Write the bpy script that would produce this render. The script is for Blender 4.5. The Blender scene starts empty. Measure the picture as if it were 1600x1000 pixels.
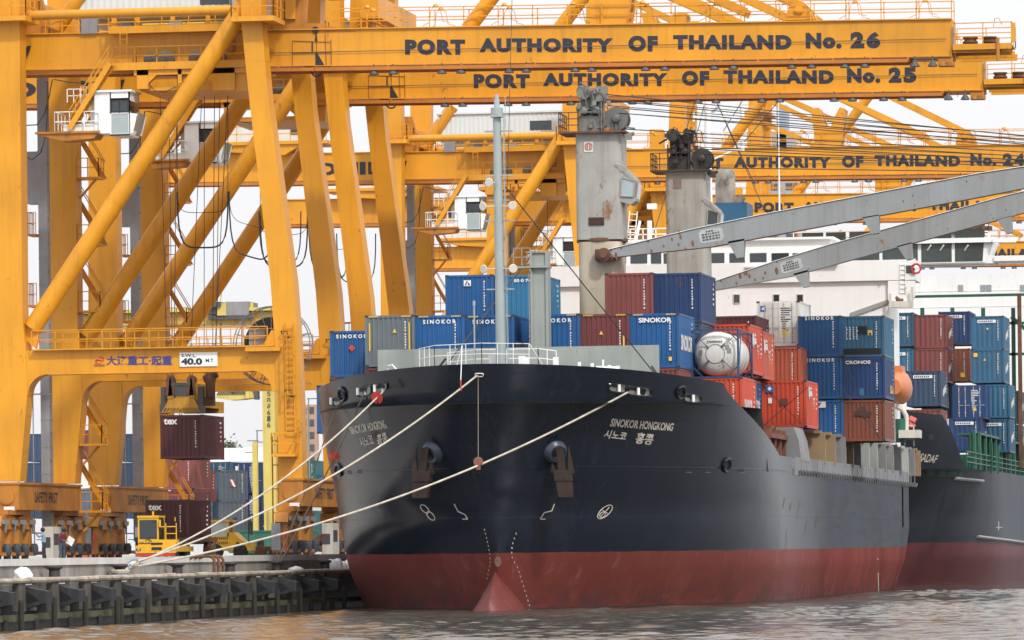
import bpy, bmesh, math, random
from mathutils import Vector, Matrix, Quaternion
from mathutils.bvhtree import BVHTree
random.seed(7)
SC = bpy.context.scene
COL = SC.collection
R = math.radians
# ------------------------------------------------------------------ camera
# world: +Y runs along the quay away from the viewer, +X out over the river, Z up (metres, water at 0)
F, HY, H, RHO, VPX = 8500.0, 857.0, 2.99, 0.012, 2178.0     # focal length in photo pixels, horizon row, eye height, roll, quay vanishing column
TH = math.atan((VPX - 800.0) / F)
RT = Vector((math.cos(TH), math.sin(TH), 0)); FW = Vector((-math.sin(TH), math.cos(TH), 0)); UP = Vector((0, 0, 1))
EYE = Vector((0, 0, H))
cam_d = bpy.data.cameras.new('camera'); cam = bpy.data.objects.new('camera', cam_d); COL.objects.link(cam)
cam_d.sensor_fit = 'HORIZONTAL'; cam_d.sensor_width = 36.0; cam_d.lens = 36.0 * F / 1600.0
cam_d.shift_y = (HY - 500.0) / 1600.0
cam_d.clip_start = 1.0; cam_d.clip_end = 6000.0
cam.matrix_world = Matrix.Translation(EYE) @ Matrix((RT, UP, -FW)).transposed().to_4x4() @ Matrix.Rotation(-RHO, 4, 'Z')
SC.camera = cam
# ------------------------------------------------------------------ sky, sun, exposure
W = bpy.data.worlds.new('World'); SC.world = W; W.use_nodes = True
nt = W.node_tree; bg = nt.nodes['Background']
sky = nt.nodes.new('ShaderNodeTexSky'); sky.sky_type = 'NISHITA'; sky.sun_disc = False
SUN = Vector((0.45, -0.60, 0.78)).normalized()
sky.sun_elevation = math.asin(SUN.z); sky.sun_rotation = math.atan2(SUN.x, SUN.y)
sky.dust_density = 6.0; sky.air_density = 1.0; sky.ozone_density = 1.0
mx = nt.nodes.new('ShaderNodeMixRGB'); mx.inputs[0].default_value = 0.75       # thin bright cloud veil over the blue
wt = nt.nodes.new('ShaderNodeTexCoord'); ws = nt.nodes.new('ShaderNodeSeparateXYZ'); wr = nt.nodes.new('ShaderNodeMapRange')      # an overcast veil is brighter overhead than at the horizon
nt.links.new(wt.outputs['Generated'], ws.inputs[0]); nt.links.new(ws.outputs[2], wr.inputs[0]); wr.inputs[3].default_value = 8.7; wr.inputs[4].default_value = 14.5
wc = nt.nodes.new('ShaderNodeCombineXYZ'); wb = nt.nodes.new('ShaderNodeMath'); wb.operation = 'MULTIPLY'; wb.inputs[1].default_value = 1.03
for i in (0, 1): nt.links.new(wr.outputs[0], wc.inputs[i])
nt.links.new(wr.outputs[0], wb.inputs[0]); nt.links.new(wb.outputs[0], wc.inputs[2]); nt.links.new(wc.outputs[0], mx.inputs[2])
nt.links.new(sky.outputs[0], mx.inputs[1]); nt.links.new(mx.outputs[0], bg.inputs[0])
bg.inputs[1].default_value = 0.105
sd = bpy.data.lights.new('sun', 'SUN'); sd.energy = 2.0; sd.angle = R(4.0); sd.color = (1.0, 0.975, 0.93)
so = bpy.data.objects.new('sun', sd); COL.objects.link(so)
so.rotation_euler = (-SUN).to_track_quat('-Z', 'Y').to_euler()
SC.view_settings.view_transform = 'Standard'; SC.view_settings.look = 'None'; SC.view_settings.gamma = 1.0
SC.view_settings.exposure = 0.35
SC.render.engine = 'CYCLES'
SC.cycles.max_bounces = 5; SC.cycles.diffuse_bounces = 2; SC.cycles.glossy_bounces = 3; SC.cycles.transmission_bounces = 3
SC.cycles.volume_bounces = 0; SC.cycles.caustics_reflective = False; SC.cycles.caustics_refractive = False
SC.cycles.sample_clamp_indirect = 4.0

# ------------------------------------------------------------------ pixel -> point (a ray met with a plane of the real place)
def ray(px, py):
    x = (px - 800.0) - RHO * (py - HY); y = (HY - py) - RHO * (px - 800.0)
    return FW + RT * (x / F) + UP * (y / F)
def atS(px, py, s):  return EYE + ray(px, py) * (F / s)          # at a scale of s photo pixels per metre
def atX(px, py, X):  r = ray(px, py); return EYE + r * (X / r.x)
def atY(px, py, Y):  r = ray(px, py); return EYE + r * (Y / r.y)
def atZ(px, py, Z):  r = ray(px, py); return EYE + r * ((Z - H) / r.z)
V = Vector
HAZE = 0.000015
# ------------------------------------------------------------------ materials
MATS = {}
def nodes_of(m):
    m.use_nodes = True; t = m.node_tree; return t, t.nodes['Principled BSDF']
def N(t, kind, **kw):
    n = t.nodes.new(kind)
    for k, v in kw.items(): setattr(n, k, v)
    return n
def noise(t, vec, scale, detail=4, rough=0.55):
    n = N(t, 'ShaderNodeTexNoise'); n.inputs['Scale'].default_value = scale; n.inputs['Detail'].default_value = detail
    n.inputs['Roughness'].default_value = rough
    t.links.new(vec, n.inputs['Vector']); return n.outputs['Fac']
def ramp(t, fac, a, b, ca=(0, 0, 0, 1), cb=(1, 1, 1, 1)):
    r = N(t, 'ShaderNodeValToRGB'); e = r.color_ramp.elements
    e[0].position = a; e[1].position = b; e[0].color = ca; e[1].color = cb
    t.links.new(fac, r.inputs[0]); return r.outputs[0]
def mixc(t, fac, a, b, mode='MIX'):
    m = N(t, 'ShaderNodeMixRGB', blend_type=mode)
    for i, x in ((0, fac), (1, a), (2, b)):
        if hasattr(x, 'is_output'): t.links.new(x, m.inputs[i])
        else: m.inputs[i].default_value = x if i == 0 else (x[0], x[1], x[2], 1)
    return m.outputs[0]
def mapped(t, vec, sx, sy, sz):
    m = N(t, 'ShaderNodeMapping'); m.inputs['Scale'].default_value = (sx, sy, sz)
    t.links.new(vec, m.inputs['Vector']); return m.outputs[0]
def paint(name, col, rough=0.5, var=0.25, scale=0.35, streak=0.25, rust=0.0, rust_col=(0.16, 0.06, 0.025), rust_scale=1.2, metal=0.0, rnd=0.0, spec=0.5, grime=(0.10, 0.075, 0.05)):
    """weathered paint: broad patches, vertical run-off streaks, optional rust spots"""
    if name in MATS: return MATS[name]
    m = bpy.data.materials.new(name); t, b = nodes_of(m)
    tc = N(t, 'ShaderNodeTexCoord').outputs['Object']
    if rnd:
        oi = N(t, 'ShaderNodeObjectInfo'); ad = N(t, 'ShaderNodeVectorMath', operation='ADD')
        sc_ = N(t, 'ShaderNodeMath', operation='MULTIPLY'); sc_.inputs[1].default_value = 53.0
        t.links.new(oi.outputs['Random'], sc_.inputs[0]); t.links.new(tc, ad.inputs[0]); t.links.new(sc_.outputs[0], ad.inputs[1]); tc = ad.outputs[0]
    c = col
    n1 = ramp(t, noise(t, tc, scale, 5), 0.3, 0.75)
    c = mixc(t, n1, [x * (1 - var) for x in col], [min(1, x * (1 + var * 0.6)) for x in col])
    if streak:
        s1 = ramp(t, noise(t, mapped(t, tc, 2.2, 2.2, 0.14), 1.3, 5, 0.65), 0.50, 0.80)
        f = N(t, 'ShaderNodeMath', operation='MULTIPLY'); f.inputs[1].default_value = streak; t.links.new(s1, f.inputs[0])
        c = mixc(t, f.outputs[0], c, grime)
    if rust:
        r1 = ramp(t, noise(t, mapped(t, tc, 1, 1, 0.55), rust_scale, 7, 0.7), 0.66 - 0.16 * rust, 0.72 - 0.10 * rust)
        c = mixc(t, r1, c, rust_col)
    if rnd:
        hs = N(t, 'ShaderNodeHueSaturation'); mr = N(t, 'ShaderNodeMapRange'); mr.inputs[3].default_value = 1 - rnd; mr.inputs[4].default_value = 1 + rnd
        t.links.new(oi.outputs['Random'], mr.inputs[0]); t.links.new(mr.outputs[0], hs.inputs['Value']); t.links.new(c, hs.inputs['Color']); c = hs.outputs[0]
    t.links.new(c, b.inputs['Base Color'])
    b.inputs['Roughness'].default_value = rough; b.inputs['Metallic'].default_value = metal
    b.inputs['Specular IOR Level'].default_value = spec
    MATS[name] = m; return m
def plain(name, col, rough=0.5, metal=0.0, spec=0.5):
    return paint(name, col, rough, 0.12, 0.8, 0.0, 0.0, metal=metal, spec=spec)

# ------------------------------------------------------------------ mesh builder
TEXT = {}
def text_mesh(body, offset=0.0, space=1.0):
    k = (body, offset, space)
    if k in TEXT: return TEXT[k]
    cu = bpy.data.curves.new('t', 'FONT'); cu.body = body; cu.offset = offset; cu.resolution_u = 4; cu.size = 1.0; cu.space_character = space
    o = bpy.data.objects.new('t', cu); COL.objects.link(o)
    dg = bpy.context.evaluated_depsgraph_get(); me = bpy.data.meshes.new_from_object(o.evaluated_get(dg))
    vs = [(v.co.x, v.co.y) for v in me.vertices]; fs = [tuple(p.vertices) for p in me.polygons]
    bpy.data.objects.remove(o); bpy.data.curves.remove(cu); bpy.data.meshes.remove(me)
    if vs:
        x0 = min(v[0] for v in vs); x1 = max(v[0] for v in vs); y0 = min(v[1] for v in vs); y1 = max(v[1] for v in vs)
        vs = [((x - x0) / max(1e-6, x1 - x0), (y - y0) / max(1e-6, y1 - y0)) for x, y in vs]
    TEXT[k] = (vs, fs); return TEXT[k]
class MB:
    def __init__(s): s.v = []; s.f = []; s.m = []; s.sm = []
    def add(s, vs, fs, mi=0, smooth=False):
        o = len(s.v); s.v += [tuple(v) for v in vs]
        for f in fs: s.f.append(tuple(i + o for i in f)); s.m.append(mi); s.sm.append(smooth)
        return s
    def obox(s, c, ax, ay, az, mi=0):
        c = V(c); vs = [c + ax * i + ay * j + az * k for k in (-1, 1) for j in (-1, 1) for i in (-1, 1)]
        return s.add(vs, [(0, 2, 3, 1), (4, 5, 7, 6), (0, 1, 5, 4), (2, 6, 7, 3), (0, 4, 6, 2), (1, 3, 7, 5)], mi)
    def box(s, x0, x1, y0, y1, z0, z1, mi=0):
        return s.obox(((x0 + x1) / 2, (y0 + y1) / 2, (z0 + z1) / 2), V((abs(x1 - x0) / 2, 0, 0)), V((0, abs(y1 - y0) / 2, 0)), V((0, 0, abs(z1 - z0) / 2)), mi)
    def bar(s, p, q, w, h=None, up=V((0, 0, 1)), mi=0):
        p = V(p); q = V(q); h = h or w; d = q - p; L = d.length
        if L < 1e-6: return s
        d /= L
        if abs(d.dot(up)) > 0.98: up = V((0, 1, 0))
        a = d.cross(up).normalized(); b = a.cross(d).normalized()
        return s.obox((p + q) / 2, d * (L / 2), a * (w / 2), b * (h / 2), mi)
    def tube(s, p, q, r, n=8, r2=None, mi=0, caps=True):
        p = V(p); q = V(q); r2 = r if r2 is None else r2; d = (q - p)
        if d.length < 1e-6: return s
        d.normalize(); up = V((0, 0, 1)) if abs(d.z) < 0.9 else V((1, 0, 0))
        a = d.cross(up).normalized(); b = a.cross(d)
        vs = []
        for c, rr in ((p, r), (q, r2)):
            for i in range(n):
                t = 2 * math.pi * i / n; vs.append(c + a * (math.cos(t) * rr) + b * (math.sin(t) * rr))
        s.add(vs, [(i, (i + 1) % n, n + (i + 1) % n, n + i) for i in range(n)], mi, n > 5)
        if caps:
            s.add([vs[i] for i in range(n)], [tuple(range(n - 1, -1, -1))], mi); s.add([vs[n + i] for i in range(n)], [tuple(range(n))], mi)
        return s
    def path(s, pts, r, n=6, mi=0):
        pts = [V(p) for p in pts]; vs = []; L = len(pts)
        for i, p in enumerate(pts):
            d = (pts[min(L - 1, i + 1)] - pts[max(0, i - 1)]).normalized()
            up = V((0, 0, 1)) if abs(d.z) < 0.9 else V((1, 0, 0)); a = d.cross(up).normalized(); b = a.cross(d)
            vs += [p + a * (math.cos(2 * math.pi * k / n) * r) + b * (math.sin(2 * math.pi * k / n) * r) for k in range(n)]
        fs = [(i * n + k, i * n + (k + 1) % n, (i + 1) * n + (k + 1) % n, (i + 1) * n + k) for i in range(L - 1) for k in range(n)]
        fs += [tuple(range(n - 1, -1, -1)), tuple(range((L - 1) * n, L * n))]
        return s.add(vs, fs, mi, n > 4)
    def lathe(s, c, axis, prof, n=16, mi=0):
        """prof: list of (distance along axis, radius)"""
        c = V(c); d = V(axis).normalized(); up = V((0, 0, 1)) if abs(d.z) < 0.9 else V((1, 0, 0)); a = d.cross(up).normalized(); b = a.cross(d); vs = []
        for h, r in prof:
            vs += [c + d * h + a * (math.cos(2 * math.pi * k / n) * r) + b * (math.sin(2 * math.pi * k / n) * r) for k in range(n)]
        L = len(prof)
        fs = [(i * n + k, i * n + (k + 1) % n, (i + 1) * n + (k + 1) % n, (i + 1) * n + k) for i in range(L - 1) for k in range(n)]
        fs += [tuple(range(n - 1, -1, -1)), tuple(range((L - 1) * n, L * n))]
        return s.add(vs, fs, mi, True)
    def prism(s, pts, d, mi=0):
        """closed polygon (3D points) extruded by vector d"""
        pts = [V(p) for p in pts]; d = V(d); n = len(pts)
        return s.add(pts + [p + d for p in pts], [tuple(range(n - 1, -1, -1)), tuple(range(n, 2 * n))] + [(i, (i + 1) % n, n + (i + 1) % n, n + i) for i in range(n)], mi)
    def ring(s, c, axis, r, rt, n=24, mi=0):
        c = V(c); d = V(axis).normalized(); up = V((0, 0, 1)) if abs(d.z) < 0.9 else V((1, 0, 0)); a = d.cross(up).normalized(); b = a.cross(d)
        pts = [c + a * (math.cos(2 * math.pi * k / n) * r) + b * (math.sin(2 * math.pi * k / n) * r) for k in range(n + 1)]
        return s.path(pts, rt, 5, mi)
    def text(s, body, o, right, up, w, h, mi=0, off=0.02, space=1.0):
        """flat lettering with lower corner o, fitted to w x h"""
        vs, fs = text_mesh(body, off, space); o = V(o); r = V(right).normalized() * w; u = V(up).normalized() * h
        return s.add([o + r * x + u * y for x, y in vs], fs, mi)
    def rail(s, pts, h=1.1, step=1.5, r=0.025, mids=1, mi=0, closed=False):
        pts = [V(p) for p in pts]
        if closed: pts = pts + [pts[0]]
        for a, b in zip(pts, pts[1:]):
            n = max(1, round((b - a).length / step))
            for k in range(1, mids + 2):
                z = V((0, 0, h * k / (mids + 1))); s.bar(a + z, b + z, 2 * r, mi=mi)
            for i in range(n + 1):
                p = a.lerp(b, i / n); s.bar(p, p + V((0, 0, h)), 2 * r, mi=mi)
        return s
    def ladder(s, p, q, out, w=0.45, step=0.35, r=0.025, cage=False, mi=0):
        p = V(p); q = V(q); out = V(out).normalized(); d = (q - p).normalized(); sd_ = d.cross(out).normalized() * (w / 2)
        s.bar(p + sd_, q + sd_, 2 * r, mi=mi); s.bar(p - sd_, q - sd_, 2 * r, mi=mi)
        n = int((q - p).length / step)
        for i in range(n + 1):
            c = p + d * (i * step); s.bar(c + sd_, c - sd_, 1.6 * r, mi=mi)
        if cage:
            m = int((q - p).length / 1.1); strips = [[] for _ in range(3)]
            for i in range(2, m + 1):
                c = p + d * (i * 1.1)
                arc = [c + sd_ * (1.3 * math.cos(t)) + out * (0.7 * math.sin(t)) for t in [math.pi * k / 6 for k in range(7)]]
                for a, b in zip(arc, arc[1:]): s.bar(a, b, 1.5 * r, mi=mi)
                for k, j in enumerate((1, 3, 5)): strips[k].append(arc[j])
            for st in strips:
                if len(st) > 1: s.bar(st[0], st[-1], 1.5 * r, mi=mi)
        return s
    def mesh(s, name, mats, o=(0, 0, 0)):
        me = bpy.data.meshes.new(name); o = V(o)
        me.from_pydata([tuple(V(v) - o) for v in s.v], [], s.f)
        for m in (mats if isinstance(mats, (list, tuple)) else [mats]): me.materials.append(m)
        me.polygons.foreach_set('material_index', s.m); me.polygons.foreach_set('use_smooth', s.sm)
        me.set_sharp_from_angle(angle=0.72); me.update(); return me
ORG = {}
def tag(o, label, cat, group=None, kind=None):
    if label: o['label'] = label
    if cat: o['category'] = cat
    if group: o['group'] = group
    if kind: o['kind'] = kind
    return o
def thing(name, label, cat, loc, group=None):
    o = bpy.data.objects.new(name, None); COL.objects.link(o); o.location = loc; o.empty_display_size = 0.3
    ORG[o] = V(loc); return tag(o, label, cat, group)
def part(name, mb, mats, parent, label=None):
    o = bpy.data.objects.new(name, mb.mesh(name, mats, ORG[parent])); COL.objects.link(o); o.parent = parent
    ORG[o] = ORG[parent]
    if label: o['label'] = label
    return o
def single(name, mb, mats, label, cat, loc=None, group=None, kind=None):
    if loc is None:
        n = len(mb.v); loc = (sum(v[0] for v in mb.v) / n, sum(v[1] for v in mb.v) / n, min(v[2] for v in mb.v))
    o = bpy.data.objects.new(name, mb.mesh(name, mats, loc)); COL.objects.link(o); o.location = loc; ORG[o] = V(loc)
    return tag(o, label, cat, group, kind)
def setting(name, mb, mats, kind='structure'):
    o = bpy.data.objects.new(name, mb.mesh(name, mats)); COL.objects.link(o); o['kind'] = kind; ORG[o] = V((0, 0, 0)); return o
def copy_tree(o, move, label=None, parent=None):
    c = o.copy(); COL.objects.link(c)
    if parent: c.parent = parent
    else: c.location = o.location + V(move)
    ORG[c] = ORG[o] + V(move)
    if label: c['label'] = label
    for ch in o.children: copy_tree(ch, move, None, c)
    return c
def catenary(p, q, sag, n=14):
    p = V(p); q = V(q); return [p.lerp(q, i / n) - V((0, 0, sag * 4 * (i / n) * (1 - i / n))) for i in range(n + 1)]
# ------------------------------------------------------------------ palette
YEL = paint('crane_yellow', (0.70, 0.305, 0.012), 0.42, 0.20, 0.20, 0.38, 0.14, rnd=0.04, grime=(0.24, 0.09, 0.014), rust_col=(0.26, 0.085, 0.02))
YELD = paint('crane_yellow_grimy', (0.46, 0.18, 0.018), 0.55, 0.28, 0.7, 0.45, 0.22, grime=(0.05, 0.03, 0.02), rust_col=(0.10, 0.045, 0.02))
RED_PRIMER = paint('primer_orange', (0.48, 0.165, 0.02), 0.6, 0.2, 0.8, 0.3, 0.2)
BLACK = plain('black_paint', (0.018, 0.018, 0.022), 0.55)
RUBBER = paint('black_rubber', (0.019, 0.021, 0.025), 0.75, 0.3, 1.5, 0.3, grime=(0.11, 0.11, 0.105))
STEEL = paint('grey_steel', (0.25, 0.25, 0.26), 0.5, 0.2, 0.6, 0.3)
STEELD = paint('dark_steel', (0.07, 0.075, 0.085), 0.5, 0.3, 1.0, 0.3)
SLATE = paint('slate_motor', (0.06, 0.075, 0.10), 0.5, 0.3, 1.0, 0.3)
RUST = paint('rusty_steel', (0.14, 0.065, 0.035), 0.8, 0.5, 1.5, 0.3, 0.6)
WHITE = paint('white_paint', (0.82, 0.835, 0.83), 0.4, 0.04, 0.4, 0.16, 0.02, rust_col=(0.40, 0.28, 0.18), grime=(0.42, 0.42, 0.40))
CREAM = paint('old_white', (0.62, 0.60, 0.53), 0.5, 0.12, 0.6, 0.3, 0.3, rust_col=(0.30, 0.14, 0.05))
INK = plain('lettering_black', (0.022, 0.022, 0.035), 0.6)
INKW = plain('lettering_white', (0.78, 0.78, 0.75), 0.6)
INKB = plain('lettering_blue', (0.05, 0.05, 0.22), 0.6)
INKR = plain('lettering_red', (0.55, 0.04, 0.03), 0.6)
INKY = plain('lettering_yellow', (0.75, 0.50, 0.06), 0.6)
GLASS = plain('dark_glass', (0.02, 0.03, 0.035), 0.06, spec=0.9)
GLASSL = plain('pale_glass', (0.35, 0.42, 0.43), 0.1, spec=0.8)
ROPE = paint('mooring_rope', (0.52, 0.47, 0.39), 0.95, .3, 2.5, .0)
ROPED = plain('old_rope', (0.26, 0.22, 0.18), 0.9)
WIRE = plain('wire_rope', (0.03, 0.03, 0.032), 0.6)
SHIPG = paint('ship_grey_green', (0.30, 0.33, 0.31), 0.5, 0.12, 0.6, 0.3, 0.12, rust_col=(0.25, 0.13, 0.06))
CONC = paint('quay_concrete', (0.30, 0.28, 0.25), 0.85, 0.35, 0.5, 0.75, 0.0, grime=(0.06, 0.055, 0.05))
CONCL = paint('quay_concrete_pale', (0.62, 0.60, 0.56), 0.8, 0.14, 0.5, 0.35, 0.0, grime=(0.28, 0.26, 0.23))
CONCD = paint('void_shade_concrete', (0.022, 0.021, 0.018), 0.7, 0.4, 0.8, 0.4)  # near-black tone painted in for the shaded void behind the piles
MOSS = paint('algae_concrete', (0.085, 0.08, 0.035), 0.85, 0.45, 1.6, 0.5, grime=(0.05, 0.045, 0.03))

# ------------------------------------------------------------------ water
XQ = -54.0
m = bpy.data.materials.new('river_water'); t, b = nodes_of(m); MATS['river'] = m
tc = N(t, 'ShaderNodeTexCoord').outputs['Object']
rot = N(t, 'ShaderNodeMapping'); rot.inputs['Rotation'].default_value = (0, 0, -TH); t.links.new(tc, rot.inputs['Vector'])
w1 = noise(t, mapped(t, rot.outputs[0], 2.3, 0.6, 1), 1.0, 6, 0.66); w2 = noise(t, mapped(t, rot.outputs[0], 1.0, 0.4, 1), 0.16, 3, 0.5)
ad = N(t, 'ShaderNodeMath', operation='MULTIPLY_ADD'); ad.inputs[1].default_value = 2.2; t.links.new(w2, ad.inputs[0]); t.links.new(w1, ad.inputs[2])
bp = N(t, 'ShaderNodeBump'); bp.inputs['Strength'].default_value = 1.0; bp.inputs['Distance'].default_value = 0.02
t.links.new(ad.outputs[0], bp.inputs['Height']); t.links.new(bp.outputs[0], b.inputs['Normal'])
t.links.new(mixc(t, ramp(t, w2, 0.35, 0.7), (0.065, 0.061, 0.048), (0.095, 0.088, 0.072)), b.inputs['Base Color'])
b.inputs['Roughness'].default_value = 0.08; b.inputs['IOR'].default_value = 1.33
# chop: a finely waved sheet where the eye meets it, flat sheets beyond
import numpy as np
def waves(X, Yv):
    z = np.zeros_like(X); rg = np.random.default_rng(5)
    for lam, amp, n_ in ((6.0, .034, 5), (2.4, .046, 9), (1.2, .030, 14), (.65, .012, 18)):
        for _ in range(n_):
            l_ = lam * rg.uniform(.7, 1.4); th_ = rg.normal(2.2, .75); k_ = 2 * np.pi / l_
            z += amp / np.sqrt(n_) * np.sin(k_ * (X * np.cos(th_) + Yv * np.sin(th_)) + rg.uniform(0, 6.28))
    return z * (.75 + .35 * np.sin(X * .11 + 1) * np.sin(Yv * .07))
def sheet(x0, x1, y0, y1, st, wavy):
    xs = np.linspace(x0, x1, int((x1 - x0) / st) + 1); ys = np.linspace(y0, y1, int((y1 - y0) / (st * 1.4)) + 1); nx, ny = len(xs), len(ys)
    XX, YY = np.meshgrid(xs, ys); ZZ = waves(XX, YY) if wavy else np.zeros_like(XX)
    if wavy: e = np.minimum.reduce([XX - x0, x1 - XX, YY - y0, y1 - YY]); ZZ *= np.clip(e / 3.0, 0, 1)
    co = np.stack([XX, YY, ZZ], -1).reshape(-1, 3); i_ = np.arange(nx * ny).reshape(ny, nx)
    q = np.stack([i_[:-1, :-1], i_[:-1, 1:], i_[1:, 1:], i_[1:, :-1]], -1).reshape(-1, 4); return co, q
cos_, qs_, off_ = [], [], 0
for a_ in ((-54.6, 6, 150, 345, .16, True), (-54.6, 6, -40, 150, 60, False), (-54.6, 6, 345, 1150, 60, False), (6, 420, -40, 1150, 60, False)):
    co, q = sheet(*a_); cos_.append(co); qs_.append(q + off_); off_ += len(co)
co = np.concatenate(cos_); q = np.concatenate(qs_); me = bpy.data.meshes.new('river_water')
me.vertices.add(len(co)); me.vertices.foreach_set('co', co.astype(np.float32).ravel()); me.loops.add(q.size); me.loops.foreach_set('vertex_index', q.astype(np.int32).ravel())
me.polygons.add(len(q)); me.polygons.foreach_set('loop_start', np.arange(0, q.size, 4, dtype=np.int32)); me.polygons.foreach_set('loop_total', np.full(len(q), 4, np.int32)); me.update(calc_edges=True)
me.polygons.foreach_set('use_smooth', np.ones(len(q), bool)); me.materials.append(m)
o = bpy.data.objects.new('river_water', me); COL.objects.link(o); o['kind'] = 'structure'
# quay ground
m = paint('quay_ground', (0.36, 0.35, 0.33), 0.9, 0.3, 0.12, 0, 0)
mb = MB(); mb.box(-420, -56.0, -40, 1150, -0.9, 2.60); setting('quay_ground', mb, m)

# ------------------------------------------------------------------ quay wall
def ypx(px, X, z=1.5):                      # distance along the quay at which photo column px meets the vertical plane X
    return atX(px, HY, X).y
Q = thing('quay_wall', 'long concrete quay wall with a pale parapet and a stained ledge along the river', 'quay wall', (XQ, 200, 0))
mb = MB(); mb2 = MB(); rr = random.Random(3); y = 60.0
while y < 420:
    L = 3.9 + rr.random() * 0.3
    mb.box(-56.0, -55.52, y, y + L - 0.02, 2.52, 2.81 + rr.uniform(-0.008, 0.008)); mb2.box(-56.0, -55.60, y, y + L - 0.02, 1.9, 2.519); y += L
part('parapet', mb, CONCL, Q); part('parapet_base', mb2, CONC, Q)
mb = MB(); mb.box(-55.6, -54.25, 60, 420, 1.55, 1.93); part('ledge', mb, CONC, Q)
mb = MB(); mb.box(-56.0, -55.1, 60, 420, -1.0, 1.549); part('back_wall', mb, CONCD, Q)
fpx = [-38, 19, 75.6, 127, 176, 223, 269, 311, 351.6, 390, 429.6, 463, 498, 528, 557]
fy = [ypx(p, -53.15) for p in fpx if p < 545]
mb = MB()
for i, y in enumerate(fy): mb.box(-54.25, -54.0, y - 1.55, y + 1.35, 0.62 + 0.05 * (i % 3), 1.86)
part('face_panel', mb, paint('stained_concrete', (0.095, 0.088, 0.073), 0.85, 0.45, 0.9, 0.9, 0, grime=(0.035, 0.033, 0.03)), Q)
mb = MB(); y = 60.0
while y < 420:
    L = rr.uniform(2.0, 4.5); mb.tube((-54.02, y, 1.93 + rr.uniform(-.01, .02)), (-54.02, y + L, 1.93 + rr.uniform(-.01, .02)), rr.uniform(0.10, 0.135), 8); y += L * 0.995
part('edge_pipe', mb, paint('encrusted_pipe', (0.42, 0.36, 0.28), 0.9, 0.5, 0.9, 0.0, 0.55, rust_col=(0.12, 0.07, 0.05)), Q)
ordw = ['nearest the camera', 'second', 'third', 'fourth', 'fifth', 'sixth', 'seventh', 'eighth', 'ninth', 'tenth', 'eleventh', 'twelfth', 'thirteenth', 'fourteenth', 'fifteenth', 'sixteenth', 'seventeenth', 'eighteenth']
bolt = plain('bolt_white', (0.7, 0.7, 0.68), 0.5)
for i, y in enumerate(fy):
    T = thing('arch_fender', f'black rubber fender on the quay face, number {i + 1} from the near end', 'fender', (XQ, y, 1.1), 'rubber fenders along the quay face')
    mb = MB(); prof = [(-54.0, 0.85), (-54.0, 1.72), (-53.75, 1.62), (-53.1, 1.50), (-53.1, 1.02), (-53.35, 1.0), (-53.75, 0.88)]
    mb.prism([(x, y - 0.42, z) for x, z in prof], (0, 0.84, 0)); part('rubber_block', mb, RUBBER, T)
    mb = MB(); mb.prism([(x, y - 0.423, z) for x, z in [(-53.97, 0.98), (-53.97, 1.5), (-53.6, 1.28), (-53.45, 1.14)]], (0, 0.02, 0)); part('hollow_shade', mb, plain('deep_black', (0.006, 0.006, 0.007), 0.9), T)  # thin black plate; the shade inside the fender is put into its colour
    mb = MB()
    for k in range(5): mb.box(-54.0, -53.96, y - 0.42 + 0.2 * k, y - 0.36 + 0.2 * k, 1.76, 1.81)
    part('bolt_row', mb, bolt, T)
tall = [-20, 31, 83, 131.5, 181, 187, 229, 273.6, 314, 357.6, 396, 432, 468, 504, 536]
low = [8, 57, 110, 156, 211, 254, 296, 335, 377, 414, 450, 487, 520]
for i, p in enumerate(tall):
    y = ypx(p, -53.45); mb = MB(); h = 1.15 + 0.18 * rr.random()
    mb.tube((-53.42, y, -1), (-53.42, y, h - 0.07), 0.115, 10); mb.tube((-53.42, y, h - 0.07), (-53.42, y, h), 0.115, 10, 0.08)
    single('fender_pile', mb, paint('timber_pile', (0.032, 0.029, 0.022), 0.9, 0.5, 1.5, 0.5, grime=(.02, .02, .018)), f'tall weathered pile before the quay, number {i + 1} from the near end', 'pile', (-53.42, y, -1), 'piles in front of the quay')
for i, p in enumerate(low):
    y = ypx(p, -53.5); mb = MB(); mb.tube((-53.55, y, -1), (-53.55, y, 0.42), 0.12, 8)
    single('stub_pile', mb, MATS['timber_pile'], f'short dark pile under the mossy beam, number {i + 1} from the near end', 'pile', (-53.55, y, -1), 'short piles below the beam')
mb = MB(); y = 100.0
while y < 330:
    L = rr.uniform(3.2, 5.6); mb.box(-53.92, -53.58 + rr.uniform(-.02, .02), y, y + L - 0.05, 0.36 + rr.uniform(-.02, .02), 0.60 + rr.uniform(-.025, .025)); y += L
single('waler_beam', mb, MOSS, 'long mossy green concrete beam just above the water at the foot of the quay', 'beam', (-53.8, 200, 0.36))
bp_ = [84.5, 187, 277, 359, 433, 507.6]
bl = ['in the open, before the two workers', 'that holds the three pale mooring ropes', 'beside the yellow terminal tractor', 'just past the rusty pipe hoops', 'that holds the two thin dark ropes', 'close to the ship bow']
BOL = []
for p, l in zip(bp_, bl):
    y = ypx(p, -55.0); mb = MB()
    mb.lathe((-55.0, y, 1.93), (0, 0, 1), [(0, 0.34), (0.05, 0.34), (0.07, 0.24), (0.40, 0.23), (0.43, 0.30), (0.50, 0.36), (0.56, 0.34), (0.58, 0.25)], 14)
    mb.box(-55.42, -54.95, y - 0.17, y + 0.17, 2.40, 2.50)
    single('mooring_bollard', mb, paint('bollard_iron', (0.045, 0.038, 0.036), 0.7, 0.4, 1.5, 0.2, 0.4), 'dark iron bollard on the quay ledge ' + l, 'bollard', (-55.0, y, 1.93), 'bollards on the quay ledge')
    BOL.append(V((-55.0, y, 2.2)))
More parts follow.
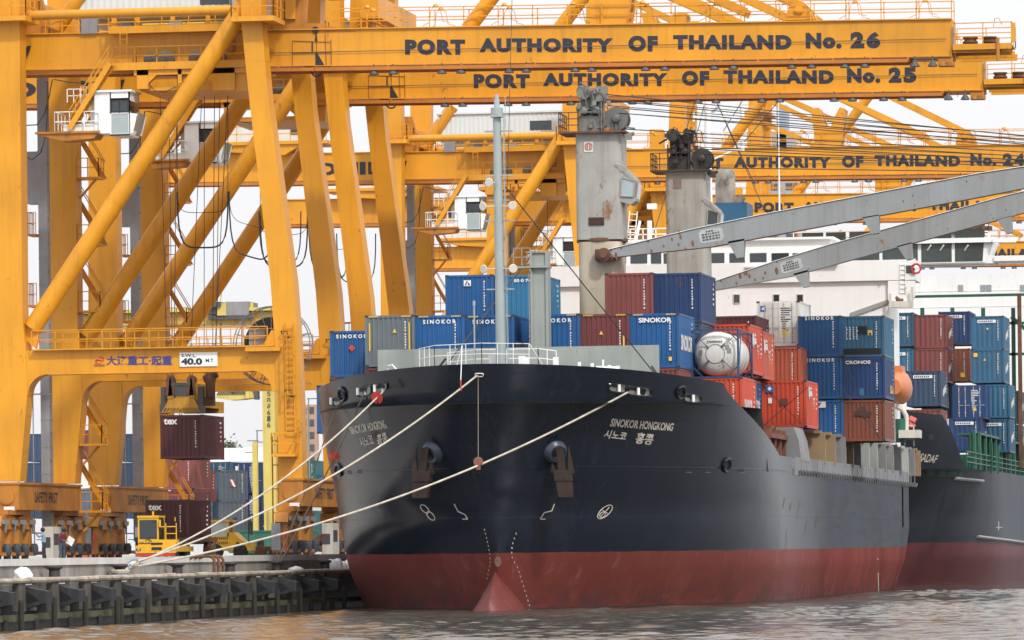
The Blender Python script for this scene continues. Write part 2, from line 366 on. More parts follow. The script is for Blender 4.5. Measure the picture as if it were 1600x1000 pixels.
# pipe hoops, sacks
mb = MB()
for dx in (0, 0.35):
    for p in (324, 335):
        y = ypx(p, -54.7)
        mb.path([(-54.6 - dx, y, 1.9), (-54.6 - dx, y, 2.72), (-54.66 - dx, y + .1, 2.80), (-54.75 - dx, y + .5, 2.82)], 0.07, 7)
y0, y1 = ypx(323, -54.7), ypx(337, -54.7)
mb = MB()
for y in (y0, y1, (y0 + y1) / 2): mb.path([(-54.35, y, 1.9), (-54.35, y, 2.62), (-54.42, y, 2.74), (-54.6, y, 2.80), (-55.3, y, 2.80), (-55.5, y, 2.7)], 0.075, 7)
mb.bar((-54.35, y0, 2.35), (-54.35, y1, 2.35), 0.07)
single('pipe_hoop', mb, RUST, 'rusty bent pipe hoops of a quay ladder standing on the ledge', 'ladder hoops', (-54.6, y0, 1.9))
def sack(px, py, w, h, label):
    P = atX(px, py, -54.6); bm = bmesh.new(); bmesh.ops.create_icosphere(bm, subdivisions=3, radius=1.0); r2 = random.Random(int(px)); me = bpy.data.meshes.new('sack')
    ph = [r2.uniform(0, 6) for _ in range(6)]
    for v in bm.verts:
        k = 1 + 0.16 * math.sin(3 * v.co.x + ph[0]) * math.cos(4 * v.co.y + ph[1]) + 0.10 * math.sin(7 * v.co.z + 5 * v.co.x + ph[2])
        v.co = V((v.co.x * w * 0.9 * k, v.co.y * w * k, max(-0.25, v.co.z * k) * h))
    bm.to_mesh(me); bm.free(); me.materials.append(WHITE)
    for p in me.polygons: p.use_smooth = True
    o = bpy.data.objects.new('sack', me); COL.objects.link(o); o.location = (-54.75, P.y, 1.95 + 0.25 * h); tag(o, label, 'sack', 'white sacks on the quay ledge')
sack(42, 905, 0.40, 0.42, 'large crumpled white sack on the ledge at the near end of the quay')
sack(466, 890, 0.42, 0.22, 'flat white sack on the quay ledge between two bollards')
sack(527, 888, 0.50, 0.50, 'round white sack with a dark seam close to the ship hull')
sack(539, 887, 0.28, 0.36, 'smallest white sack between two bigger ones by the ship')
sack(549, 886, 0.42, 0.46, 'white sack touching the black ship hull at the end of the quay')
# ------------------------------------------------------------------ ship-to-shore gantry cranes
Y1, Y2, YB1, YB2 = 296.7, 309.6, 300.1, 301.9
ZG = 2.60
def A1(px, py): return atY(px, py, Y1)
def G1(px, py): return atY(px, py, YB1)
def dY(p, d): return V((p.x, p.y + d, p.z))
def frame_poly(pts, Y=Y1): return [atY(x, y, Y) for x, y in pts]
LX = A1(30, 400).x; SX = A1(455, 800).x
C26 = thing('gantry_crane', 'front yellow quay crane with number 26 on its boom, nearest of the row', 'crane', (SX, Y1, ZG), 'yellow gantry cranes along the quay')
leg_sea = [(374.5, -110), (376.5, 30), (387.7, 140), (422.6, 440), (430, 545), (436, 752), (473, 752), (470, 640), (466, 545), (458.6, 440), (417.7, 140), (408.7, 30), (406, -110)]
leg_land = [(-14, -110), (-14, 752), (31, 752), (43, 608), (40, 545), (35, 500), (31, 130), (30, -110)]
RAILM = YEL
for D in (0.0, Y2 - Y1):
    mb = MB(); mb.prism([dY(p, D) for p in frame_poly(leg_sea)], (0, 1.45, 0))
    for py, l_, r_x in ((95, 383.6, 414.3), (180, 391.8, 421.4), (262, 401.2, 432.5), (345, 411, 444), (430, 420.9, 456.7), (640, 433, 469.6), (700, 434.9, 471.2)):      # welded plate joints
        a_, b_ = dY(A1(l_, py), D), dY(A1(r_x, py), D); mb.box(a_.x - .004, b_.x + .004, a_.y - .007, a_.y + 1.457, a_.z - .012, a_.z + .012)
    l1 = part('leg', mb, YEL, C26)
    for py, sx in ((521, 446), (613, 452)):
        mb = MB(); a_ = dY(A1(sx, py), D); mb.path([a_ + V((-.2, 0, 0)), a_ + V((-.2, -.3, .12)), a_ + V((.15, -.35, .1)), a_ + V((.2, -.3, -.1))], .035, 5); mb.lathe(a_ + V((.2, -.3, -.1)), (0, -.3, -1), [(0, .08), (.16, .12)], 10); part('bracket_lamp', mb, RUST, C26)
        mb = MB(); mb.prism([dY(p, D) for p in frame_poly(leg_land)], (0, 1.45, 0))
    for py, r_x in ((210, 32), (300, 33), (390, 34), (470, 34.8), (650, 40), (706, 35.5)):
        a_, b_ = dY(A1(-14, py), D), dY(A1(r_x, py), D); mb.box(a_.x - .004, b_.x + .004, a_.y - .007, a_.y + 1.457, a_.z - .012, a_.z + .012)
    part('leg', mb, YEL, C26)
    # portal beam with round haunches
    zt, zb = A1(200, 545).z, A1(200, 582.5).z
    def xz(px, py, D=D): p = A1(px, py); return V((p.x, Y1 + D + 0.06, p.z))
    x0, x1 = A1(32, 560).x, A1(440, 560).x; hr = 1.15
    pts = [V((x0, 0, zt)), V((x0, 0, zb - hr))]
    xi = A1(43, 600).x
    pts += [V((xi, 0, zb - hr))] + [V((xi + hr - hr * math.cos(t), 0, zb - hr + hr * math.sin(t))) for t in [math.pi / 2 * k / 8 for k in range(1, 9)]]
    xj = A1(424, 600).x
    pts += [V((xj - hr + hr * math.sin(t), 0, zb - hr + hr * math.cos(t))) for t in [math.pi / 2 * k / 8 for k in range(0, 9)]]
    pts += [V((x1, 0, zb - hr)), V((x1, 0, zt + 0.9)), V((A1(424, 540).x, 0, zt + 0.9)), V((A1(422, 540).x - 0.35, 0, zt + 0.18)), V((A1(418, 540).x - 0.75, 0, zt))]
    mb = MB(); mb.prism([V((p.x, Y1 + D + 0.05, p.z)) for p in pts], (0, 1.33, 0))
    mb.box(xi + 1.2, xj - 1.2, Y1 + D - 0.06, Y1 + D + 1.45, zb - 0.03, zb + 0.03)
    pb = part('portal_beam', mb, YEL, C26)
    mb = MB()
    xa, xb = A1(52, 545).x, A1(428, 545).x
    mb.box(xa, xb, Y1 + D - 0.35, Y1 + D + 0.05, zt - 0.02, zt + 0.05)
    mb.rail([(xa, Y1 + D - 0.3, zt + .05), (xb - .3, Y1 + D - 0.3, zt + .05)], 1.05, 1.35, 0.026, 1)
    mb.rail([(xa, Y1 + D + 1.4, zt + .0), (xb, Y1 + D + 1.4, zt + .0)], 1.05, 1.35, 0.022, 1)
    mb.box(A1(386, 548).x, A1(440, 548).x, Y1 + D - 0.5, Y1 + D + 0.04, zt - 0.28, zt - 0.05)
    part('railing', mb, YEL, C26)
    # diagonal tube
    p, q = A1(46, 512), A1(384, -2); off = V((0, D + 0.7, 0)); mb = MB(); mb.tube(p + off, q + off, 0.52, 20)
    L = (q - p); k = 0.06
    while k < 0.97:
        a = p.lerp(q, k) + off; mb.tube(a - L.normalized() * 0.012, a + L.normalized() * 0.012, 0.532, 20); k += 0.082
    c0 = A1(55, 528); e0 = A1(33, 528)
    mb.prism([V((e0.x, Y1 + D + .55, e0.z)), V((e0.x, Y1 + D + .55, e0.z + 1.0)), V((c0.x + .2, Y1 + D + .55, c0.z + 0.9)), V((c0.x - .1, Y1 + D + .55, c0.z - .6))], (0, 0.3, 0))
    part('diagonal_brace', mb, YEL, C26)
    # upper cross tube
    mb = MB(); mb.tube((LX, Y1 + D + .7, 33.25), (A1(390, 0).x, Y1 + D + .7, 33.25), 0.26, 12); part('tie_tube', mb, YEL, C26)
    # head platform round the seaside leg and round the landside leg
    for pa, pb_, nm in ((366, 432, 's'), (-30, 46, 'l')):
        a, b2 = A1(pa, 28), A1(pb_, 28); mb = MB(); z = a.z
        mb.box(a.x, b2.x, Y1 + D - 0.85, Y1 + D + 2.3, z - 0.28, z)
        mb.rail([(a.x, Y1 + D - .8, z), (b2.x, Y1 + D - .8, z), (b2.x, Y1 + D + 2.25, z), (a.x, Y1 + D + 2.25, z)], 1.1, 1.0, 0.026, 1, closed=True)
        part('head_platform', mb, YEL, C26)
# load sign and maker mark on the near portal beam
mb = MB(); o = A1(281, 573); w = A1(340, 573).x - o.x; h = A1(281, 551).z - o.z; ys = Y1 - 0.02
mb.box(o.x, o.x + w, ys, ys + 0.06, o.z, o.z + h); sg = part('load_sign', mb, WHITE, C26)
mb = MB(); r_ = V((1, 0, 0)); u_ = V((0, 0, 1))
def lay(txt, x0, y0, x1, y1, Yp, mi=0, off=0.02, mbx=None, space=1.0):
    """text whose corners in the photo are (x0, y0 top) - (x1, y1 bottom) on the plane Y = Yp"""
    a = atY(x0, y1, Yp); c = atY(x1, y0, Yp); q = atY(x1, y1, Yp)
    (mbx or mb).text(txt, a, q - a, u_, (q - a).length, c.z - q.z, mi, off, space)
lay('S.W.L.', 283.5, 553, 307, 558, ys - .012); lay('40.0', 283, 559.5, 316, 570, ys - .012, off=0.05); lay('M.T.', 321.5, 560.5, 335, 566, ys - .012)
part('lettering', mb, INK, sg)
mb = MB(); lay('大连重工·起重', 166, 556, 269, 571, Y1 - 0.02 + .05, off=0.025)
part('maker_lettering', mb, INKB, C26)
mb = MB(); yy = Y1 + .03
c = A1(155, 563); s = 1 / 28.0
for pts in ([(-7, -1), (-2, -2), (4, 2), (7, 1.5), (6, 3), (0, 1), (-4, 1), (-4, 4), (3, 5), (3, 6.3), (-6, 5.5)], [(-5, 0), (6, -1), (6.5, -3), (1, -3), (-1, -6), (1, -6), (3, -4.6), (7.5, -4.4), (8, -2), (7, .5), (-5, 1.2)]):
    mb.prism([V((c.x + x * s, yy, c.z - y * s)) for x, y in pts], (0, 0.015, 0))
part('maker_emblem', mb, INKR, C26)
mb = MB(); lay('DHI-DCW', 147, 569.5, 164, 573, Y1 + .03); part('maker_lettering', mb, INK, C26)
# sill beams, bogies
for X0, X1, txt in ((A1(-8, 770).x, A1(30.5, 770).x, 1), (A1(437, 770).x, A1(474, 770).x, 1)):
    mb = MB(); zt, zb = A1(20, 757).z, A1(20, 795).z
    mb.box(X0, X1, Y1 - .1, Y2 + 1.6, zb, zt); mb.box(X0 - .08, X1 + .08, Y1 - .16, Y2 + 1.66, zt, zt + .12); mb.box(X0 - .05, X1 + .05, Y1 - .13, Y2 + 1.63, zb - .06, zb)
    mb.lathe(((X0 + X1) / 2, Y1 - .1, (zt + zb) / 2), (0, -1, 0), [(0, .46), (.08, .46), (.08, .40), (.10, .40)], 24)
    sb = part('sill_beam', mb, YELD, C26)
    mb = MB(); ya = Y1 + (Y2 - Y1 + 1.4) * 0.24; yb = Y1 + (Y2 - Y1 + 1.4) * 0.62
    mb.text('SAFETY FIRST', (X1 + .006, ya, zb + .36), (0, 1, 0), (0, 0, 1), yb - ya, 0.62, 0, 0.03); part('lettering', mb, BLACK, sb)
    mb = MB(); z = zb - 0.06; Xc = (X0 + X1) / 2
    for yc in (Y1 + .8, Y2 + .7):
        for dy in (-2.0, 2.0):
            mb = MB(); c = yc + dy
            mb.prism([(Xc - .38, c - 1.7, zb - .95), (Xc - .38, c - 1.5, zb - .45), (Xc - .38, c - .5, zb - .35), (Xc - .38, c - .4, zb - .06), (Xc - .38, c + .4, zb - .06), (Xc - .38, c + .5, zb - .35), (Xc - .38, c + 1.5, zb - .45), (Xc - .38, c + 1.7, zb - .95), (Xc - .38, c + .7, zb - 1.15), (Xc - .38, c - .7, zb - 1.15)], (.76, 0, 0))
            for e in (-1.05, 1.05):
                mb.prism([(Xc - .3, c + e - .6, ZG + .35), (Xc - .3, c + e - .35, zb - .8), (Xc - .3, c + e + .35, zb - .8), (Xc - .3, c + e + .6, ZG + .35)], (.6, 0, 0))
                mb.box(Xc - .55, Xc + .55, c + e - .25, c + e + .25, ZG + .32, ZG + .5)
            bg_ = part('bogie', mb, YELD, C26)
            for e in (-1.05, 1.05):
                mb = MB(); mb.lathe((Xc - .12, c + e, ZG + .33), (1, 0, 0), [(0, .37), (.03, .37), (.04, .31), (.2, .31), (.21, .37), (.24, .37)], 18); part('wheel', mb, STEELD, bg_)
                mb = MB(); mb.lathe((Xc + .55, c + e, ZG + .34), (0, 0, 1), [(0, .17), (.08, .24), (.5, .24), (.52, .20), (.62, .19), (.66, .1)], 12); mb.box(Xc + .25, Xc + .6, c + e - .18, c + e + .18, ZG + .3, ZG + .6); part('drive_motor', mb, SLATE, bg_)
                mb = MB(); a = c + e
                mb.prism([(Xc + .42, a - .55, zb - .62), (Xc + .42, a + .55, zb - .62), (Xc + .42, a + .55, zb - .86), (Xc + .42, a + .12, zb - .9), (Xc + .42, a, zb - 1.35), (Xc + .42, a - .12, zb - .9), (Xc + .42, a - .55, zb - .86)], (.10, 0, 0)); part('guard_plate', mb, STEEL, bg_)
        mb = MB(); mb.box(Xc - .5, Xc + .5, yc - 2.6, yc + 2.6, zb - .34, zb - .062); part('equalizer', mb, YELD, C26)
    # ties between bogies and a rail-clamp box, small cabinets
    mb = MB(); mb.box(Xc - .2, Xc + .2, Y1 + 4.7, Y2 - 3.2, ZG + .35, ZG + .55); part('bogie_tie', mb, RED_PRIMER, C26)
    mb = MB(); mb.box(X1 + .05, X1 + .65, Y1 + 5.0, Y1 + 6.9, ZG + .15, ZG + 1.95); cb = part('control_cabinet', mb, CREAM, C26)
    mb = MB(); mb.box(X1 + .05, X1 + .5, Y1 + 4.988, Y1 + 5.0, ZG + .75, ZG + 1.35); mb.box(X1 + .651, X1 + .66, Y1 + 5.2, Y1 + 6.4, ZG + .9, ZG + 1.55); part('cabinet_window', mb, STEELD, cb)
    mb = MB(); mb.box(X0 + .1, X0 + .62, Y1 - 2.9, Y1 - 2.3, ZG + .45, ZG + 1.95); mb.tube((X0 + .36, Y1 - 2.6, ZG), (X0 + .36, Y1 - 2.6, ZG + .5), .05); part('cable_cabinet', mb, STEEL, C26)
    mb = MB(); mb.tube((X0 + .75, Y1 - .6, zb - .15), (X0 + 1.1, Y1 - .6, zb - .1), .13, 10); mb.box(X0 + .7, X0 + 1.25, Y1 - .75, Y1 - .4, zb - .1, zb + .12); part('work_lamp', mb, WHITE, C26)
    mb = MB(); mb.lathe((X0 + .9, Y1 - 3.0, ZG + 1.2), (0, 0, 1), [(0, .09), (.25, .09), (.34, .05)], 10); mb.tube((X0 + .9, Y1 - 3.0, ZG), (X0 + .9, Y1 - 3.0, ZG + 1.2), .03); part('warning_beacon', mb, INKR, C26)
# elevator mast (grey) beside the landside legs, with rest platforms
xa, xb = atY(64, 680, Y1 + 8.30).x, atY(78, 680, Y1 + 8.30).x
mb = MB(); mb.box(xa, xb, Y1 + 8.30, Y1 + 9.00, ZG + 1.1, 31.5)
z = 4.5
while z < 31: mb.box(xa - .02, xb + .02, Y1 + 8.28, Y1 + 9.02, z, z + .05); mb.box(xb, xb + .12, Y1 + 8.40, Y1 + 8.55, z - .7, z - .62); z += 1.55
mb.box(xa - .75, xa - .02, Y1 + 8.40, Y1 + 9.70, 23.2, 26.2)
mb.box(xa - .4, xb, Y1 + 8.50, Y1 + 9.70, ZG + 1.2, ZG + 1.25)
part('elevator_mast', mb, STEEL, C26)
mb = MB()
for a in (-.15, .75): mb.tube((xa - a - .55, Y1 + 8.10, ZG + 1.0), (xa - a - .55, Y1 + 8.10, 12.2), .035, 6)
mb.bar((xa - 1.3, Y1 + 8.10, 12.2), (xb + .2, Y1 + 8.10, 12.2), .08); mb.bar((xa - 1.3, Y1 + 8.10, 4.2), (xb + .2, Y1 + 8.10, 4.2), .08)
part('lift_gate', mb, STEEL, C26)
for py in (352, 466):
    z = A1(54, py).z; mb = MB(); x = atY(45, py, Y1 + 8.30).x
    mb.box(x, xa - .05, Y1 + 8.00, Y1 + 9.40, z - .12, z); mb.rail([(xa - .1, Y1 + 8.05, z), (x + .03, Y1 + 8.05, z), (x + .03, Y1 + 9.35, z)], 1.25, .35, .02, 1)
    part('lift_landing', mb, RED_PRIMER, C26)
# zig-zag stairs on the far landside leg
xs0 = A1(118, 300).x
for i in range(7):
    z = 5.5 + i * 3.9; a = atY(122, 300, Y2 + .5).x
    mb = MB(); mb.box(a - .1, a + 1.35, Y2 + .2, Y2 + 1.6, z - .12, z); mb.rail([(a, Y2 + .25, z), (a + 1.3, Y2 + .25, z), (a + 1.3, Y2 + 1.55, z)], 1.1, .6, .025, 1)
    mb.bar((a, Y2 + .9, z - 1.2), (a + 1.0, Y2 + .9, z - .1), .12)
    for e in (.0, .5): mb.bar((a + .1, Y2 + 1.7 + e, z), (a + .1 + .1, Y2 + 1.7 + e, z + .01), .1)
    if i < 6:
        for e in (1.75, 2.4): mb.bar((a + 1.2, Y2 + e, z), (a - 1.1, Y2 + e, z + 3.9), .05, .2); mb.bar((a + 1.2, Y2 + e, z + 1), (a - 1.1, Y2 + e, z + 4.9), .05)
        for k in range(11): p = V((a + 1.2, Y2 + 2.07, z)).lerp(V((a - 1.1, Y2 + 2.07, z + 3.9)), k / 11); mb.box(p.x - .12, p.x + .12, Y2 + 1.78, Y2 + 2.38, p.z, p.z + .03)
    part('stair_flight', mb, YEL, C26)
# ladder and cage on the seaside leg
p = A1(456, 750); q = A1(452, 505); mb = MB(); mb.ladder((p.x, Y1 - .12, A1(0, 686).z), (q.x, Y1 - .12, q.z), (0, -1, 0), .5, .33, .024, True)
z = A1(0, 716).z; xa2, xb2 = A1(430, 716).x, A1(466, 716).x
mb.box(xa2, xb2, Y1 - .9, Y1 - .02, z - .16, z); mb.rail([(xa2 - .02, Y1 - .05, z), (xa2 - .02, Y1 - .88, z), (xb2, Y1 - .88, z), (xb2, Y1 - .05, z)], 1.15, .9, .028, 1)
part('leg_ladder', mb, YEL, C26)
mb = MB(); xt0, xt1 = A1(408, 685).x, A1(432, 685).x; zt = A1(0, 686).z
for x in (xt0, xt1):
    for yv in (Y1 + 3.0, Y1 + 4.6): mb.tube((x, yv, ZG + .3), (x, yv, zt), .045, 6)
z = ZG + 1.2
while z < zt:
    for yv in (Y1 + 3.0, Y1 + 4.6): mb.bar((xt0, yv, z), (xt1, yv, z), .06)
    mb.bar((xt0, Y1 + 3.0, z), (xt0, Y1 + 4.6, z), .05); z += 1.35
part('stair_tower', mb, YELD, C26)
# cable reel on the near portal beam
c = atY(425, 540, Y1 + 3.0); mb = MB()
mb.lathe((c.x, Y1 + 3.0, c.z), (0, 1, 0), [(0, 1.62), (.55, 1.62)], 40)
rl = part('cable_reel', mb, BLACK, C26)
mb = MB()
for yv in (Y1 + 2.9, Y1 + 3.65):
    mb.ring((c.x, yv, c.z), (0, 1, 0), 2.2, .035, 48)
    for k in range(20): t_ = 2 * math.pi * k / 20; mb.bar((c.x, yv, c.z), (c.x + 2.2 * math.cos(t_), yv, c.z + 2.2 * math.sin(t_)), .045)
part('spokes', mb, STEEL, rl)
mb = MB(); mb.lathe((c.x, Y1 + 2.7, c.z), (0, 1, 0), [(0, .35), (.05, .5), (1.2, .5)], 20); mb.box(c.x - .75, c.x - .05, Y1 + 2.0, Y1 + 2.7, zt + 5.15, zt + 5.7); part('hub', mb, STEEL, rl)
zt_ = A1(200, 545).z
mb = MB(); mb.box(c.x - 1.0, c.x - .1, Y1 + 1.5, Y1 + 2.6, zt_, zt_ + 1.05); mb.box(c.x - .3, c.x + .3, Y1 + 3.8, Y1 + 4.4, zt_, c.z); part('reel_drive', mb, STEEL, C26)
mb = MB(); mb.box(A1(300, 545).x, A1(436, 545).x, Y1 + 1.4, Y1 + 5.0, zt_ - .12, zt_ - .02); part('reel_platform', mb, YEL, C26)
# ---- girders: rear girder, hinge, boom
def gbox(px0, px1, Yp, dyt, mbx):
    """box girder between photo columns px0, px1"""
    def top(px): return 54.5 + (30.5 - 54.5) * (px - 35) / (1487 - 35)
    def bot(px): return 109.5 + (88.0 - 109.5) * (px - 35) / (1487 - 35)
    a, b2 = G1(px0, top(px0)), G1(px1, top(px1)); c2, d2 = G1(px0, bot(px0)), G1(px1, bot(px1))
    def sl(z0, z1, w0, w1):     # slab following the girder, z offsets from top (0) to bottom (1)
        P = [V((a.x, Yp + w0, a.z + z0)), V((b2.x, Yp + w0, b2.z + z0)), V((b2.x, Yp + w0, b2.z + z1)), V((a.x, Yp + w0, a.z + z1))]
        mbx.prism(P, (0, w1 - w0, 0))
    hgt = a.z - c2.z
    sl(0, -hgt, 0, dyt); sl(.07, .002, -.13, dyt + .13); sl(-hgt - .002, -hgt - .05, -.2, dyt + .2)
    return a, b2, c2, d2, hgt
def flange(px0, px1, Yp):
    mbx = MB(); y0 = 109.5 + (88.0 - 109.5) * (px0 - 35) / 1452; y1_ = 109.5 + (88.0 - 109.5) * (px1 - 35) / 1452
    a, b2 = G1(px0, y0), G1(px1, y1_)
    mbx.prism([V((a.x, Yp - .55, a.z - .14)), V((b2.x, Yp - .55, b2.z - .14)), V((b2.x, Yp - .55, b2.z - .34)), V((a.x, Yp - .55, a.z - .34))], (0, .14, 0))
    n = int((b2.x - a.x) / 2.0)
    for i in range(n + 1):
        p = a.lerp(b2, i / n); mbx.box(p.x - .05, p.x + .05, Yp - .45, Yp + .05, p.z - .2, p.z - .05)
    return mbx
PALE = paint('rail_pale', (0.55, 0.40, 0.28), 0.6, 0.3, 1.0, 0.4)
XBACK = -96.0
bx = 35 - (LX - XBACK) * 27.0
for k, Yp in enumerate((YB1, YB2)):
    mb = MB(); gbox(bx, 494, Yp, .95, mb); gd = part('rear_girder', mb, YEL, C26)
    part('trolley_rail', flange(bx, 494, Yp), RED_PRIMER, gd)
    mb = MB(); a, b2, c2, d2, hg = gbox(495, 1487, Yp, .95, mb)
    for px in (700, 880, 1070, 1260, 1440):          # welded joints
        p = G1(px, 45); mb.box(p.x - .015, p.x + .015, Yp - .012, Yp, p.z - 1.8, p.z + .1)
    bo = part('boom', mb, YEL, C26)
    part('trolley_rail', flange(495, 1420, Yp), RED_PRIMER, bo)
    mb = MB(); e = [a + V((.6, Yp - a.y - .05, .07)), b2 + V((0, Yp - b2.y - .05, .07))]
    mb.rail(e, 1.1, 2.0, .027, 1)
    for i in range(9):                                # bent lamp brackets on the handrail
        p = e[0].lerp(e[1], (i + .5) / 9 + .01)
        mb.path([p + V((-.75, 0, .05)), p + V((-.35, 0, .25)), p + V((-.28, 0, .9)), p + V((0, 0, 1.25)), p + V((.28, 0, .95)), p + V((.4, 0, .3)), p + V((.8, 0, .2))], .02, 4)
        mb.lathe(p + V((0, 0, 1.12)), (0, 0, 1), [(0, .16), (.1, .13), (.16, .05)], 8)
    part('railing', mb, YEL, bo)
    if k == 0:
        for px in (586, 616, 692, 722, 797, 824, 900, 926, 1010, 1040, 1117, 1147, 1238, 1269, 1321, 1352, 1430, 1458):
            y_ = 109.5 + (88.0 - 109.5) * (px - 35) / 1452; p = G1(px, y_ + 3); mb = MB(); o = V((p.x, Yp - .35, p.z - .12))
            mb.tube(o + V((0, 0, .25)), o + V((0, 0, -.05)), .035, 6); mb.lathe(o, (0, 0, -1), [(0, .07), (.1, .12), (.16, .18), (.34, .29), (.36, .24)], 12)
            part('floodlight', mb, STEELD, bo)
        BW = [('PORT', 633, 727), ('AUTHORITY', 749, 958), ('OF', 982, 1028), ('THAILAND', 1052, 1237), ('No.', 1259, 1315)]
        for wd, x0, x1 in BW:
            mb = MB(); lay(wd, x0, 61.5 - .0165 * (x0 - 633), x1, 87.3 - .0165 * (x1 - 633), YB1 - .016, off=.070, space=1.2)
            part('lettering', mb, INK, bo)
        BOOM = bo
        mb = MB(); yb = Yp - .03                       # black hinge plates and stiffeners
        P = lambda px, py: V((G1(px, py).x, yb, G1(px, py).z))
        mb.prism([P(493, 83), P(496, 83), P(508, 104), P(493, 104)], (0, .03, 0)); mb.prism([P(476, 104), P(518, 104), P(510, 108.5), P(476, 108.5)], (0, .03, 0))
        mb.prism([P(493.5, 52), P(495, 52), P(496, 65), P(492, 65)], (0, .03, 0)); mb.prism([P(487, 65), P(489, 65), P(489, 82), P(487, 82)], (0, .03, 0))
        mb.lathe(V((G1(493, 47).x, yb + .1, G1(493, 47).z)), (0, -1, 0), [(0, .2), (.15, .2)], 14); mb.ring(P(495, 111), (0, 1, 0), .3, .05, 18)
        part('boom_hinge', mb, BLACK, C26); mb = MB()
        for a_, b_ in (((457, 64), (517, 66)), ((457, 64), (457, 103)), ((508, 52), (510, 103)), ((517, 62), (518, 103)), ((457, 83), (517, 82))): mb.bar(P(*a_), P(*b_), .026, .025)
        part('stiffener_seam', mb, paint('seam_brown', (.22, .075, .015), .6, .3, 2), C26)
        mb = MB(); mb.prism([P(412, 52), P(556, 49.5), P(500, 37), P(445, 35), P(412, 35)], (0, .9, 0)); mb.prism([P(440, 36), P(455, -6), P(480, -6), P(478, 36)], (0, .4, 0))
        part('hinge_bracket', mb, YELD, C26)
        mb = MB(); mb.tube(G1(380, 84) - V((0, .1, 0)), G1(1478, 61) - V((0, .1, 0)), .02, 5); part('guide_rope', mb, STEELD, bo)
# boom cross ties and tip platform
mb = MB()
for px in (560, 760, 960, 1160, 1360, 1480): p = G1(px, 40); mb.box(p.x - .3, p.x + .3, YB1 + .95, YB2, p.z - .5, p.z - .02)
part('cross_beam', mb, YEL, C26)
a, b2 = G1(1489, 70), G1(1581, 70); z = a.z; mb = MB()
mb.box(a.x, b2.x, YB1 - .3, YB2 + 1.2, z - .1, z); mb.box(a.x, b2.x, YB1 - .3, YB1 - .15, z - .32, z - .1); 
for i in range(4): y = YB1 + i * 1.9; mb.box(a.x, b2.x - .1, y, y + .2, z - .45, z - .1)
tp = part('tip_platform', mb, YEL, C26)
mb = MB(); mb.rail([(a.x + .1, YB1 - .25, z), (b2.x, YB1 - .25, z), (b2.x, YB2 + 1.15, z), (a.x, YB2 + 1.15, z)], 1.15, 1.6, .026, 1); mb.box(b2.x - .02, b2.x + .22, YB1 - .3, YB1 - .1, z + .05, z + 1.1); mb.path([(b2.x - 1.0, YB1 - .25, z + .9), (b2.x - .9, YB1 - .25, z + 1.35), (b2.x - .7, YB1 - .25, z + 1.4), (b2.x - .5, YB1 - .25, z + 1.0)], .02, 4); part('railing', mb, YEL, tp)
mb = MB()
for px in (1515, 1545):
    p = G1(px, 66); mb.lathe((p.x, YB1 + .6, z + .12), (0, 0, 1), [(0, .42), (.08, .42), (.12, .34), (.2, .34), (.24, .42), (.32, .42)], 18); mb.box(p.x - .4, p.x + .4, YB1 + .4, YB1 + .8, z, z + .13)
part('rope_sheave', mb, RUST, tp)
mb = MB(); mb.box(G1(1466, 95).x, G1(1489, 95).x, YB1 - .1, YB1 + 1.0, G1(1466, 103).z, G1(1466, 89.8).z); mb.box(G1(1466, 95).x + .15, G1(1492, 95).x, YB1 - .4, YB1 - .1, G1(1466, 104).z, G1(1466, 98).z); mb.tube((b2.x - .75, YB1 - .35, z - 1.0), (b2.x - .75, YB1 - .35, z + .3), .1, 8); part('end_stop', mb, YELD, tp)
mb = MB(); mb.box(a.x - .25, a.x + .1, YB1 + .2, YB1 + .6, z + .05, z + 1.0); part('junction_box', mb, STEEL, tp)
# stays, mast and stay post
ZT = G1(900, 40).z
for x, zz, ax_, az_ in ((-32.0, ZT + .75, -60.6, 46.8), (-35.2, ZT + .55, -60.6, 44.4)):
    for Yp in (YB1 + .5, YB2 + .5):
        mb = MB(); mb.bar((ax_, Yp, az_), (x, Yp, zz), .34, .44); part('stay_beam', mb, YEL, C26)
for Yp in (YB1, YB2):
    mb = MB()
    mb.prism([(-33.0, Yp + .2, ZT), (-32.8, Yp + .2, ZT + .7), (-32.4, Yp + .2, ZT + 1.0), (-31.9, Yp + .2, ZT + .95), (-31.6, Yp + .2, ZT + .6), (-31.4, Yp + .2, ZT)], (0, .6, 0))
    mb.lathe((-32.2, Yp + .15, ZT + .55), (0, -1, 0), [(0, .24), (.1, .24)], 14)
    part('stay_lug', mb, YEL, C26)
for Yp in (YB1 + .1, YB2 + .1):
    mb = MB(); mb.prism([(-43.9, Yp, ZT), (-43.9, Yp, ZT + 1.0), (-44.15, Yp, ZT + 2.9), (-43.5, Yp, ZT + 2.9), (-43.0, Yp, ZT + 1.55), (-42.6, Yp, ZT + 1.5), (-42.3, Yp, ZT + 2.2), (-41.9, Yp, ZT + 2.9), (-41.5, Yp, ZT + 2.8), (-41.7, Yp, ZT + 1.0), (-41.9, Yp, ZT)], (0, .8, 0)); part('stay_post', mb, YEL, C26)
mb = MB(); mb.tube((-50.9, YB1 + .5, ZT), (-43.3, YB1 + .5, ZT + 9.5), .42, 14); part('back_tube', mb, YEL, C26)
for Yp in (Y1 + 3.2, Y2 - 2.6):
    mb = MB(); mb.prism([(-62.0, Yp, 32.9), (-61.35, Yp, 47.5), (-60.0, Yp, 47.5), (-60.6, Yp, 32.9)], (0, 1.3, 0)); part('mast', mb, YEL, C26)
mb = MB(); mb.bar((-60.7, Y1 + 3.2, 46.8), (-60.7, Y2 - 1.3, 46.8), .6); mb.box(-62.2, -59.6, Y1 + 2.6, Y2 - .8, 45.1, 45.25); mb.rail([(-62.2, Y1 + 2.6, 45.25), (-59.6, Y1 + 2.6, 45.25)], 1.1, 1, .026); part('mast_head', mb, YEL, C26)
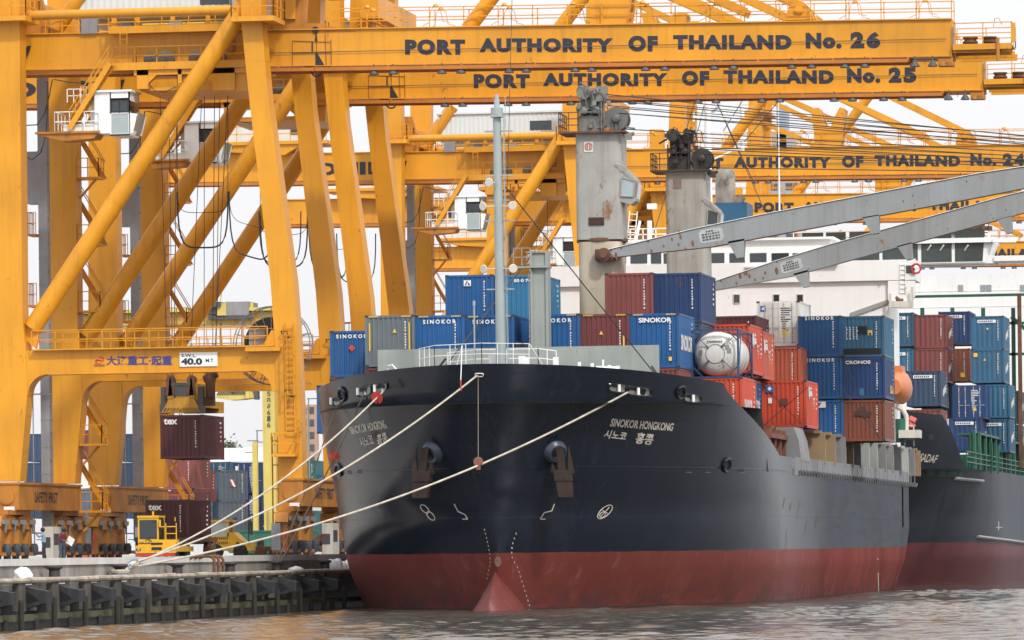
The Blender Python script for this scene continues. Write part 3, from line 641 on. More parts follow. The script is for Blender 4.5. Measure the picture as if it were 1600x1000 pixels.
mb = MB(); mb.bar((-60.2, Y1 + .8, 35.6), (-60.2, Y2 + .8, 35.6), 1.0, 1.3); part('leg_cross_beam', mb, YEL, C26)
mb = MB(); mb.bar((LX - .6, Y1 + .8, 33.9), (LX - .6, Y2 + .8, 33.9), 1.0, 1.2); part('leg_cross_beam', mb, YEL, C26)
for Yp in (YB1 + .5, YB2 + .5):
    mb = MB(); mb.tube(atY(88, 46, Yp), atY(150, -40, Yp), .42, 16); part('back_stay', mb, YEL, C26)
mb = MB(); mb.prism([V((p.x, YB1 + .3, p.z)) for p in (G1(28, 54), G1(28, -20), G1(58, -20), G1(66, 10), G1(73, 20), G1(73, 54))], (0, .5, 0)); part('gusset', mb, YELD, C26)
# upper machinery platform along the rear girder
mb = MB(); yb = YB1 - .75; a, b2 = G1(176, 52), G1(384, 50); z = a.z
mb.box(a.x, b2.x, yb - .25, YB1, z - .1, z + .05); mb.box(a.x, b2.x, yb - .27, yb - .2, z - .12, z + .28)
mb.rail([(a.x, yb - .2, z), (b2.x, yb - .2, z)], 1.05, 1.5, .026, 1)
for px in (184, 220, 275, 330): p = G1(px, 40); mb.box(p.x - .12, p.x + .12, yb - .1, yb + .1, z, z + .95)
mb.box(G1(178, 0).x, G1(384, 0).x, yb - .12, yb + .12, z + .9, z + 1.0)
up_ = part('machine_platform', mb, YEL, C26)
mb = MB(); mb.rail([V((G1(72, 54).x, YB1 - .1, z)), V((a.x, YB1 - .1, z))], 1.0, .9, .026, 1); part('railing', mb, YEL, up_)
mb = MB(); x = G1(128, 54).x; mb.box(x, x + .93, YB1 - .2, YB1 + .3, z, z + .9); mb.box(x + .46, x + .47, YB1 - .21, YB1 - .2, z + .05, z + .85); part('cabinet', mb, STEEL, up_)
mb = MB(); p = G1(205, 42); mb.tube((p.x - .35, yb, z + .3), (p.x + .2, yb, z + .3), .18, 10); mb.box(p.x - .35, p.x + .35, yb - .2, yb + .2, z + .05, z + .15); mb.box(p.x + .0, p.x + .3, yb - .15, yb + .15, z + .1, z + .45); part('winch_motor', mb, SLATE, up_)
mb = MB(); p = G1(278, 42); mb.tube((p.x - .3, yb, z + .32), (p.x + .05, yb, z + .32), .2, 12); mb.box(p.x + .05, p.x + .4, yb - .2, yb + .2, z + .05, z + .5); part('winch_motor', mb, STEEL, up_)
mb = MB(); mb.tube((G1(226, 0).x, yb + .1, z + .36), (G1(372, 0).x, yb + .1, z + .36), .07, 8); part('drive_shaft', mb, INKY, up_)
# machinery house on top (pale ribbed sheet)
PALESH = paint('pale_sheet', (0.60, 0.64, 0.64), 0.5, 0.06, 0.5, 0.12)
mb = MB(); xa, xb = -73.5, -62.6; za, zb2 = 33.3, 35.2; n = 60; vs = []
for i in range(n * 2 + 1):
    x = xa + (xb - xa) * i / (2 * n); y = Y1 + 3.86 - (.03 if (i // 1) % 4 in (0, 1) else 0); vs += [(x, y, za), (x, y, zb2)]
mb.add(vs, [(2 * i, 2 * i + 2, 2 * i + 3, 2 * i + 1) for i in range(2 * n)]); mb.box(xa, xb, Y1 + 3.95, Y2 - 1.8, za, zb2); mb.box(xa - .1, xb + .1, Y1 + 3.7, Y2 - 1.6, zb2, zb2 + .12)
mh = part('machinery_house', mb, PALESH, C26)
mb = MB(); mb.box(-66.2, -64.5, Y1 + 3.82, Y1 + 3.87, za + .6, za + 1.3); part('window', mb, GLASS, mh)
mb = MB(); mb.box(-91.4, -83.2, YB1 + .2, YB2 + .6, 33.5, 35.1); rh = part('electrical_house', mb, PALESH, C26)
mb = MB(); mb.box(-92.2, -82.0, YB1 - 1.2, YB2 + 1.6, 33.2, 33.45); mb.prism([(-91.8, YB1 - 1.0, 33.2), (-84, YB1 - 1.0, 33.2), (-85.5, YB1 - 1.0, 32.4), (-90.5, YB1 - 1.0, 32.75)], (0, 7, 0)); mb.rail([(-92.1, YB1 - 1.15, 33.45), (-82.1, YB1 - 1.15, 33.45)], 1.1, 1.4, .03, 1); part('walkway', mb, YEL, rh)
for x in (-85.2, -84.3): mb = MB(); mb.box(x, x + .6, YB1 + .15, YB1 + .21, 34.0, 34.8); part('window', mb, GLASS, rh)
# letters at the back of the girder
mb = MB(); zz = G1(100, 96).z
for tx, x0, x1 in (('DHI', -83.2, -79.2), ('DCW', -79.0, -75.9)): mb.text(tx, (x0, YB1 - .02, zz), (1, 0, 0), (0, 0, 1), x1 - x0, .95, 0, .05)
part('girder_lettering', mb, INK, C26)
# ---- trolley with walkway, stair and cabin
YT = YB1 - 1.15
def T1(px, py): return atY(px, py, YT)
mb = MB(); a, b2 = T1(176, 102), T1(384, 99); z = a.z
mb.box(a.x, b2.x, YT, YB1 + 7.2, z - .12, z); mb.box(a.x, b2.x, YT - .05, YT + .1, z - .3, z + .12)
for px0, px1, pe in ((213, 231, 139), (331, 366, 141), (277, 283, 130)):
    p, q = T1(px0, 104), T1(px1, 104); mb.box(p.x, q.x, YT + .1, YT + .55, T1(px0, pe).z, z - .12)
for sx, sy in ((231, 1), (331, -1)):
    p = T1(sx, 110); mb.prism([V((p.x, YT + .12, p.z - .2)), V((p.x + sy * .55, YT + .12, p.z - .2)), V((p.x, YT + .12, p.z - .7))], (0, .4, 0))
mb.box(a.x + 1.2, b2.x, YT + .1, YT + .6, z - .6, z - .12)
mb.box(T1(366, 120).x, T1(366, 120).x + .6, YT + .3, YT + .9, T1(366, 141).z, z - .5)
mb.box(T1(215, 130).x, T1(366, 130).x, YT + .6, YB1 + 6.5, T1(215, 141).z, T1(215, 134).z)
tr = part('trolley', mb, YEL, C26)
mb = MB(); mb.rail([(a.x, YT + .02, z), (b2.x, YT + .02, z)], 1.0, 1.35, .026, 1); mb.ladder(T1(193, 103), T1(193, 52), (0, -1, 0), .4, .3, .02); part('railing', mb, YEL, tr)
for px, r in ((232, .40), (256, .48), (304, .46), (335, .50)):
    p = T1(px, 92); mb = MB(); mb.lathe((p.x, YT + .5, z + .32), (0, 1, 0), [(0, r), (.06, r), (.09, r - .07), (.2, r - .07), (.23, r), (.3, r)], 24)
    mb.lathe((p.x, YT + .44, z + .32), (0, 1, 0), [(0, .08), (.06, .1)], 10)
    for k in range(5): t_ = k * 1.257; mb.lathe((p.x + .6 * r * math.cos(t_), YT + .485, z + .32 + .6 * r * math.sin(t_)), (0, 1, 0), [(0, .05), (.012, .05)], 8)
    part('sheave', mb, paint('grey_tan', (0.17, 0.14, 0.11), 0.6, 0.3, 1.0), tr)
mb = MB(); p = T1(208, 92); mb.box(p.x - .1, p.x + .1, YT + .3, YT + .5, z, z + .75); part('bumper_post', mb, YELD, tr); mb = MB(); p = T1(360, 70); mb.lathe((p.x, YT + .3, p.z - .4), (0, 0, 1), [(0, .15), (.1, .25), (.5, .27), (.85, .25), (.9, .1)], 12); part('buffer', mb, YELD, tr)
mb = MB(); p, q = T1(177, 101), T1(114, 203); sy = YT - .15
for e in (0, .75): mb.bar(V((p.x, sy - e, p.z)), V((q.x, sy - e, q.z)), .06, .3); mb.bar(V((p.x, sy - e, p.z + 1.0)), V((q.x, sy - e, q.z + 1.0)), .045); mb.bar(V((p.x, sy - e, p.z + .55)), V((q.x, sy - e, q.z + .55)), .035)
for k in range(15):
    s_ = p.lerp(q, (k + .5) / 15); mb.box(s_.x - .14, s_.x + .14, sy - .75, sy, s_.z, s_.z + .035)
    if k % 3 == 0: mb.bar(V((s_.x, sy - .75, s_.z)), V((s_.x, sy - .75, s_.z + 1.0)), .035)
part('stair', mb, YEL, tr)
a, b2 = T1(152, 214), T1(206.5, 143); mb = MB(); cy0, cy1 = YT - .6, YT + 1.7
lo, hi = a.z, b2.z; xm = T1(176, 200).x
mb.box(a.x, xm - .02, cy0 + .02, cy1, lo + .15, hi - .05)             # blind rear half
mb.box(a.x - .12, b2.x + .12, cy0 - .1, cy1 + .1, hi - .05, hi + .06)
mb.box(T1(140, 0).x, a.x, cy0 + .5, cy1 - .2, lo + .35, hi - .25)
for x in (xm, b2.x - .07): mb.box(x - .02, x + .07, cy0, cy0 + .08, lo + .1, hi - .05)
for zz_ in (lo, (lo + hi) / 2 - .02, hi - .5): mb.box(xm, b2.x + .02, cy0, cy0 + .07, zz_, zz_ + .1)
mb.box(xm, b2.x, cy0, cy1, hi - .55, hi - .05); mb.box(xm, b2.x, cy0, cy1, lo, lo + .08); mb.box(xm, b2.x, cy1 - .06, cy1, lo, hi)
mb.box(b2.x - .05, b2.x, cy0, cy0 + .08, lo, hi); mb.box(b2.x - .05, b2.x, cy1 - .1, cy1, lo, hi)
mb.prism([(b2.x, cy0 + .01, (lo + hi) / 2), (b2.x + .42, cy0 + .01, (lo + hi) / 2 - .05), (b2.x + .15, cy0 + .01, lo + .15), (b2.x, cy0 + .01, lo + .1)], (0, .05, 0))
mb.prism([(b2.x, cy1 - .06, (lo + hi) / 2), (b2.x + .42, cy1 - .06, (lo + hi) / 2 - .05), (b2.x + .15, cy1 - .06, lo + .15), (b2.x, cy1 - .06, lo + .1)], (0, .05, 0))
cabn = part('operator_cabin', mb, WHITE, C26)
mb = MB(); mb.box(xm + .07, b2.x - .07, cy0 + .03, cy0 + .05, (lo + hi) / 2 + .08, hi - .5); mb.box(b2.x - .03, b2.x - .01, cy0 + .1, cy1 - .1, (lo + hi) / 2 + .05, hi - .5); part('window', mb, GLASS, cabn)
mb = MB(); mb.box(xm + .07, b2.x - .07, cy0 + .03, cy0 + .05, lo + .1, (lo + hi) / 2 - .02); mb.obox(((b2.x + .27), (cy0 + cy1) / 2, (lo * 2 + hi) / 3 - .05), V((.005, 0, 0)), V((0, (cy1 - cy0) / 2 - .08, 0)), V((.13, 0, .5))); part('window', mb, GLASSL, cabn)
mb = MB(); mb.bar((xm + .05, cy0 + .01, hi - .52), (b2.x - .05, cy0 + .01, hi - .52), .06); mb.bar((xm + .05, cy0 + .01, (lo + hi) / 2 + .08), (b2.x - .05, cy0 + .01, (lo + hi) / 2 + .08), .07); mb.bar((xm + .06, cy0 + .01, (lo + hi) / 2 + .08), (xm + .06, cy0 + .01, hi - .5), .09); mb.bar((xm + .55, cy0 + .015, (lo + hi) / 2), (xm + .55, cy0 + .015, hi - .5), .04); mb.bar((b2.x - .08, cy0 + .01, (lo + hi) / 2 + .08), (b2.x - .08, cy0 + .01, hi - .5), .09); part('window_frame', mb, BLACK, cabn)
mb = MB(); p, q = T1(60, 208), T1(160, 207); zz_ = p.z; mb.box(p.x, q.x, cy0 - .2, cy1 + .3, zz_ - .12, zz_); mb.prism([(p.x, cy0 - .1, zz_ - .12), (q.x - .1, cy0 - .1, zz_ - .12), (q.x - .3, cy0 - .1, zz_ - .42), (p.x + 1.6, cy0 - .1, zz_ - .55)], (0, 1.6, 0)); part('balcony', mb, YELD, cabn)
mb = MB(); mb.rail([(T1(88, 0).x, cy0 - .1, zz_), (q.x, cy0 - .1, zz_)], 1.1, .8, .024, 1); mb.rail([(T1(88, 0).x, cy0 - .1, zz_), (T1(88, 0).x, cy1, zz_)], 1.1, .8, .024, 1); mb.box(T1(100, 0).x, T1(157, 0).x, cy0 + .1, cy0 + .6, zz_, zz_ + .4)
x = T1(102, 0).x; mb.rail([(x, cy0 + .8, zz_ + 1.7), (x + .75, cy0 + .8, zz_ + 1.7)], .75, .4, .022, 1); mb.ladder((x + .95, cy0 + .8, zz_), (x + .95, cy0 + .8, zz_ + 2.6), (0, -1, 0), .3, .3, .02); part('balcony_railing', mb, WHITE, cabn)
# festoon cables under the girder
mb = MB(); zf = T1(100, 124).z
mb.path(catenary(T1(82, 124), T1(41, 130), 1.0)[:0] + [T1(82, 124), T1(77, 150), T1(70, 178), T1(58, 195), T1(40, 196), T1(30, 190)], .035, 5)
mb.path([T1(75, 128), T1(74, 180), T1(72, 210), T1(64, 238), T1(50, 250), T1(36, 243), T1(25, 230)], .035, 5)
mb.path([T1(84, 124), T1(110, 129), T1(140, 130), T1(165, 124)], .03, 5); mb.path([T1(232, 130), T1(242, 142), T1(258, 144), T1(274, 136)], .025, 5)
part('festoon_cable', mb, BLACK, C26)
def loop(px0, py0, px1, py1, sag, r):
    mb = MB()
    a, b2 = atY(px0, py0, YB1 + 4), atY(px1, py1, YB1 + 4); n = 18; pts = []
    for i in range(n + 1):
        t_ = i / n; u2 = .5 - .5 * math.cos(math.pi * t_); p = a.lerp(b2, u2); pts.append(p - V((0, 0, sag * (1 - (2 * t_ - 1) ** 4 * .999))))
    mb.path(pts, r, 5); part('festoon_cable', mb, BLACK, C26)
loop(277, 300, 356, 299, 3.2, .05); loop(277, 300, 356, 299, 1.2, .02); loop(358, 299, 424, 318, 3.4, .045); loop(358, 299, 424, 318, 1.6, .018); loop(405, 330, 470, 330, 3.0, .04)
mb = MB(); mb.tube(atY(356, 299, YB1 + 4), atY(356, 115, YB1 + 4), .02, 5); part('hanger_rope', mb, BLACK, C26); mb = MB(); mb.tube(atY(277, 300, YB1 + 4), atY(277, 115, YB1 + 4), .02, 5)
part('hanger_rope', mb, BLACK, C26)
# hoist ropes with the head block and spreader hang from the trolley: spreader built as its own thing below
# ---- copies along the quay
PER = 23.05
def new_number(c, num):
    # the boom carrying the wording, and its number
    bo = [x for x in c.children if x.name.startswith('boom') and not x.name.startswith('boom_') and any(y.name.startswith('floodlight') for y in x.children)][0]
    dy = ORG[c].y - ORG[C26].y; mb = MB()
    for k, chh in enumerate(num):
        x0 = (1329, 1354)[k]; x1 = x0 + 21.5; a = atY(x0, 75.7, YB1 - .016); q = atY(x1, 75.4, YB1 - .016); tp_ = atY(x1, 49.5, YB1 - .016)
        mb.text(chh, a + V((0, dy, 0)), q - a, u_, (q - a).length, tp_.z - q.z, 0, .075)
    part('number_lettering', mb, INK, bo)
CR = {26: C26}
for num, dy, lab in ((25, 23.05, 'second yellow quay crane with number 25 on its boom, just behind the front one'), (24, 119.0, 'third yellow quay crane with number 24 on its boom, behind the grey deck cranes'), (23, 169.0, 'yellow quay crane whose boom lettering is half hidden by the grey ship jibs'), (22, 226.0, 'farthest and palest yellow quay crane, beyond the white bridges')):
    CR[num] = copy_tree(C26, (0, dy, 0), lab)
for num, c in CR.items(): new_number(c, str(num))
for num, sz in ((24, 1.055), (23, 1.04), (22, 1.0)): CR[num].scale = (1, 1, sz)          # the older cranes further along stand a little taller
# ------------------------------------------------------------------ the big container ship
CL = -42.6; YS = 0.0
_p = atX(750, 566, CL); YS = _p.y                      # stem head
ZR = 2.78                                              # top of the red boot topping
def lerp(a, b, t): return a + (b - a) * t
def sstep(a, b, x): t = max(0., min(1., (x - a) / (b - a))); return t * t * (3 - 2 * t)
def hull_fn(B, L0, flare=1.0):
    def stem(z):
        return lerp(5.2, 3.2, sstep(-1.0, 5.0, z)) if z < 5 else lerp(3.2, 0.0, ((z - 5.0) / 6.8) ** 0.85)
    def half(a, z):
        k = max(0., min(1., z / 11.5)); m_ = lerp(0.90, 0.54, k ** 0.75); L = lerp(L0 + 3, L0 - 3, k)
        t = max(0., min(1., (a - stem(z)) / L)); h = B * (1 - (1 - t) ** 2.0) ** m_
        if z < 2.0: h *= 1 - 0.02 * (2.0 - z)
        return h
    return stem, half
BH = 11.35
stem, half = hull_fn(BH, 22.5)
AEND = 101.0
def ztop(a):
    if a < 11.5: return lerp(11.75, 10.98, a / 11.5)
    if a < 25.5: return lerp(10.98, 7.62, ((a - 11.5) / 14) ** .70)
    return 7.62
def hull_mesh(stem, half, ztop, aend, cl, ys, zs_n=26, taper=1.0):
    st = [0, .02, .05, .1, .2, .35, .55, .8, 1.1, 1.5, 2, 2.6, 3.3, 4.1, 5, 6, 7.2, 8.5, 10, 11.49, 11.5, 12.2, 13, 14, 15.5, 17, 19, 21, 23, 25.5, 25.51, 27, 30, 34, 40, 50, 60, 72, 85, 97, aend - 5, aend]
    mb = MB(); rows = []
    for side in (-1, 1):
        grid = []
        for s_ in st:
            colm = []; zt = ztop(s_)
            for k in range(zs_n + 1):
                z = lerp(-1.6, zt, k / zs_n)
                a = s_ + stem(z) * (1 - sstep(0, 27, s_))
                # aft taper
                h = half(a, z); e = max(0, (a - (aend - 16)) / 16); h *= 1 - taper * 0.05 * e ** 2 * max(0, 1 - z / 4)
                colm.append(V((cl + side * h, ys + a, z)))
            grid.append(colm)
        o = len(mb.v); n = zs_n + 1; vs = [v for c in grid for v in c]; fs = []
        for i in range(len(st) - 1):
            for k in range(zs_n):
                f = (i * n + k, (i + 1) * n + k, (i + 1) * n + k + 1, i * n + k + 1); fs.append(f if side == 1 else f[::-1])
        mb.add(vs, fs, 0, True); rows.append((o, n, grid))
    # deck and transom
    g0, g1 = rows[0][2], rows[1][2]
    return mb, g0, g1
hm, gl, gr_ = hull_mesh(stem, half, ztop, AEND, CL, YS)
n = 27
tv = [c for c in gl[-1]] + [c for c in gr_[-1]][::-1]; hm.add(tv, [tuple(range(len(tv)))[::-1]])
# inner side of the bulwark + decks
dk = []
for c0, c1 in zip(gl, gr_):
    a = c0[-1].y - YS
    dk.append((V((c0[-1].x * .994 + CL * .006, c0[-1].y, (9.9 if a < 20 else 6.75))), V((c1[-1].x * .994 + CL * .006, c1[-1].y, (9.9 if a < 20 else 6.75)))))
dk = [d_ for d_ in dk if d_[1].x - d_[0].x > .2]
vs = [p for d_ in dk for p in d_]; hm.add(vs, [(2 * i, 2 * i + 1, 2 * i + 3, 2 * i + 2) for i in range(len(dk) - 1)], 1)
# hull paint
m = bpy.data.materials.new('hull_paint'); t, b = nodes_of(m)
geo = N(t, 'ShaderNodeNewGeometry'); tc = N(t, 'ShaderNodeTexCoord').outputs['Object']
sep = N(t, 'ShaderNodeSeparateXYZ'); t.links.new(geo.outputs['Position'], sep.inputs[0])
nz = noise(t, mapped(t, tc, 1, 1, 1), 0.8, 3)
zz = N(t, 'ShaderNodeMath', operation='MULTIPLY_ADD'); zz.inputs[1].default_value = 0.10; t.links.new(nz, zz.inputs[0]); t.links.new(sep.outputs[2], zz.inputs[2])
isred = N(t, 'ShaderNodeMath', operation='LESS_THAN'); isred.inputs[1].default_value = ZR + .05; t.links.new(zz.outputs[0], isred.inputs[0])
br = ramp(t, noise(t, mapped(t, tc, 1, 1, .35), .22, 6, .6), .35, .75)
smap = N(t, 'ShaderNodeMapping'); smap.inputs['Rotation'].default_value = (R(-28), 0, 0); smap.inputs['Scale'].default_value = (.3, .16, 1.5); t.links.new(tc, smap.inputs['Vector'])
scuff = ramp(t, noise(t, smap.outputs[0], .9, 7, .72), .47, .60)
drip = ramp(t, noise(t, mapped(t, tc, 2.0, 2.0, .10), 1.1, 5, .65), .50, .85)
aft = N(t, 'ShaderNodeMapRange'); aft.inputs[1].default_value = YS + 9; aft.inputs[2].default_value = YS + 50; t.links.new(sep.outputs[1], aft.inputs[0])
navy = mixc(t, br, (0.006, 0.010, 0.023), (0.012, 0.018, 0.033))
worn = mixc(t, br, (0.013, 0.022, 0.037), (0.030, 0.042, 0.060))       # sky sheen painted in as a greyer tone along the parallel side
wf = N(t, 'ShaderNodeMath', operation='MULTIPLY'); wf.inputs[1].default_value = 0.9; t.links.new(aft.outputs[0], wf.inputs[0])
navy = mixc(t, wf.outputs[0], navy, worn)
f1 = N(t, 'ShaderNodeMath', operation='MULTIPLY'); f1.inputs[1].default_value = .30; t.links.new(drip, f1.inputs[0])
navy = mixc(t, f1.outputs[0], navy, (0.050, 0.055, 0.06))
af2 = N(t, 'ShaderNodeMapRange'); af2.inputs[1].default_value = YS + 8; af2.inputs[2].default_value = YS + 26; t.links.new(sep.outputs[1], af2.inputs[0])
f2 = N(t, 'ShaderNodeMath', operation='MULTIPLY'); t.links.new(scuff, f2.inputs[0]); t.links.new(af2.outputs[0], f2.inputs[1])
navy = mixc(t, f2.outputs[0], navy, (0.010, 0.013, 0.018))
redc = mixc(t, br, (0.165, 0.029, 0.022), (0.235, 0.052, 0.040))
redc = mixc(t, ramp(t, noise(t, mapped(t, tc, 1.4, 1.4, .30), 1.3, 7, .75), .54, .74), redc, (0.30, 0.12, 0.105))
low = N(t, 'ShaderNodeMapRange'); low.inputs[1].default_value = 1.5; low.inputs[2].default_value = .3; low.inputs[3].default_value = 0; low.inputs[4].default_value = .9; t.links.new(zz.outputs[0], low.inputs[0])
lf = N(t, 'ShaderNodeMath', operation='MULTIPLY'); t.links.new(ramp(t, noise(t, mapped(t, tc, .5, .5, .9), 1.1, 7, .75), .44, .56), lf.inputs[0]); t.links.new(low.outputs[0], lf.inputs[1])
redc = mixc(t, lf.outputs[0], redc, (0.085, 0.032, 0.034))
sc2 = N(t, 'ShaderNodeMath', operation='LESS_THAN'); sc2.inputs[1].default_value = .16; t.links.new(zz.outputs[0], sc2.inputs[0])
redc = mixc(t, sc2.outputs[0], redc, (0.055, 0.035, 0.03))
c = mixc(t, isred.outputs[0], navy, redc); t.links.new(c, b.inputs['Base Color'])
rg = N(t, 'ShaderNodeMapRange'); rg.inputs[3].default_value = .20; rg.inputs[4].default_value = .46; t.links.new(aft.outputs[0], rg.inputs[0])
rg2 = N(t, 'ShaderNodeMath', operation='MULTIPLY_ADD'); rg2.inputs[1].default_value = .28; t.links.new(isred.outputs[0], rg2.inputs[0]); t.links.new(rg.outputs[0], rg2.inputs[2]); t.links.new(rg2.outputs[0], b.inputs['Roughness'])
sp_ = N(t, 'ShaderNodeMapRange'); sp_.inputs[3].default_value = .55; sp_.inputs[4].default_value = .07; t.links.new(aft.outputs[0], sp_.inputs[0]); t.links.new(sp_.outputs[0], b.inputs['Specular IOR Level'])
# plating: seams and slight dents between the frames
yz = N(t, 'ShaderNodeCombineXYZ'); sp2 = N(t, 'ShaderNodeSeparateXYZ'); t.links.new(tc, sp2.inputs[0]); t.links.new(sp2.outputs[1], yz.inputs[0]); t.links.new(sp2.outputs[2], yz.inputs[1])
bk = N(t, 'ShaderNodeTexBrick'); bk.inputs['Scale'].default_value = 1.0; bk.inputs['Mortar Size'].default_value = .018; bk.inputs['Brick Width'].default_value = 7.5; bk.inputs['Row Height'].default_value = 2.25; bk.inputs['Color1'].default_value = (1, 1, 1, 1); bk.inputs['Color2'].default_value = (1, 1, 1, 1); bk.inputs['Mortar'].default_value = (0, 0, 0, 1); t.links.new(yz.outputs[0], bk.inputs['Vector'])
wv = N(t, 'ShaderNodeTexWave'); wv.bands_direction = 'Y'; wv.inputs['Scale'].default_value = .42; wv.inputs['Distortion'].default_value = 2.0; wv.inputs['Detail'].default_value = 2; t.links.new(tc, wv.inputs['Vector'])
hs_ = N(t, 'ShaderNodeMath', operation='MULTIPLY_ADD'); hs_.inputs[1].default_value = .08; t.links.new(wv.outputs['Fac'], hs_.inputs[0]); t.links.new(noise(t, mapped(t, tc, 1.0, .5, .5), .55, 4, .55), hs_.inputs[2])
h2_ = N(t, 'ShaderNodeMath', operation='MULTIPLY_ADD'); h2_.inputs[1].default_value = .25; t.links.new(bk.outputs['Color'], h2_.inputs[0]); t.links.new(hs_.outputs[0], h2_.inputs[2])
bmp = N(t, 'ShaderNodeBump'); bmp.inputs['Strength'].default_value = .45; bmp.inputs['Distance'].default_value = .04
t.links.new(h2_.outputs[0], bmp.inputs['Height']); t.links.new(bmp.outputs[0], b.inputs['Normal'])
HULLM = m
DECK = paint('deck_green_grey', (0.12, 0.13, 0.12), .8, .3, .5, .2)
SHIP = thing('container_ship', 'big black container ship with a red underside and white lettering on its bow', 'ship', (CL, YS, 0))
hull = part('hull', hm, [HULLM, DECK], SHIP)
HB = BVHTree.FromPolygons([V(v) for v in hm.v], hm.f)
def on_hull(px, py, out=.02, bvh=None):
    loc, nrm, i, d_ = (bvh or HB).ray_cast(EYE, ray(px, py).normalized())
    if loc is None: return None, None
    if nrm.dot(ray(px, py)) > 0: nrm = -nrm
    return loc + nrm * out, nrm
# bulb
bm_ = MB()
rows = 18; cols = 28; vs = []
for i in range(rows + 1):
    u = i / rows; yv = YS + 1.9 + 9.5 * u ** 1.15; s_ = math.sin(math.pi / 2 * min(1, u * 2.2 + .10)) ** .55
    ztp = lerp(.3, 3.1, min(1, u * 2.0) ** .75); wd = 1.75 * s_ * (1 - .3 * u)
    for k in range(cols):
        tt = 2 * math.pi * k / cols; cx_, cz_ = math.cos(tt), math.sin(tt); zc_ = -.6
        if cz_ >= 0: fz = abs(tt / (math.pi / 2) if tt <= math.pi / 2 else (math.pi - tt) / (math.pi / 2)); vs.append(V((CL - .1 + math.copysign(wd * max(.02, 1 - fz) ** 1.25, cx_), yv + .5 * fz, zc_ + (ztp - zc_) * fz)))
        else: vs.append(V((CL - .1 + wd * cx_, yv, zc_ + 1.2 * cz_)))
bm_.add(vs, [(i * cols + k, i * cols + (k + 1) % cols, (i + 1) * cols + (k + 1) % cols, (i + 1) * cols + k) for i in range(rows) for k in range(cols)] + [tuple(range(cols))[::-1]], 0, True)
part('bulb', bm_, paint('bulb_red', (0.158, 0.029, 0.023), .55, .3, 1.2, .35, .35, rust_col=(.28, .11, .09), rust_scale=1.6, grime=(.14, .05, .05)), SHIP)
# knuckle strake along the bow and deck-edge slot
mb = MB()
for side in (-1, 1):
    pts = []
    for i in range(60):
        a = 2.4 + (i / 59) * 26; h = half(a, 6.86)
        if h > 1.2: pts.append(V((CL + side * (h + .012), YS + a, 6.86)))
    mb.path(pts, .02, 5)
part('knuckle', mb, HULLM, SHIP)
mb = MB()
for side in (1, -1):
    x = CL + side * BH
    mb.prism([(x - side * .25, YS + 30, 6.85), (x + side * .04, YS + 32.0, 6.98), (x + side * .04, YS + 32.0, 7.55), (x - side * .1, YS + 29, 7.62)], (-side * .3, .01, 0))
    mb.box(x - side * .1, x + side * .05, YS + 32, YS + AEND, 6.98, 7.66)
    mb.box(x - side * .2, x + side * .04, YS + 32, YS + AEND, 6.70, 6.97)
    for k in range(27): mb.box(x, x + side * .065, YS + 32.4 + k * 2.8, YS + 32.46 + k * 2.8, 6.99, 7.66)
part('side_bulwark', mb, paint('side_grey', (0.20, 0.205, 0.215), .55, .15, .4, .35, .1), SHIP)
mb = MB()
for side in (1, -1):
    x = CL + side * BH
    mb.box(x + side * .041, x + side * .05, YS + 34, YS + AEND, 6.74, 6.93)  # black strip, the shade of the deck-edge gap put into its colour
    for k in range(50): y = YS + 34.2 + k * 1.46; mb.bar((x + side * .06, y, 6.72), (x + side * .14, y + .35, 6.98), .07, mi=1)
part('scupper_slot', mb, [plain('slot_black', (.01, .01, .012), .8), STEELD], SHIP)
# coaming plates
OCHRE = paint('coaming_ochre', (0.27, 0.19, 0.10), .6, .3, .5, .5, .5)
mats3 = [OCHRE, paint('coaming_grey', (0.20, 0.205, 0.21), .55, .2, .6, .35, .15), paint('coaming_pale', (0.33, 0.35, 0.33), .5, .12, .6, .3, .1)]
pxs = [1240, 1276, 1292, 1308, 1320, 1332, 1345, 1358, 1371, 1383, 1395, 1406, 1416, 1425]
for i, px in enumerate(pxs):
    y = atX(px + 10, 700, CL + BH).y; x1 = CL + BH + .02; mb = MB(); zt = 9.3
    if i == 0: mb.prism([(x1 - 1.6, y, 7.5), (x1 + .05, y, 7.5), (x1 - .1, y, 8.6), (x1 - .35, y, 9.3), (x1 - 1.3, y, 9.3)], (0, 4.5, 0))
    else: mb.prism([(x1 - 1.7, y, 7.5), (x1 + .1, y, 7.5), (x1 + .08, y, 9.2), (x1 - 1.7, y, 9.2)], (0, .35, 0)); mb.box(x1 - .12, x1 + .05, y + .35, y + .9, 7.5, 8.6); mb.box(x1 - 1.6, x1 - .15, y - .2, y + .6, 9.18, 9.36)
    part('coaming_stay', mb, mats3[(1, 0, 0, 1, 0, 1, 2, 2, 1, 1, 1, 2, 1, 0)[i]], SHIP)
mb = MB(); mb.box(CL - 10.4, CL + 9.4, YS + 27.5, YS + AEND - 12, 6.8, 8.2); part('hatch_coaming', mb, RUST, SHIP)
mb = MB()
HC = paint('hatch_red', (0.20, 0.065, 0.04), .7, .35, .7, .4, .4)
for k in range(4): mb.box(CL - 10.6, CL + 10.4, YS + 43.5 + k * 12.6, YS + 55.5 + k * 12.6, 8.21, 8.9)
for k in range(6): mb.box(CL + 9.5 + .1 * (k % 2), CL + 10.6, YS + 28 + k * 2.4, YS + 28.3 + k * 2.4, 7.2, 9.1); 
mb.box(CL + 9.0, CL + 10.7, YS + 27.8, YS + 43, 8.6, 8.85); mb.box(CL + 9.2, CL + 10.4, YS + 30, YS + 31.5, 7.8, 9.3)
part('hatch_cover', mb, HC, SHIP)
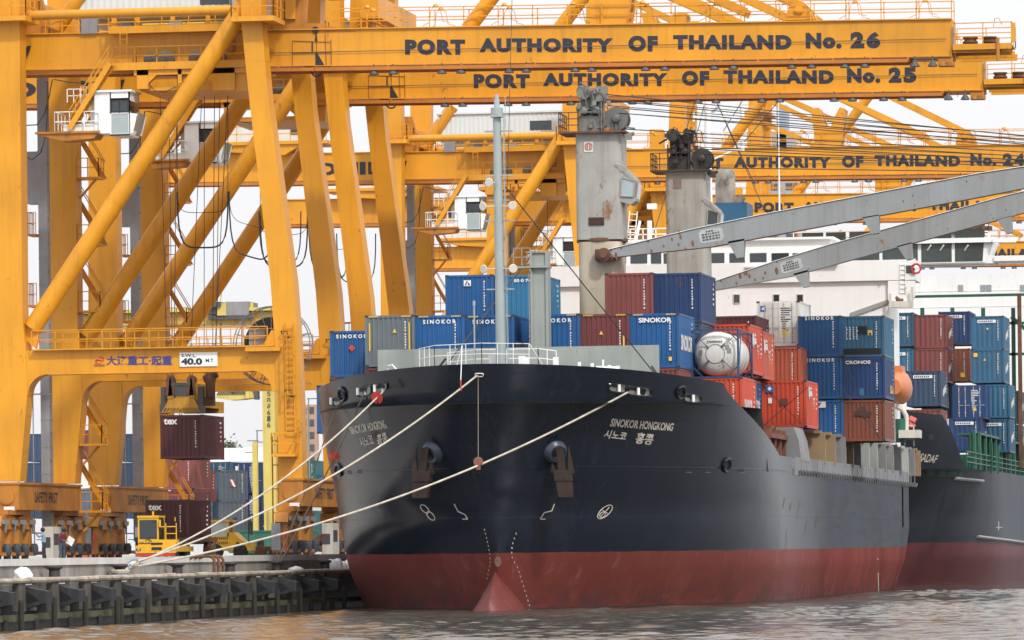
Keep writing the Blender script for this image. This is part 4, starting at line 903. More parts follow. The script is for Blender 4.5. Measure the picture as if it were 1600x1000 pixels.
# breakwater
p, q = atS(590, 545, 32.2), atS(1030, 541, 31.7); yb = YS + 12.6
x0, x1 = atY(590, 545, yb).x, atY(1029.5, 541, yb).x; zt = atY(800, 543, yb).z
mb = MB(); mb.box(x0, x1, yb, yb + .12, 9.6, zt)
for k in range(12): x = x0 + .3 + (x1 - x0 - .6) * k / 11; mb.prism([(x, yb + .12, 9.6), (x, yb + 1.6, 9.6), (x, yb + .12, zt)], (.06, 0, 0))
part('breakwater', mb, SHIPG, SHIP)
# bow railing
mb = MB(); za = 11.6
pts = [atY(px, py, YS + dy) for px, py, dy in ((665, 571, 4.2), (672, 537, 4.2))]
for z_ in (0, .5, 1.0):
    P = [V((CL - 3.3, YS + 2.2, 11.6 + z_)), V((CL - 2.4, YS + 1.2, 11.7 + z_)), V((CL, YS + .5, 11.75 + z_)), V((CL + 2.2, YS + 1.0, 11.7 + z_))]
    for a, b2 in zip(P, P[1:]): mb.bar(a, b2, .03)
for a, b2 in zip(P, P[1:]):
    for k in range(4): c_ = a.lerp(b2, k / 3); mb.bar(c_, c_ - V((0, 0, 1.15)), .03)
mb.bar((CL - 3.3, YS + 2.2, 12.6), (CL - 3.7, YS + 3.2, 11.2), .045); mb.bar((CL + 2.2, YS + 1.0, 12.7), (CL + 2.9, YS + 2.6, 11.2), .045)
part('bow_railing', mb, WHITE, SHIP); mb = MB()
P2 = [V((CL - 3.0, YS + 8.4, 12.6)), V((CL - 1.5, YS + 7.6, 12.7)), V((CL + 1.6, YS + 7.6, 12.7)), V((CL + 2.4, YS + 8.2, 12.6))]
for z_ in (0, -.45): 
    for a, b2 in zip(P2, P2[1:]): mb.bar(a + V((0, 0, z_)), b2 + V((0, 0, z_)), .04)
for a, b2 in zip(P2, P2[1:]):
    for k in range(3): c_ = a.lerp(b2, k / 2); mb.bar(c_, c_ - V((0, 0, 2.4)), .04)
part('bow_railing', mb, WHITE, SHIP)
# fore mast
pm = atX(782, 560, CL + .25); ym = pm.y; xm_ = atY(781, 400, ym).x
MASTM = paint('mast_paint', (0.33, 0.385, 0.385), .5, .08, .6, .2, .12)
mast = None
mb = MB(); zt = atY(778, 180, ym).z
mb.tube((xm_ + .02, ym, 9.8), (xm_ - .06, ym, zt),   .27, 14, .19); mb.tube((xm_ - .06, ym, zt), (xm_ - .06, ym, zt + .35), .30, 10); mb.box(xm_ - .3, xm_ + .2, ym - .25, ym + .25, 9.8, 10.6)
mast = part('foremast', mb, MASTM, SHIP)
mb = MB()
for py, w in ((205, .65), (275, .70), (313, .5), (345, .75), (420, .65), (452, .65)):
    z = atY(780, py, ym).z; mb.bar((xm_ - w, ym - .1, z), (xm_ + w, ym - .1, z), .05); mb.bar((xm_ - w, ym + .25, z), (xm_ + w, ym + .25, z), .04); mb.bar((xm_ - w, ym - .1, z), (xm_ - w, ym + .25, z), .04); mb.bar((xm_ + w, ym - .1, z), (xm_ + w, ym + .25, z), .04)
mb.ladder((xm_ + .36, ym - .1, 11), (xm_ + .28, ym - .1, zt), (1, 0, 0), .32, .35, .014)
part('mast_step', mb, MASTM, mast)
for py, sx in ((322, -1), (322, 1), (420, -1), (420, 1), (285, -.55)):
    z = atY(780, py, ym).z; mb = MB(); x = xm_ + sx * .62; mb.lathe((x, ym - .3, z), (sx * .5, -1, -.15), [(0, .08), (.12, .13), (.22, .22), (.25, .2)], 12); mb.bar((x, ym - .15, z), (xm_, ym - .1, z), .05); part('mast_lamp', mb, CREAM, mast)
mb = MB(); mb.tube((xm_ - .06, ym, zt + .35), (xm_ - .06, ym, zt + .8), .14, 10); mb.tube((xm_ - .06, ym, zt + .8), (xm_ - .06, ym, zt + 1.0), .09, 8); mb.tube((xm_ + .35, ym, zt - .6), (xm_ + .35, ym, zt + .9), .02, 5); mb.box(xm_ - .36, xm_ + .24, ym - .35, ym + .3, zt - .1, zt - .02); part('mast_light', mb, GLASSL, mast)
mb = MB(); x = atY(741, 500, ym).x; mb.tube((x, ym, 9.8), (x, ym, atY(741, 478, ym).z), .04, 6); mb.tube((x, ym, atY(741, 478, ym).z), (x, ym, atY(741, 470, ym).z), .07, 6); part('light_pole', mb, MASTM, SHIP)
mb = MB(); zt2 = atY(778, 205, ym).z
mb.tube(atY(694, 575, YS + 11.2), atY(836, 392, YS + 17), .035, 6); mb.tube(atY(1026, 588, YS + 12), atY(790, 292, ym), .028, 6); mb.tube(atY(1018, 572, YS + 12), atY(1027, 585, YS + 12), .06, 6); mb.tube(atY(687, 572, YS + 11), atY(697, 560, YS + 11), .06, 6); mb.tube(atY(800, 0, ym + 3), atY(793, 292, ym), .015, 4); part('stay_wire', mb, WIRE, SHIP)
# grey king post
yk = YS + 13.6; x0, x1 = atY(831, 480, yk).x, atY(857, 480, yk).x; zt = atY(845, 395, yk).z
mb = MB(); mb.box(x0, x1 - .12, yk, yk + .8, 9.8, zt); mb.box(x1 - .12, x1, yk - .1, yk + .8, 9.8, zt); mb.box(x0 - .05, x0 + .06, yk - .1, yk, 9.8, zt); mb.box(x0 - .2, x1 + .04, yk - .25, yk + .95, zt - .75, zt - .65); mb.prism([(x0, yk - .2, zt - .66), (x0 - .15, yk - .2, zt - .66), (x0, yk - .2, zt - 1.0)], (0, .3, 0)); mb.box(x0 - .25, x1, yk - .1, yk + .8, zt, zt + .06)
mb.rail([(x0 - .9, yk, zt - .65), (x0 - .05, yk, zt - .65)], .9, .35, .02, 1); mb.box(x0 - .9, x0, yk, yk + .6, zt - .75, zt - .65)
kp = part('king_post', mb, SHIPG, SHIP)
mb = MB(); mb.ladder((x0 - .12, yk + .1, 12), (x0 - .12, yk + .1, zt - 1), (-1, 0, 0), .35, .3, .015); part('ladder', mb, SHIPG, kp)
# deck fittings behind the bulwark
mb = MB()
for px, py in ((905, 572), (925, 574), (952, 577), (965, 578)):
    mb = MB(); p = atY(px, py, YS + 7); mb.tube(p - V((0, 0, .5)), p + V((0, 0, .2)), .09, 8); part('bollard', mb, WHITE, SHIP)
mb = MB(); p, q = atY(932, 578, YS + 7), atY(968, 579, YS + 7); mb.tube(p, q, .2, 10); mb.tube(p + V((.3, .2, .1)), p + V((.3, .2, .5)), .05, 6); part('winch', mb, WHITE, SHIP); mb = MB()
for px in (822, 868): p = atY(px, 566, YS + 4); mb.box(p.x - .12, p.x + .12, YS + 4, YS + 4.3, 11, p.z + .25)
p = atY(775, 560, YS + 5); mb.box(p.x - .35, p.x + .05, YS + 5, YS + 5.3, 11, p.z + .2); mb.box(p.x + 1.1, p.x + 1.4, YS + 5, YS + 5.3, 11, p.z + .1)
mb.path([atY(620, 578, YS + 9), atY(613, 570, YS + 9), atY(606, 572, YS + 9), atY(606, 580, YS + 9)], .04, 5); mb.path([atY(712, 573, YS + 4), atY(716, 571, YS + 4), atY(722, 571, YS + 4), atY(724, 578, YS + 4)], .04, 5)
part('deck_fitting', mb, WHITE, SHIP)
# ---- fairleads laid on the bulwark: raised rim, pale deck patch, throat shade painted dark
def pxpoly(pts, out, mbx, mi=0, bvh=None, thick=None):
    P = []
    for x, y in pts:
        p, nn = on_hull(x, y, out, bvh)
        if p is None: return
        P.append(p)
    mbx.add(P, [tuple(range(len(P)))], mi)
def ell(cx, cy, rx, ry, tilt=0, sq=1.0, n=20):
    o = []
    for k in range(n):
        t_ = 2 * math.pi * k / n; c_, s_ = math.cos(t_), math.sin(t_)
        c_ = math.copysign(abs(c_) ** sq, c_); s_ = math.copysign(abs(s_) ** sq, s_)
        o.append((cx + rx * c_, cy + ry * s_ + tilt * rx * c_))
    return o
THRO = plain('opening_shade', (.03, .032, .035), .6); PALEG = paint('fairlead_pale', (0.36, 0.37, 0.33), .5, .2, 1.5)  # THRO: near-black painted in for the shade inside openings
for cx_, cy_, rx_, ry_, tl in ((966, 606, 17, 7.5, .12), (997, 611, 21.5, 8, .12), (1081, 622, 14.5, 7, .12), (571, 611, 11.5, 8, -.3), (597, 606, 10, 6.5, -.35), (528.5, 626, 8.5, 7, -.35), (749, 585.3, 7, 2.8, 0)):
    mb = MB(); r0 = ell(cx_, cy_, rx_, ry_, tl, .55, 24); ri = ell(cx_, cy_, rx_ * .82, ry_ * .78, tl, .55, 24)
    P0 = [on_hull(x, y, .03) for x, y in r0]; P1 = [on_hull(x, y, .10) for x, y in [(a + (c_ - a) * .5, b2 + (d_ - b2) * .5) for (a, b2), (c_, d_) in zip(r0, ri)]]; P2 = [on_hull(x, y, .012) for x, y in ri]
    vs = [p[0] for p in P0] + [p[0] for p in P1] + [p[0] for p in P2]
    if any(v is None for v in vs): continue
    k = 24; mb.add(vs, [(i + j * k, (i + 1) % k + j * k, (i + 1) % k + (j + 1) * k, i + (j + 1) * k) for j in (0, 1) for i in range(k)], 0, True)
    fl = part('fairlead', mb, HULLM if rx_ > 8 else WHITE, SHIP)
    mb = MB(); pxpoly(ri, .008, mb, 0)
    part('throat', mb, PALEG if rx_ > 8 else THRO, fl)
    if rx_ > 8:
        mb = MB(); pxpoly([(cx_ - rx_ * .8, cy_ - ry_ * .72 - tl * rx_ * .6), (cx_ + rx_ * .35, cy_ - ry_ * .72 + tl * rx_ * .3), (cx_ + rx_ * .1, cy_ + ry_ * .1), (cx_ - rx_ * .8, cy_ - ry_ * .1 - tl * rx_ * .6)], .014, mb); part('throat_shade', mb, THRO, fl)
        mb = MB(); p, nn = on_hull(cx_ - rx_ * .25, cy_, .04)
        mb.tube(p + V((-.25, 0, -.17)), p + V((-.25, 0, .17)), .08, 10); mb.tube(p + V((.15, 0, -.17)), p + V((.15, 0, .17)), .08, 10); part('roller', mb, WHITE, fl)
# round raised rims (panama leads) and dark ports
for cx_, cy_, rx_, ry_, tl in ((1063, 613, 6, 9, -.3), (535.5, 616, 5, 9.5, .6), (1134.5, 726.5, 5.5, 9.5, -.4), (530, 734, 4.5, 8.5, .7)):
    mb = MB(); r0 = ell(cx_, cy_, rx_, ry_, tl); P = [on_hull(x, y, .06)[0] for x, y in r0]
    if None in P: continue
    mb.path(P + [P[0], P[1]], .085, 7); lead = part('panama_lead', mb, HULLM, SHIP)
    mb = MB(); pxpoly(ell(cx_, cy_, rx_ * .8, ry_ * .8, tl), .02, mb); part('throat', mb, THRO, lead)
for cx_, cy_, rx_, ry_ in ((1104.5, 734.5, 4, 3), (1075, 736, 4.5, 1.6), (1158, 735, 3.6, 2.6), (520, 738.5, 3, 2.6), (546, 737.5, 3.2, 2.6), (562, 736.5, 3.4, 2.6)):
    mb = MB(); pxpoly(ell(cx_, cy_, rx_, ry_, 0, .5, 12), .015, mb); sp = part('side_port', mb, THRO, SHIP)
    mb = MB(); pxpoly([(cx_ - rx_, cy_ + ry_), (cx_ + rx_ * 1.2, cy_ + ry_), (cx_ + rx_ * 1.2, cy_ + ry_ + .9), (cx_ - rx_, cy_ + ry_ + .9)], .03, mb); part('lip', mb, MATS['side_grey'], sp)
# bow lettering, wrapped on the plating
def hull_text(txt, corners, off=.03, mb=None, bvh=None, out=.02):
    """corners in the photo: lower-left, lower-right, upper-right, upper-left"""
    vs, fs = text_mesh(txt, off); P = []
    a, b2, c_, d_ = corners
    for x, y in vs:
        px = (a[0] * (1 - x) + b2[0] * x) * (1 - y) + (d_[0] * (1 - x) + c_[0] * x) * y
        py = (a[1] * (1 - x) + b2[1] * x) * (1 - y) + (d_[1] * (1 - x) + c_[1] * x) * y
        p, nn = on_hull(px, py, out, bvh); P.append(p if p is not None else V((0, 0, -5)))
    return (mb or MB()).add(P, fs)
mb = MB(); hull_text('SINOKOR', [(952, 666), (996, 669.5), (998.5, 657), (956, 653.5)], .03, mb); hull_text('HONGKONG', [(998.5, 670), (1050, 673.5), (1053, 661), (1001, 657)], .03, mb)
hull_text('시노코', [(941.5, 684), (976, 688.5), (981, 675), (947, 671)], .02, mb); hull_text('홍콩', [(991, 692.5), (1018, 695.5), (1023, 678), (996, 675)], .025, mb)
NAMEW = paint('name_white', (0.62, 0.58, 0.50), .7, .35, 3.0, .2, .35, rust_col=(0.30, 0.20, 0.10))
part('name_lettering', mb, NAMEW, SHIP)
mb = MB(); hull_text('SINOKOR', [(550, 679), (575, 674), (572, 661), (545, 667)], .03, mb); hull_text('HONGKONG', [(577, 673.5), (606, 669), (600, 656), (573.5, 660.5)], .03, mb)
hull_text('시노코', [(566, 699), (586, 694), (581, 678), (560, 684)], .02, mb); hull_text('홍콩', [(590, 695), (608, 691), (603, 674), (589, 679)], .025, mb)
part('name_lettering', mb, NAMEW, SHIP)
# thruster and bulb marks, draught marks
def stroke(pts, w, mbx, bvh=None):
    """a painted line through photo points, w wide (photo px)"""
    for (xa, ya), (xb_, yb_) in zip(pts, pts[1:]):
        d_ = math.hypot(xb_ - xa, yb_ - ya) or 1; nx, ny = -(yb_ - ya) / d_ * w / 2, (xb_ - xa) / d_ * w / 2
        pxpoly([(xa + nx, ya + ny), (xb_ + nx, yb_ + ny), (xb_ - nx, yb_ - ny), (xa - nx, ya - ny)], .02, mbx, 0, bvh)
mb = MB(); stroke([(710, 787), (716, 799), (727, 804), (731, 811), (723, 811)], 1.6, mb); part('bulb_mark', mb, NAMEW, SHIP)
mb = MB(); stroke([(866, 787), (862, 798), (850, 801), (844, 811), (852, 811)], 1.6, mb); part('bulb_mark', mb, NAMEW, SHIP)
mb = MB(); e1 = ell(0, 0, 1, 1, 0, 1, 18)
def inc(cx_, cy_, ux, uy, vx, vy): return [(cx_ + ux * x + vx * y, cy_ + uy * x + vy * y) for x, y in e1 + e1[:1]]
stroke(inc(945, 799.5, 11, -9.5, 4, 5), 1.5, mb); stroke([(938, 807), (952, 792)], 1.2, mb); stroke([(941, 797), (949, 802)], 1.2, mb); stroke(inc(941, 804, 4, -3, 2, 3), 1.2, mb); part('thruster_mark', mb, NAMEW, SHIP)
mb = MB(); stroke(inc(664, 795, 6, 6, -3, 3), 1.4, mb); stroke(inc(673.5, 806, 5.5, 6, -3, 3), 1.4, mb); part('thruster_mark', mb, NAMEW, SHIP)
mb = MB()
for i in range(16):
    t_ = i / 15; y = 832 + 112 * t_; x = 806 - 7 * math.sin(math.pi * min(1, t_ * 2.2) * .9) + (max(0, t_ - .35) * 35); stroke([(x, y), (x + .6, y + 3)], 1.5, mb)
part('draught_mark', mb, NAMEW, SHIP)
mb = MB()
for i in range(13):
    t_ = i / 12; y = 826 + 76 * t_; x = 757 + 9 * math.sin(math.pi / 2 * min(1, t_ * 1.4)) - max(0, t_ - .7) * 16; stroke([(x, y), (x + .6, y + 3)], 1.3, mb)
part('draught_mark', mb, NAMEW, SHIP)
mb = MB(); stroke([(1371, 872), (1372.5, 924)], 1.4, mb); part('draught_mark', mb, NAMEW, SHIP)
rs = random.Random(12); mb = MB()
for i in range(7):
    x0 = rs.uniform(1225, 1300); y0 = rs.uniform(735, 850); l_ = rs.uniform(8, 34); stroke([(x0, y0), (x0 - l_ * .18, y0 + l_)], rs.uniform(.4, .7), mb)
part('scratch', mb, paint('bare_scratch', (.10, .105, .115), .6, .4, 3.0), SHIP)
mb = MB(); pxpoly(ell(778, 877, 5, 8), .03, mb); part('rubbed_patch', mb, paint('rubbed_steel', (0.34, .20, .18), .6, .4, 4.0), SHIP)
# ---- anchors in their bolsters
BOLST = paint('bolster_blue', (0.045, 0.062, 0.10), .35, .2, 1.0, .1)
for (bx_, by_), (ax0, ay0), sgn in (((676, 707), (663, 692), -1), ((868, 706), (872, 694), 1)):
    p, nn = on_hull(bx_, by_, 0); out = (nn + V((sgn * .25, -.2, -.15))).normalized()
    mb = MB(); mb.lathe(p - out * .8, out, [(0, .72), (.5, .68), (1.0, .52), (1.06, .42), (1.02, .32), (.8, .27)], 24); bo_ = part('anchor_bolster', mb, BOLST, SHIP)
    c0 = p + out * .55; dn = V((sgn * .12, .05, -1)).normalized(); rt = V((1, 0.15 * sgn, 0)).normalized(); fw_ = dn.cross(rt).normalized()
    anc = MB(); sh = c0 - dn * .25 + V((0, -.12, 0))
    anc.bar(sh - dn * .2, sh + dn * 1.1, .34, .26, up=V((0, -1, 0)))                      # shank
    k0 = sh + dn * 1.15
    anc.obox(k0, rt * .44, fw_ * .24, dn * .26); anc.obox(k0 + dn * .5, rt * .39, fw_ * .2, dn * .26); anc.obox(k0 + dn * .9, rt * .36, fw_ * .24, dn * .15)
    for e in (-1, 1):
        base = k0 - dn * .1 + rt * (.41 * e)
        anc.prism([base - fw_ * .1 - rt * .16, base - fw_ * .1 + rt * .16, base - fw_ * .05 - dn * (1.3 if e == sgn else .55) + rt * (.06 * e + .0), base - fw_ * .05 - dn * (1.3 if e == sgn else .55) + rt * (.02 * e)], fw_ * .2)
        anc.lathe(k0 + dn * .55 + rt * (.18 * e) - fw_ * .2, -fw_, [(0, .1), (.06, .08)], 8)
    part('anchor', anc, paint('anchor_rust', (0.034, 0.018, 0.014), .85, .5, 2.0, .2, .4), SHIP)
# red marks at the waterline fairlead, centre-line block on its line
# ---- superstructure (white, full beam) at the stern
ya = YS + 93.0
def S(px, py): return atY(px, py, ya)
xL, xR = S(859, 460).x, S(1388, 460).x
z0, z1 = 7.6, S(1200, 412).z
mb = MB(); mb.box(xL, xR, ya, ya + 7.5, 6.7, S(1300, 439).z)
zw0, zw1 = S(1400, 490).z, z1
xw = S(1430, 440).x
mb.box(S(800, 0).x if False else xL - .2, xw, ya - .25, ya + 4.2, S(1300, 440).z, S(1300, 408).z)        # bridge wings, bulwark
mb.prism([(xR, ya - .25, S(1388, 470).z), (xR, ya - .25, S(0 + 1388, 439).z), (xw, ya - .25, S(1430, 439).z), (xw, ya - .25, S(1430, 462).z), (S(1420, 0).x, ya - .25, S(1420, 470).z), (S(1400, 0).x, ya - .25, S(1400, 472).z)], (0, .4, 0))
mb.box(S(1270, 0).x, S(1306, 0).x, ya - .6, ya, S(1280, 413).z, S(1280, 407).z); mb.box(S(1160, 0).x, S(1250, 0).x, ya - .4, ya + .2, S(1200, 418).z, S(1200, 415).z)
ss = part('accommodation', mb, WHITE, SHIP)
mb = MB(); zb_, zt_2 = S(1000, 417).z, S(1000, 382).z
mb.box(S(960, 0).x, S(1290, 0).x, ya + 1.0, ya + 7, zb_, zt_2 + .15); mb.box(S(955, 0).x, S(1296, 0).x, ya + .7, ya + 7.3, zt_2 + .15, zt_2 + .3)
wh = part('wheelhouse', mb, WHITE, SHIP)
for px0, px1 in ((962, 975), (982, 1008), (1014, 1030), (1034, 1060), (1066, 1098), (1104, 1129), (1137, 1161), (1169, 1195), (1203, 1230), (1236, 1262)):
    mb = MB(); a, c_ = S(px0, 411), S(px1, 394); mb.box(a.x, c_.x, ya + .955, ya + 1.0, a.z, c_.z); part('window', mb, GLASS, wh)
for px0, px1, py0, py1 in ((1147, 1155, 461, 473), (1209, 1217, 461, 471), (1246, 1254, 461, 471), (1060, 1068, 461, 472)):
    mb = MB(); a, c_ = S(px0, py1), S(px1, py0); mb.box(a.x, c_.x, ya - .03, ya + .02, a.z, c_.z); wdw = part('window', mb, GLASS, ss)
    mb = MB(); mb.rail([(a.x - .04, ya - .03, a.z - .04), (c_.x + .04, ya - .03, a.z - .04)], c_.z - a.z + .08, 9, .02, 0); mb.bar((a.x, ya - .03, a.z - .04), (c_.x, ya - .03, a.z - .04), .05); part('frame', mb, CREAM, wdw)
mb = MB(); mb.bar(S(1330, 492), S(1392, 470), .22, .28); mb.bar(S(1355, 482), S(1365, 484), .1); part('wing_strut', mb, SHIPG, ss)
mb = MB(); a, c_ = S(1393, 481), S(1426, 471); mb.box(a.x, c_.x, ya - .6, ya + .2, a.z, c_.z); mb.box(a.x - .1, a.x + .05, ya - .65, ya - .55, a.z, c_.z + .5); mb.box(c_.x - .05, c_.x + .1, ya - .65, ya - .55, a.z, c_.z + .9); bx1 = part('wing_box', mb, CREAM, ss)
mb = MB(); p = S(1398, 462); q = S(1414, 468); mb.path([p, (p + q) / 2 + V((0, -.3, -.25)), q, S(1418, 459)], .18, 7); mb.path([S(1404, 468), S(1410, 460), S(1420, 466)], .14, 7); part('canvas_heap', mb, RUST, ss)
mb = MB(); a, c_ = S(1416.5, 427), S(1429, 415); mb.box(a.x, c_.x, ya - .29, ya - .25, a.z, c_.z); part('window', mb, GLASS, ss)
mb = MB(); mb.ring(S(1432, 420) + V((0, -.3, 0)), (.4, -1, 0), .30, .07, 18); part('lifebuoy', mb, INKR, ss)
mb = MB(); mb.ladder(S(1411, 458) + V((0, -.3, 0)), S(1411, 412) + V((0, -.3, 0)), (0, -1, 0), .35, .3, .02); mb.lathe(S(1431, 411) + V((0, -.2, 0)), (0, 0, -1), [(0, .05), (.1, .1), (.3, .2), (.34, .2)], 12); mb.bar(S(1431, 404) + V((0, -.2, 0)), S(1420, 412) + V((0, -.2, 0)), .05); part('wing_fitting', mb, WHITE, ss)
# white masts, rails and radar platform on the bridge roof
ym2 = YS + 97; mb = MB(); U = lambda px, py: atY(px, py, ym2)
mb.tube(U(1106, 400), U(1106, 190), .36, 12, .22); mb.tube(U(1106, 190), U(1106, 160), .2, 10)
mb.prism([U(1086, 158), U(1122, 158), U(1120, 166), U(1112, 174), U(1098, 174), U(1090, 166)], (0, 1.2, 0))
for py, w0, w1 in ((183, 1084, 1160), (206, 1084, 1130), (235, 1100, 1160)):
    mb.bar(U(w0, py), U(w1, py), .12); 
mb.bar(U(1112, 190), U(1148, 183), .08); mb.bar(U(1112, 250), U(1145, 235), .1); mb.tube(U(1160, 184), U(1160, 166), .14, 8); mb.tube(U(1160, 236), U(1160, 222), .14, 8); mb.tube(U(1084, 190), U(1084, 175), .07, 6); mb.tube(U(1128, 214), U(1128, 202), .07, 6); mb.tube(U(1084, 212), U(1084, 200), .07, 6)
mb.tube(U(1218, 330), U(1216, 150), .06, 6, .03); mb.tube(U(990, 392), U(1000, 345), .1, 6); mb.tube(U(1015, 392), U(1015, 345), .16, 8); mb.box(U(1008, 0).x, U(1022, 0).x, ym2 - .3, ym2 + .3, U(0, 349).z, U(0, 341).z)
mb.rail([U(965, 385), U(1045, 383)], 1.1, .9, .03, 2); mb.ladder(U(984, 392), U(990, 330), (0, -1, 0), .5, .4, .03)
part('signal_mast', mb, WHITE, SHIP)
mb = MB(); 
for a, b2 in (((1086, 158), (1020, 370)), ((1120, 160), (1180, 290)), ((1122, 165), (1195, 330)), ((1130, 205), (1190, 110)), ((1160, 225), (1240, 130)), ((1100, 165), (1060, 330))): mb.tube(U(*a), U(*b2), .025, 4)
part('aerial_wire', mb, WIRE, SHIP)
# funnel
yf = YS + 98; U2 = lambda px, py: atY(px, py, yf); mb = MB(); a, c_ = U2(1112, 412), U2(1164, 316); mb.box(a.x, c_.x, yf, yf + 3.5, a.z, c_.z); mb.prism([(c_.x, yf, a.z), (c_.x + .15, yf, a.z), (c_.x + .12, yf, c_.z), (c_.x, yf, c_.z)], (0, 3.4, 0))
fu = part('funnel', mb, paint('funnel_blue', (0.015, 0.085, 0.17), .5, .12, .5, .15), SHIP)
mb = MB(); p, q = U2(1130, 316), U2(1130, 262); mb.lathe(V((p.x, yf + 1.2, p.z)), (0, 0, 1), [(0, .65), (q.z - p.z - .25, .65), (q.z - p.z, .45)], 18); mb.tube(U2(1150, 318) + V((0, 1, 0)), U2(1157, 305) + V((0, 1, 0)), .28, 10); part('exhaust', mb, paint('exhaust_steel', (0.30, 0.27, 0.23), .5, .5, .7, .5, .5, rust_col=(.12, .09, .07)), fu)
# lifeboat
OR = paint('lifeboat_orange', (0.62, 0.20, 0.07), .45, .1, .8, .15); P = lambda px, py: atY(px, py, YS + 93)
a, b2 = P(1399, 605), P(1424, 605); cx_ = a.x + .12; mb = MB(); L = 6.0; rows = 12; cols = 14; vs = []
zc_ = P(1410, 606).z
for i in range(rows + 1):
    u = i / rows; w = .95 * math.sin(math.pi * (.06 + .88 * u)) ** .5; yv = YS + 91.5 + L * u
    for k in range(cols): tt = 2 * math.pi * k / cols; vs.append(V((cx_ + w * math.cos(tt) * .86, yv, zc_ + (1.25 if math.sin(tt) > 0 else 1.1) * math.sin(tt) * w)))
mb.add(vs, [(i * cols + k, i * cols + (k + 1) % cols, (i + 1) * cols + (k + 1) % cols, (i + 1) * cols + k) for i in range(rows) for k in range(cols)] + [tuple(range(cols))[::-1], tuple(range(rows * cols, rows * cols + cols))], 0, True)
mb.box(cx_ - .35, cx_ + .3, YS + 93, YS + 95.5, zc_ + .9, zc_ + 1.42)
single('lifeboat', mb, OR, 'orange enclosed lifeboat hanging behind the rearmost container stack', 'lifeboat')
mb = MB(); p0, p1, p2 = P(1402, 690), P(1416, 650), P(1400, 635); mb.path([p0, P(1416, 672), p1, P(1410, 640), p2], .16, 8); mb.rail([P(1400, 694), P(1428, 697)], 1.3, .6, .035, 2); mb.box(P(1398, 0).x, P(1430, 0).x, YS + 92, YS + 94, P(0, 706).z, P(0, 694).z); part('lifeboat_davit', mb, CREAM, SHIP)
mb = MB(); p = P(1407, 662); mb.tube(p - V((0, 0, 1.2)), p + V((0, 0, .3)), .35, 10); part('davit_winch', mb, plain('winch_green', (.02, .12, .08), .5), SHIP)
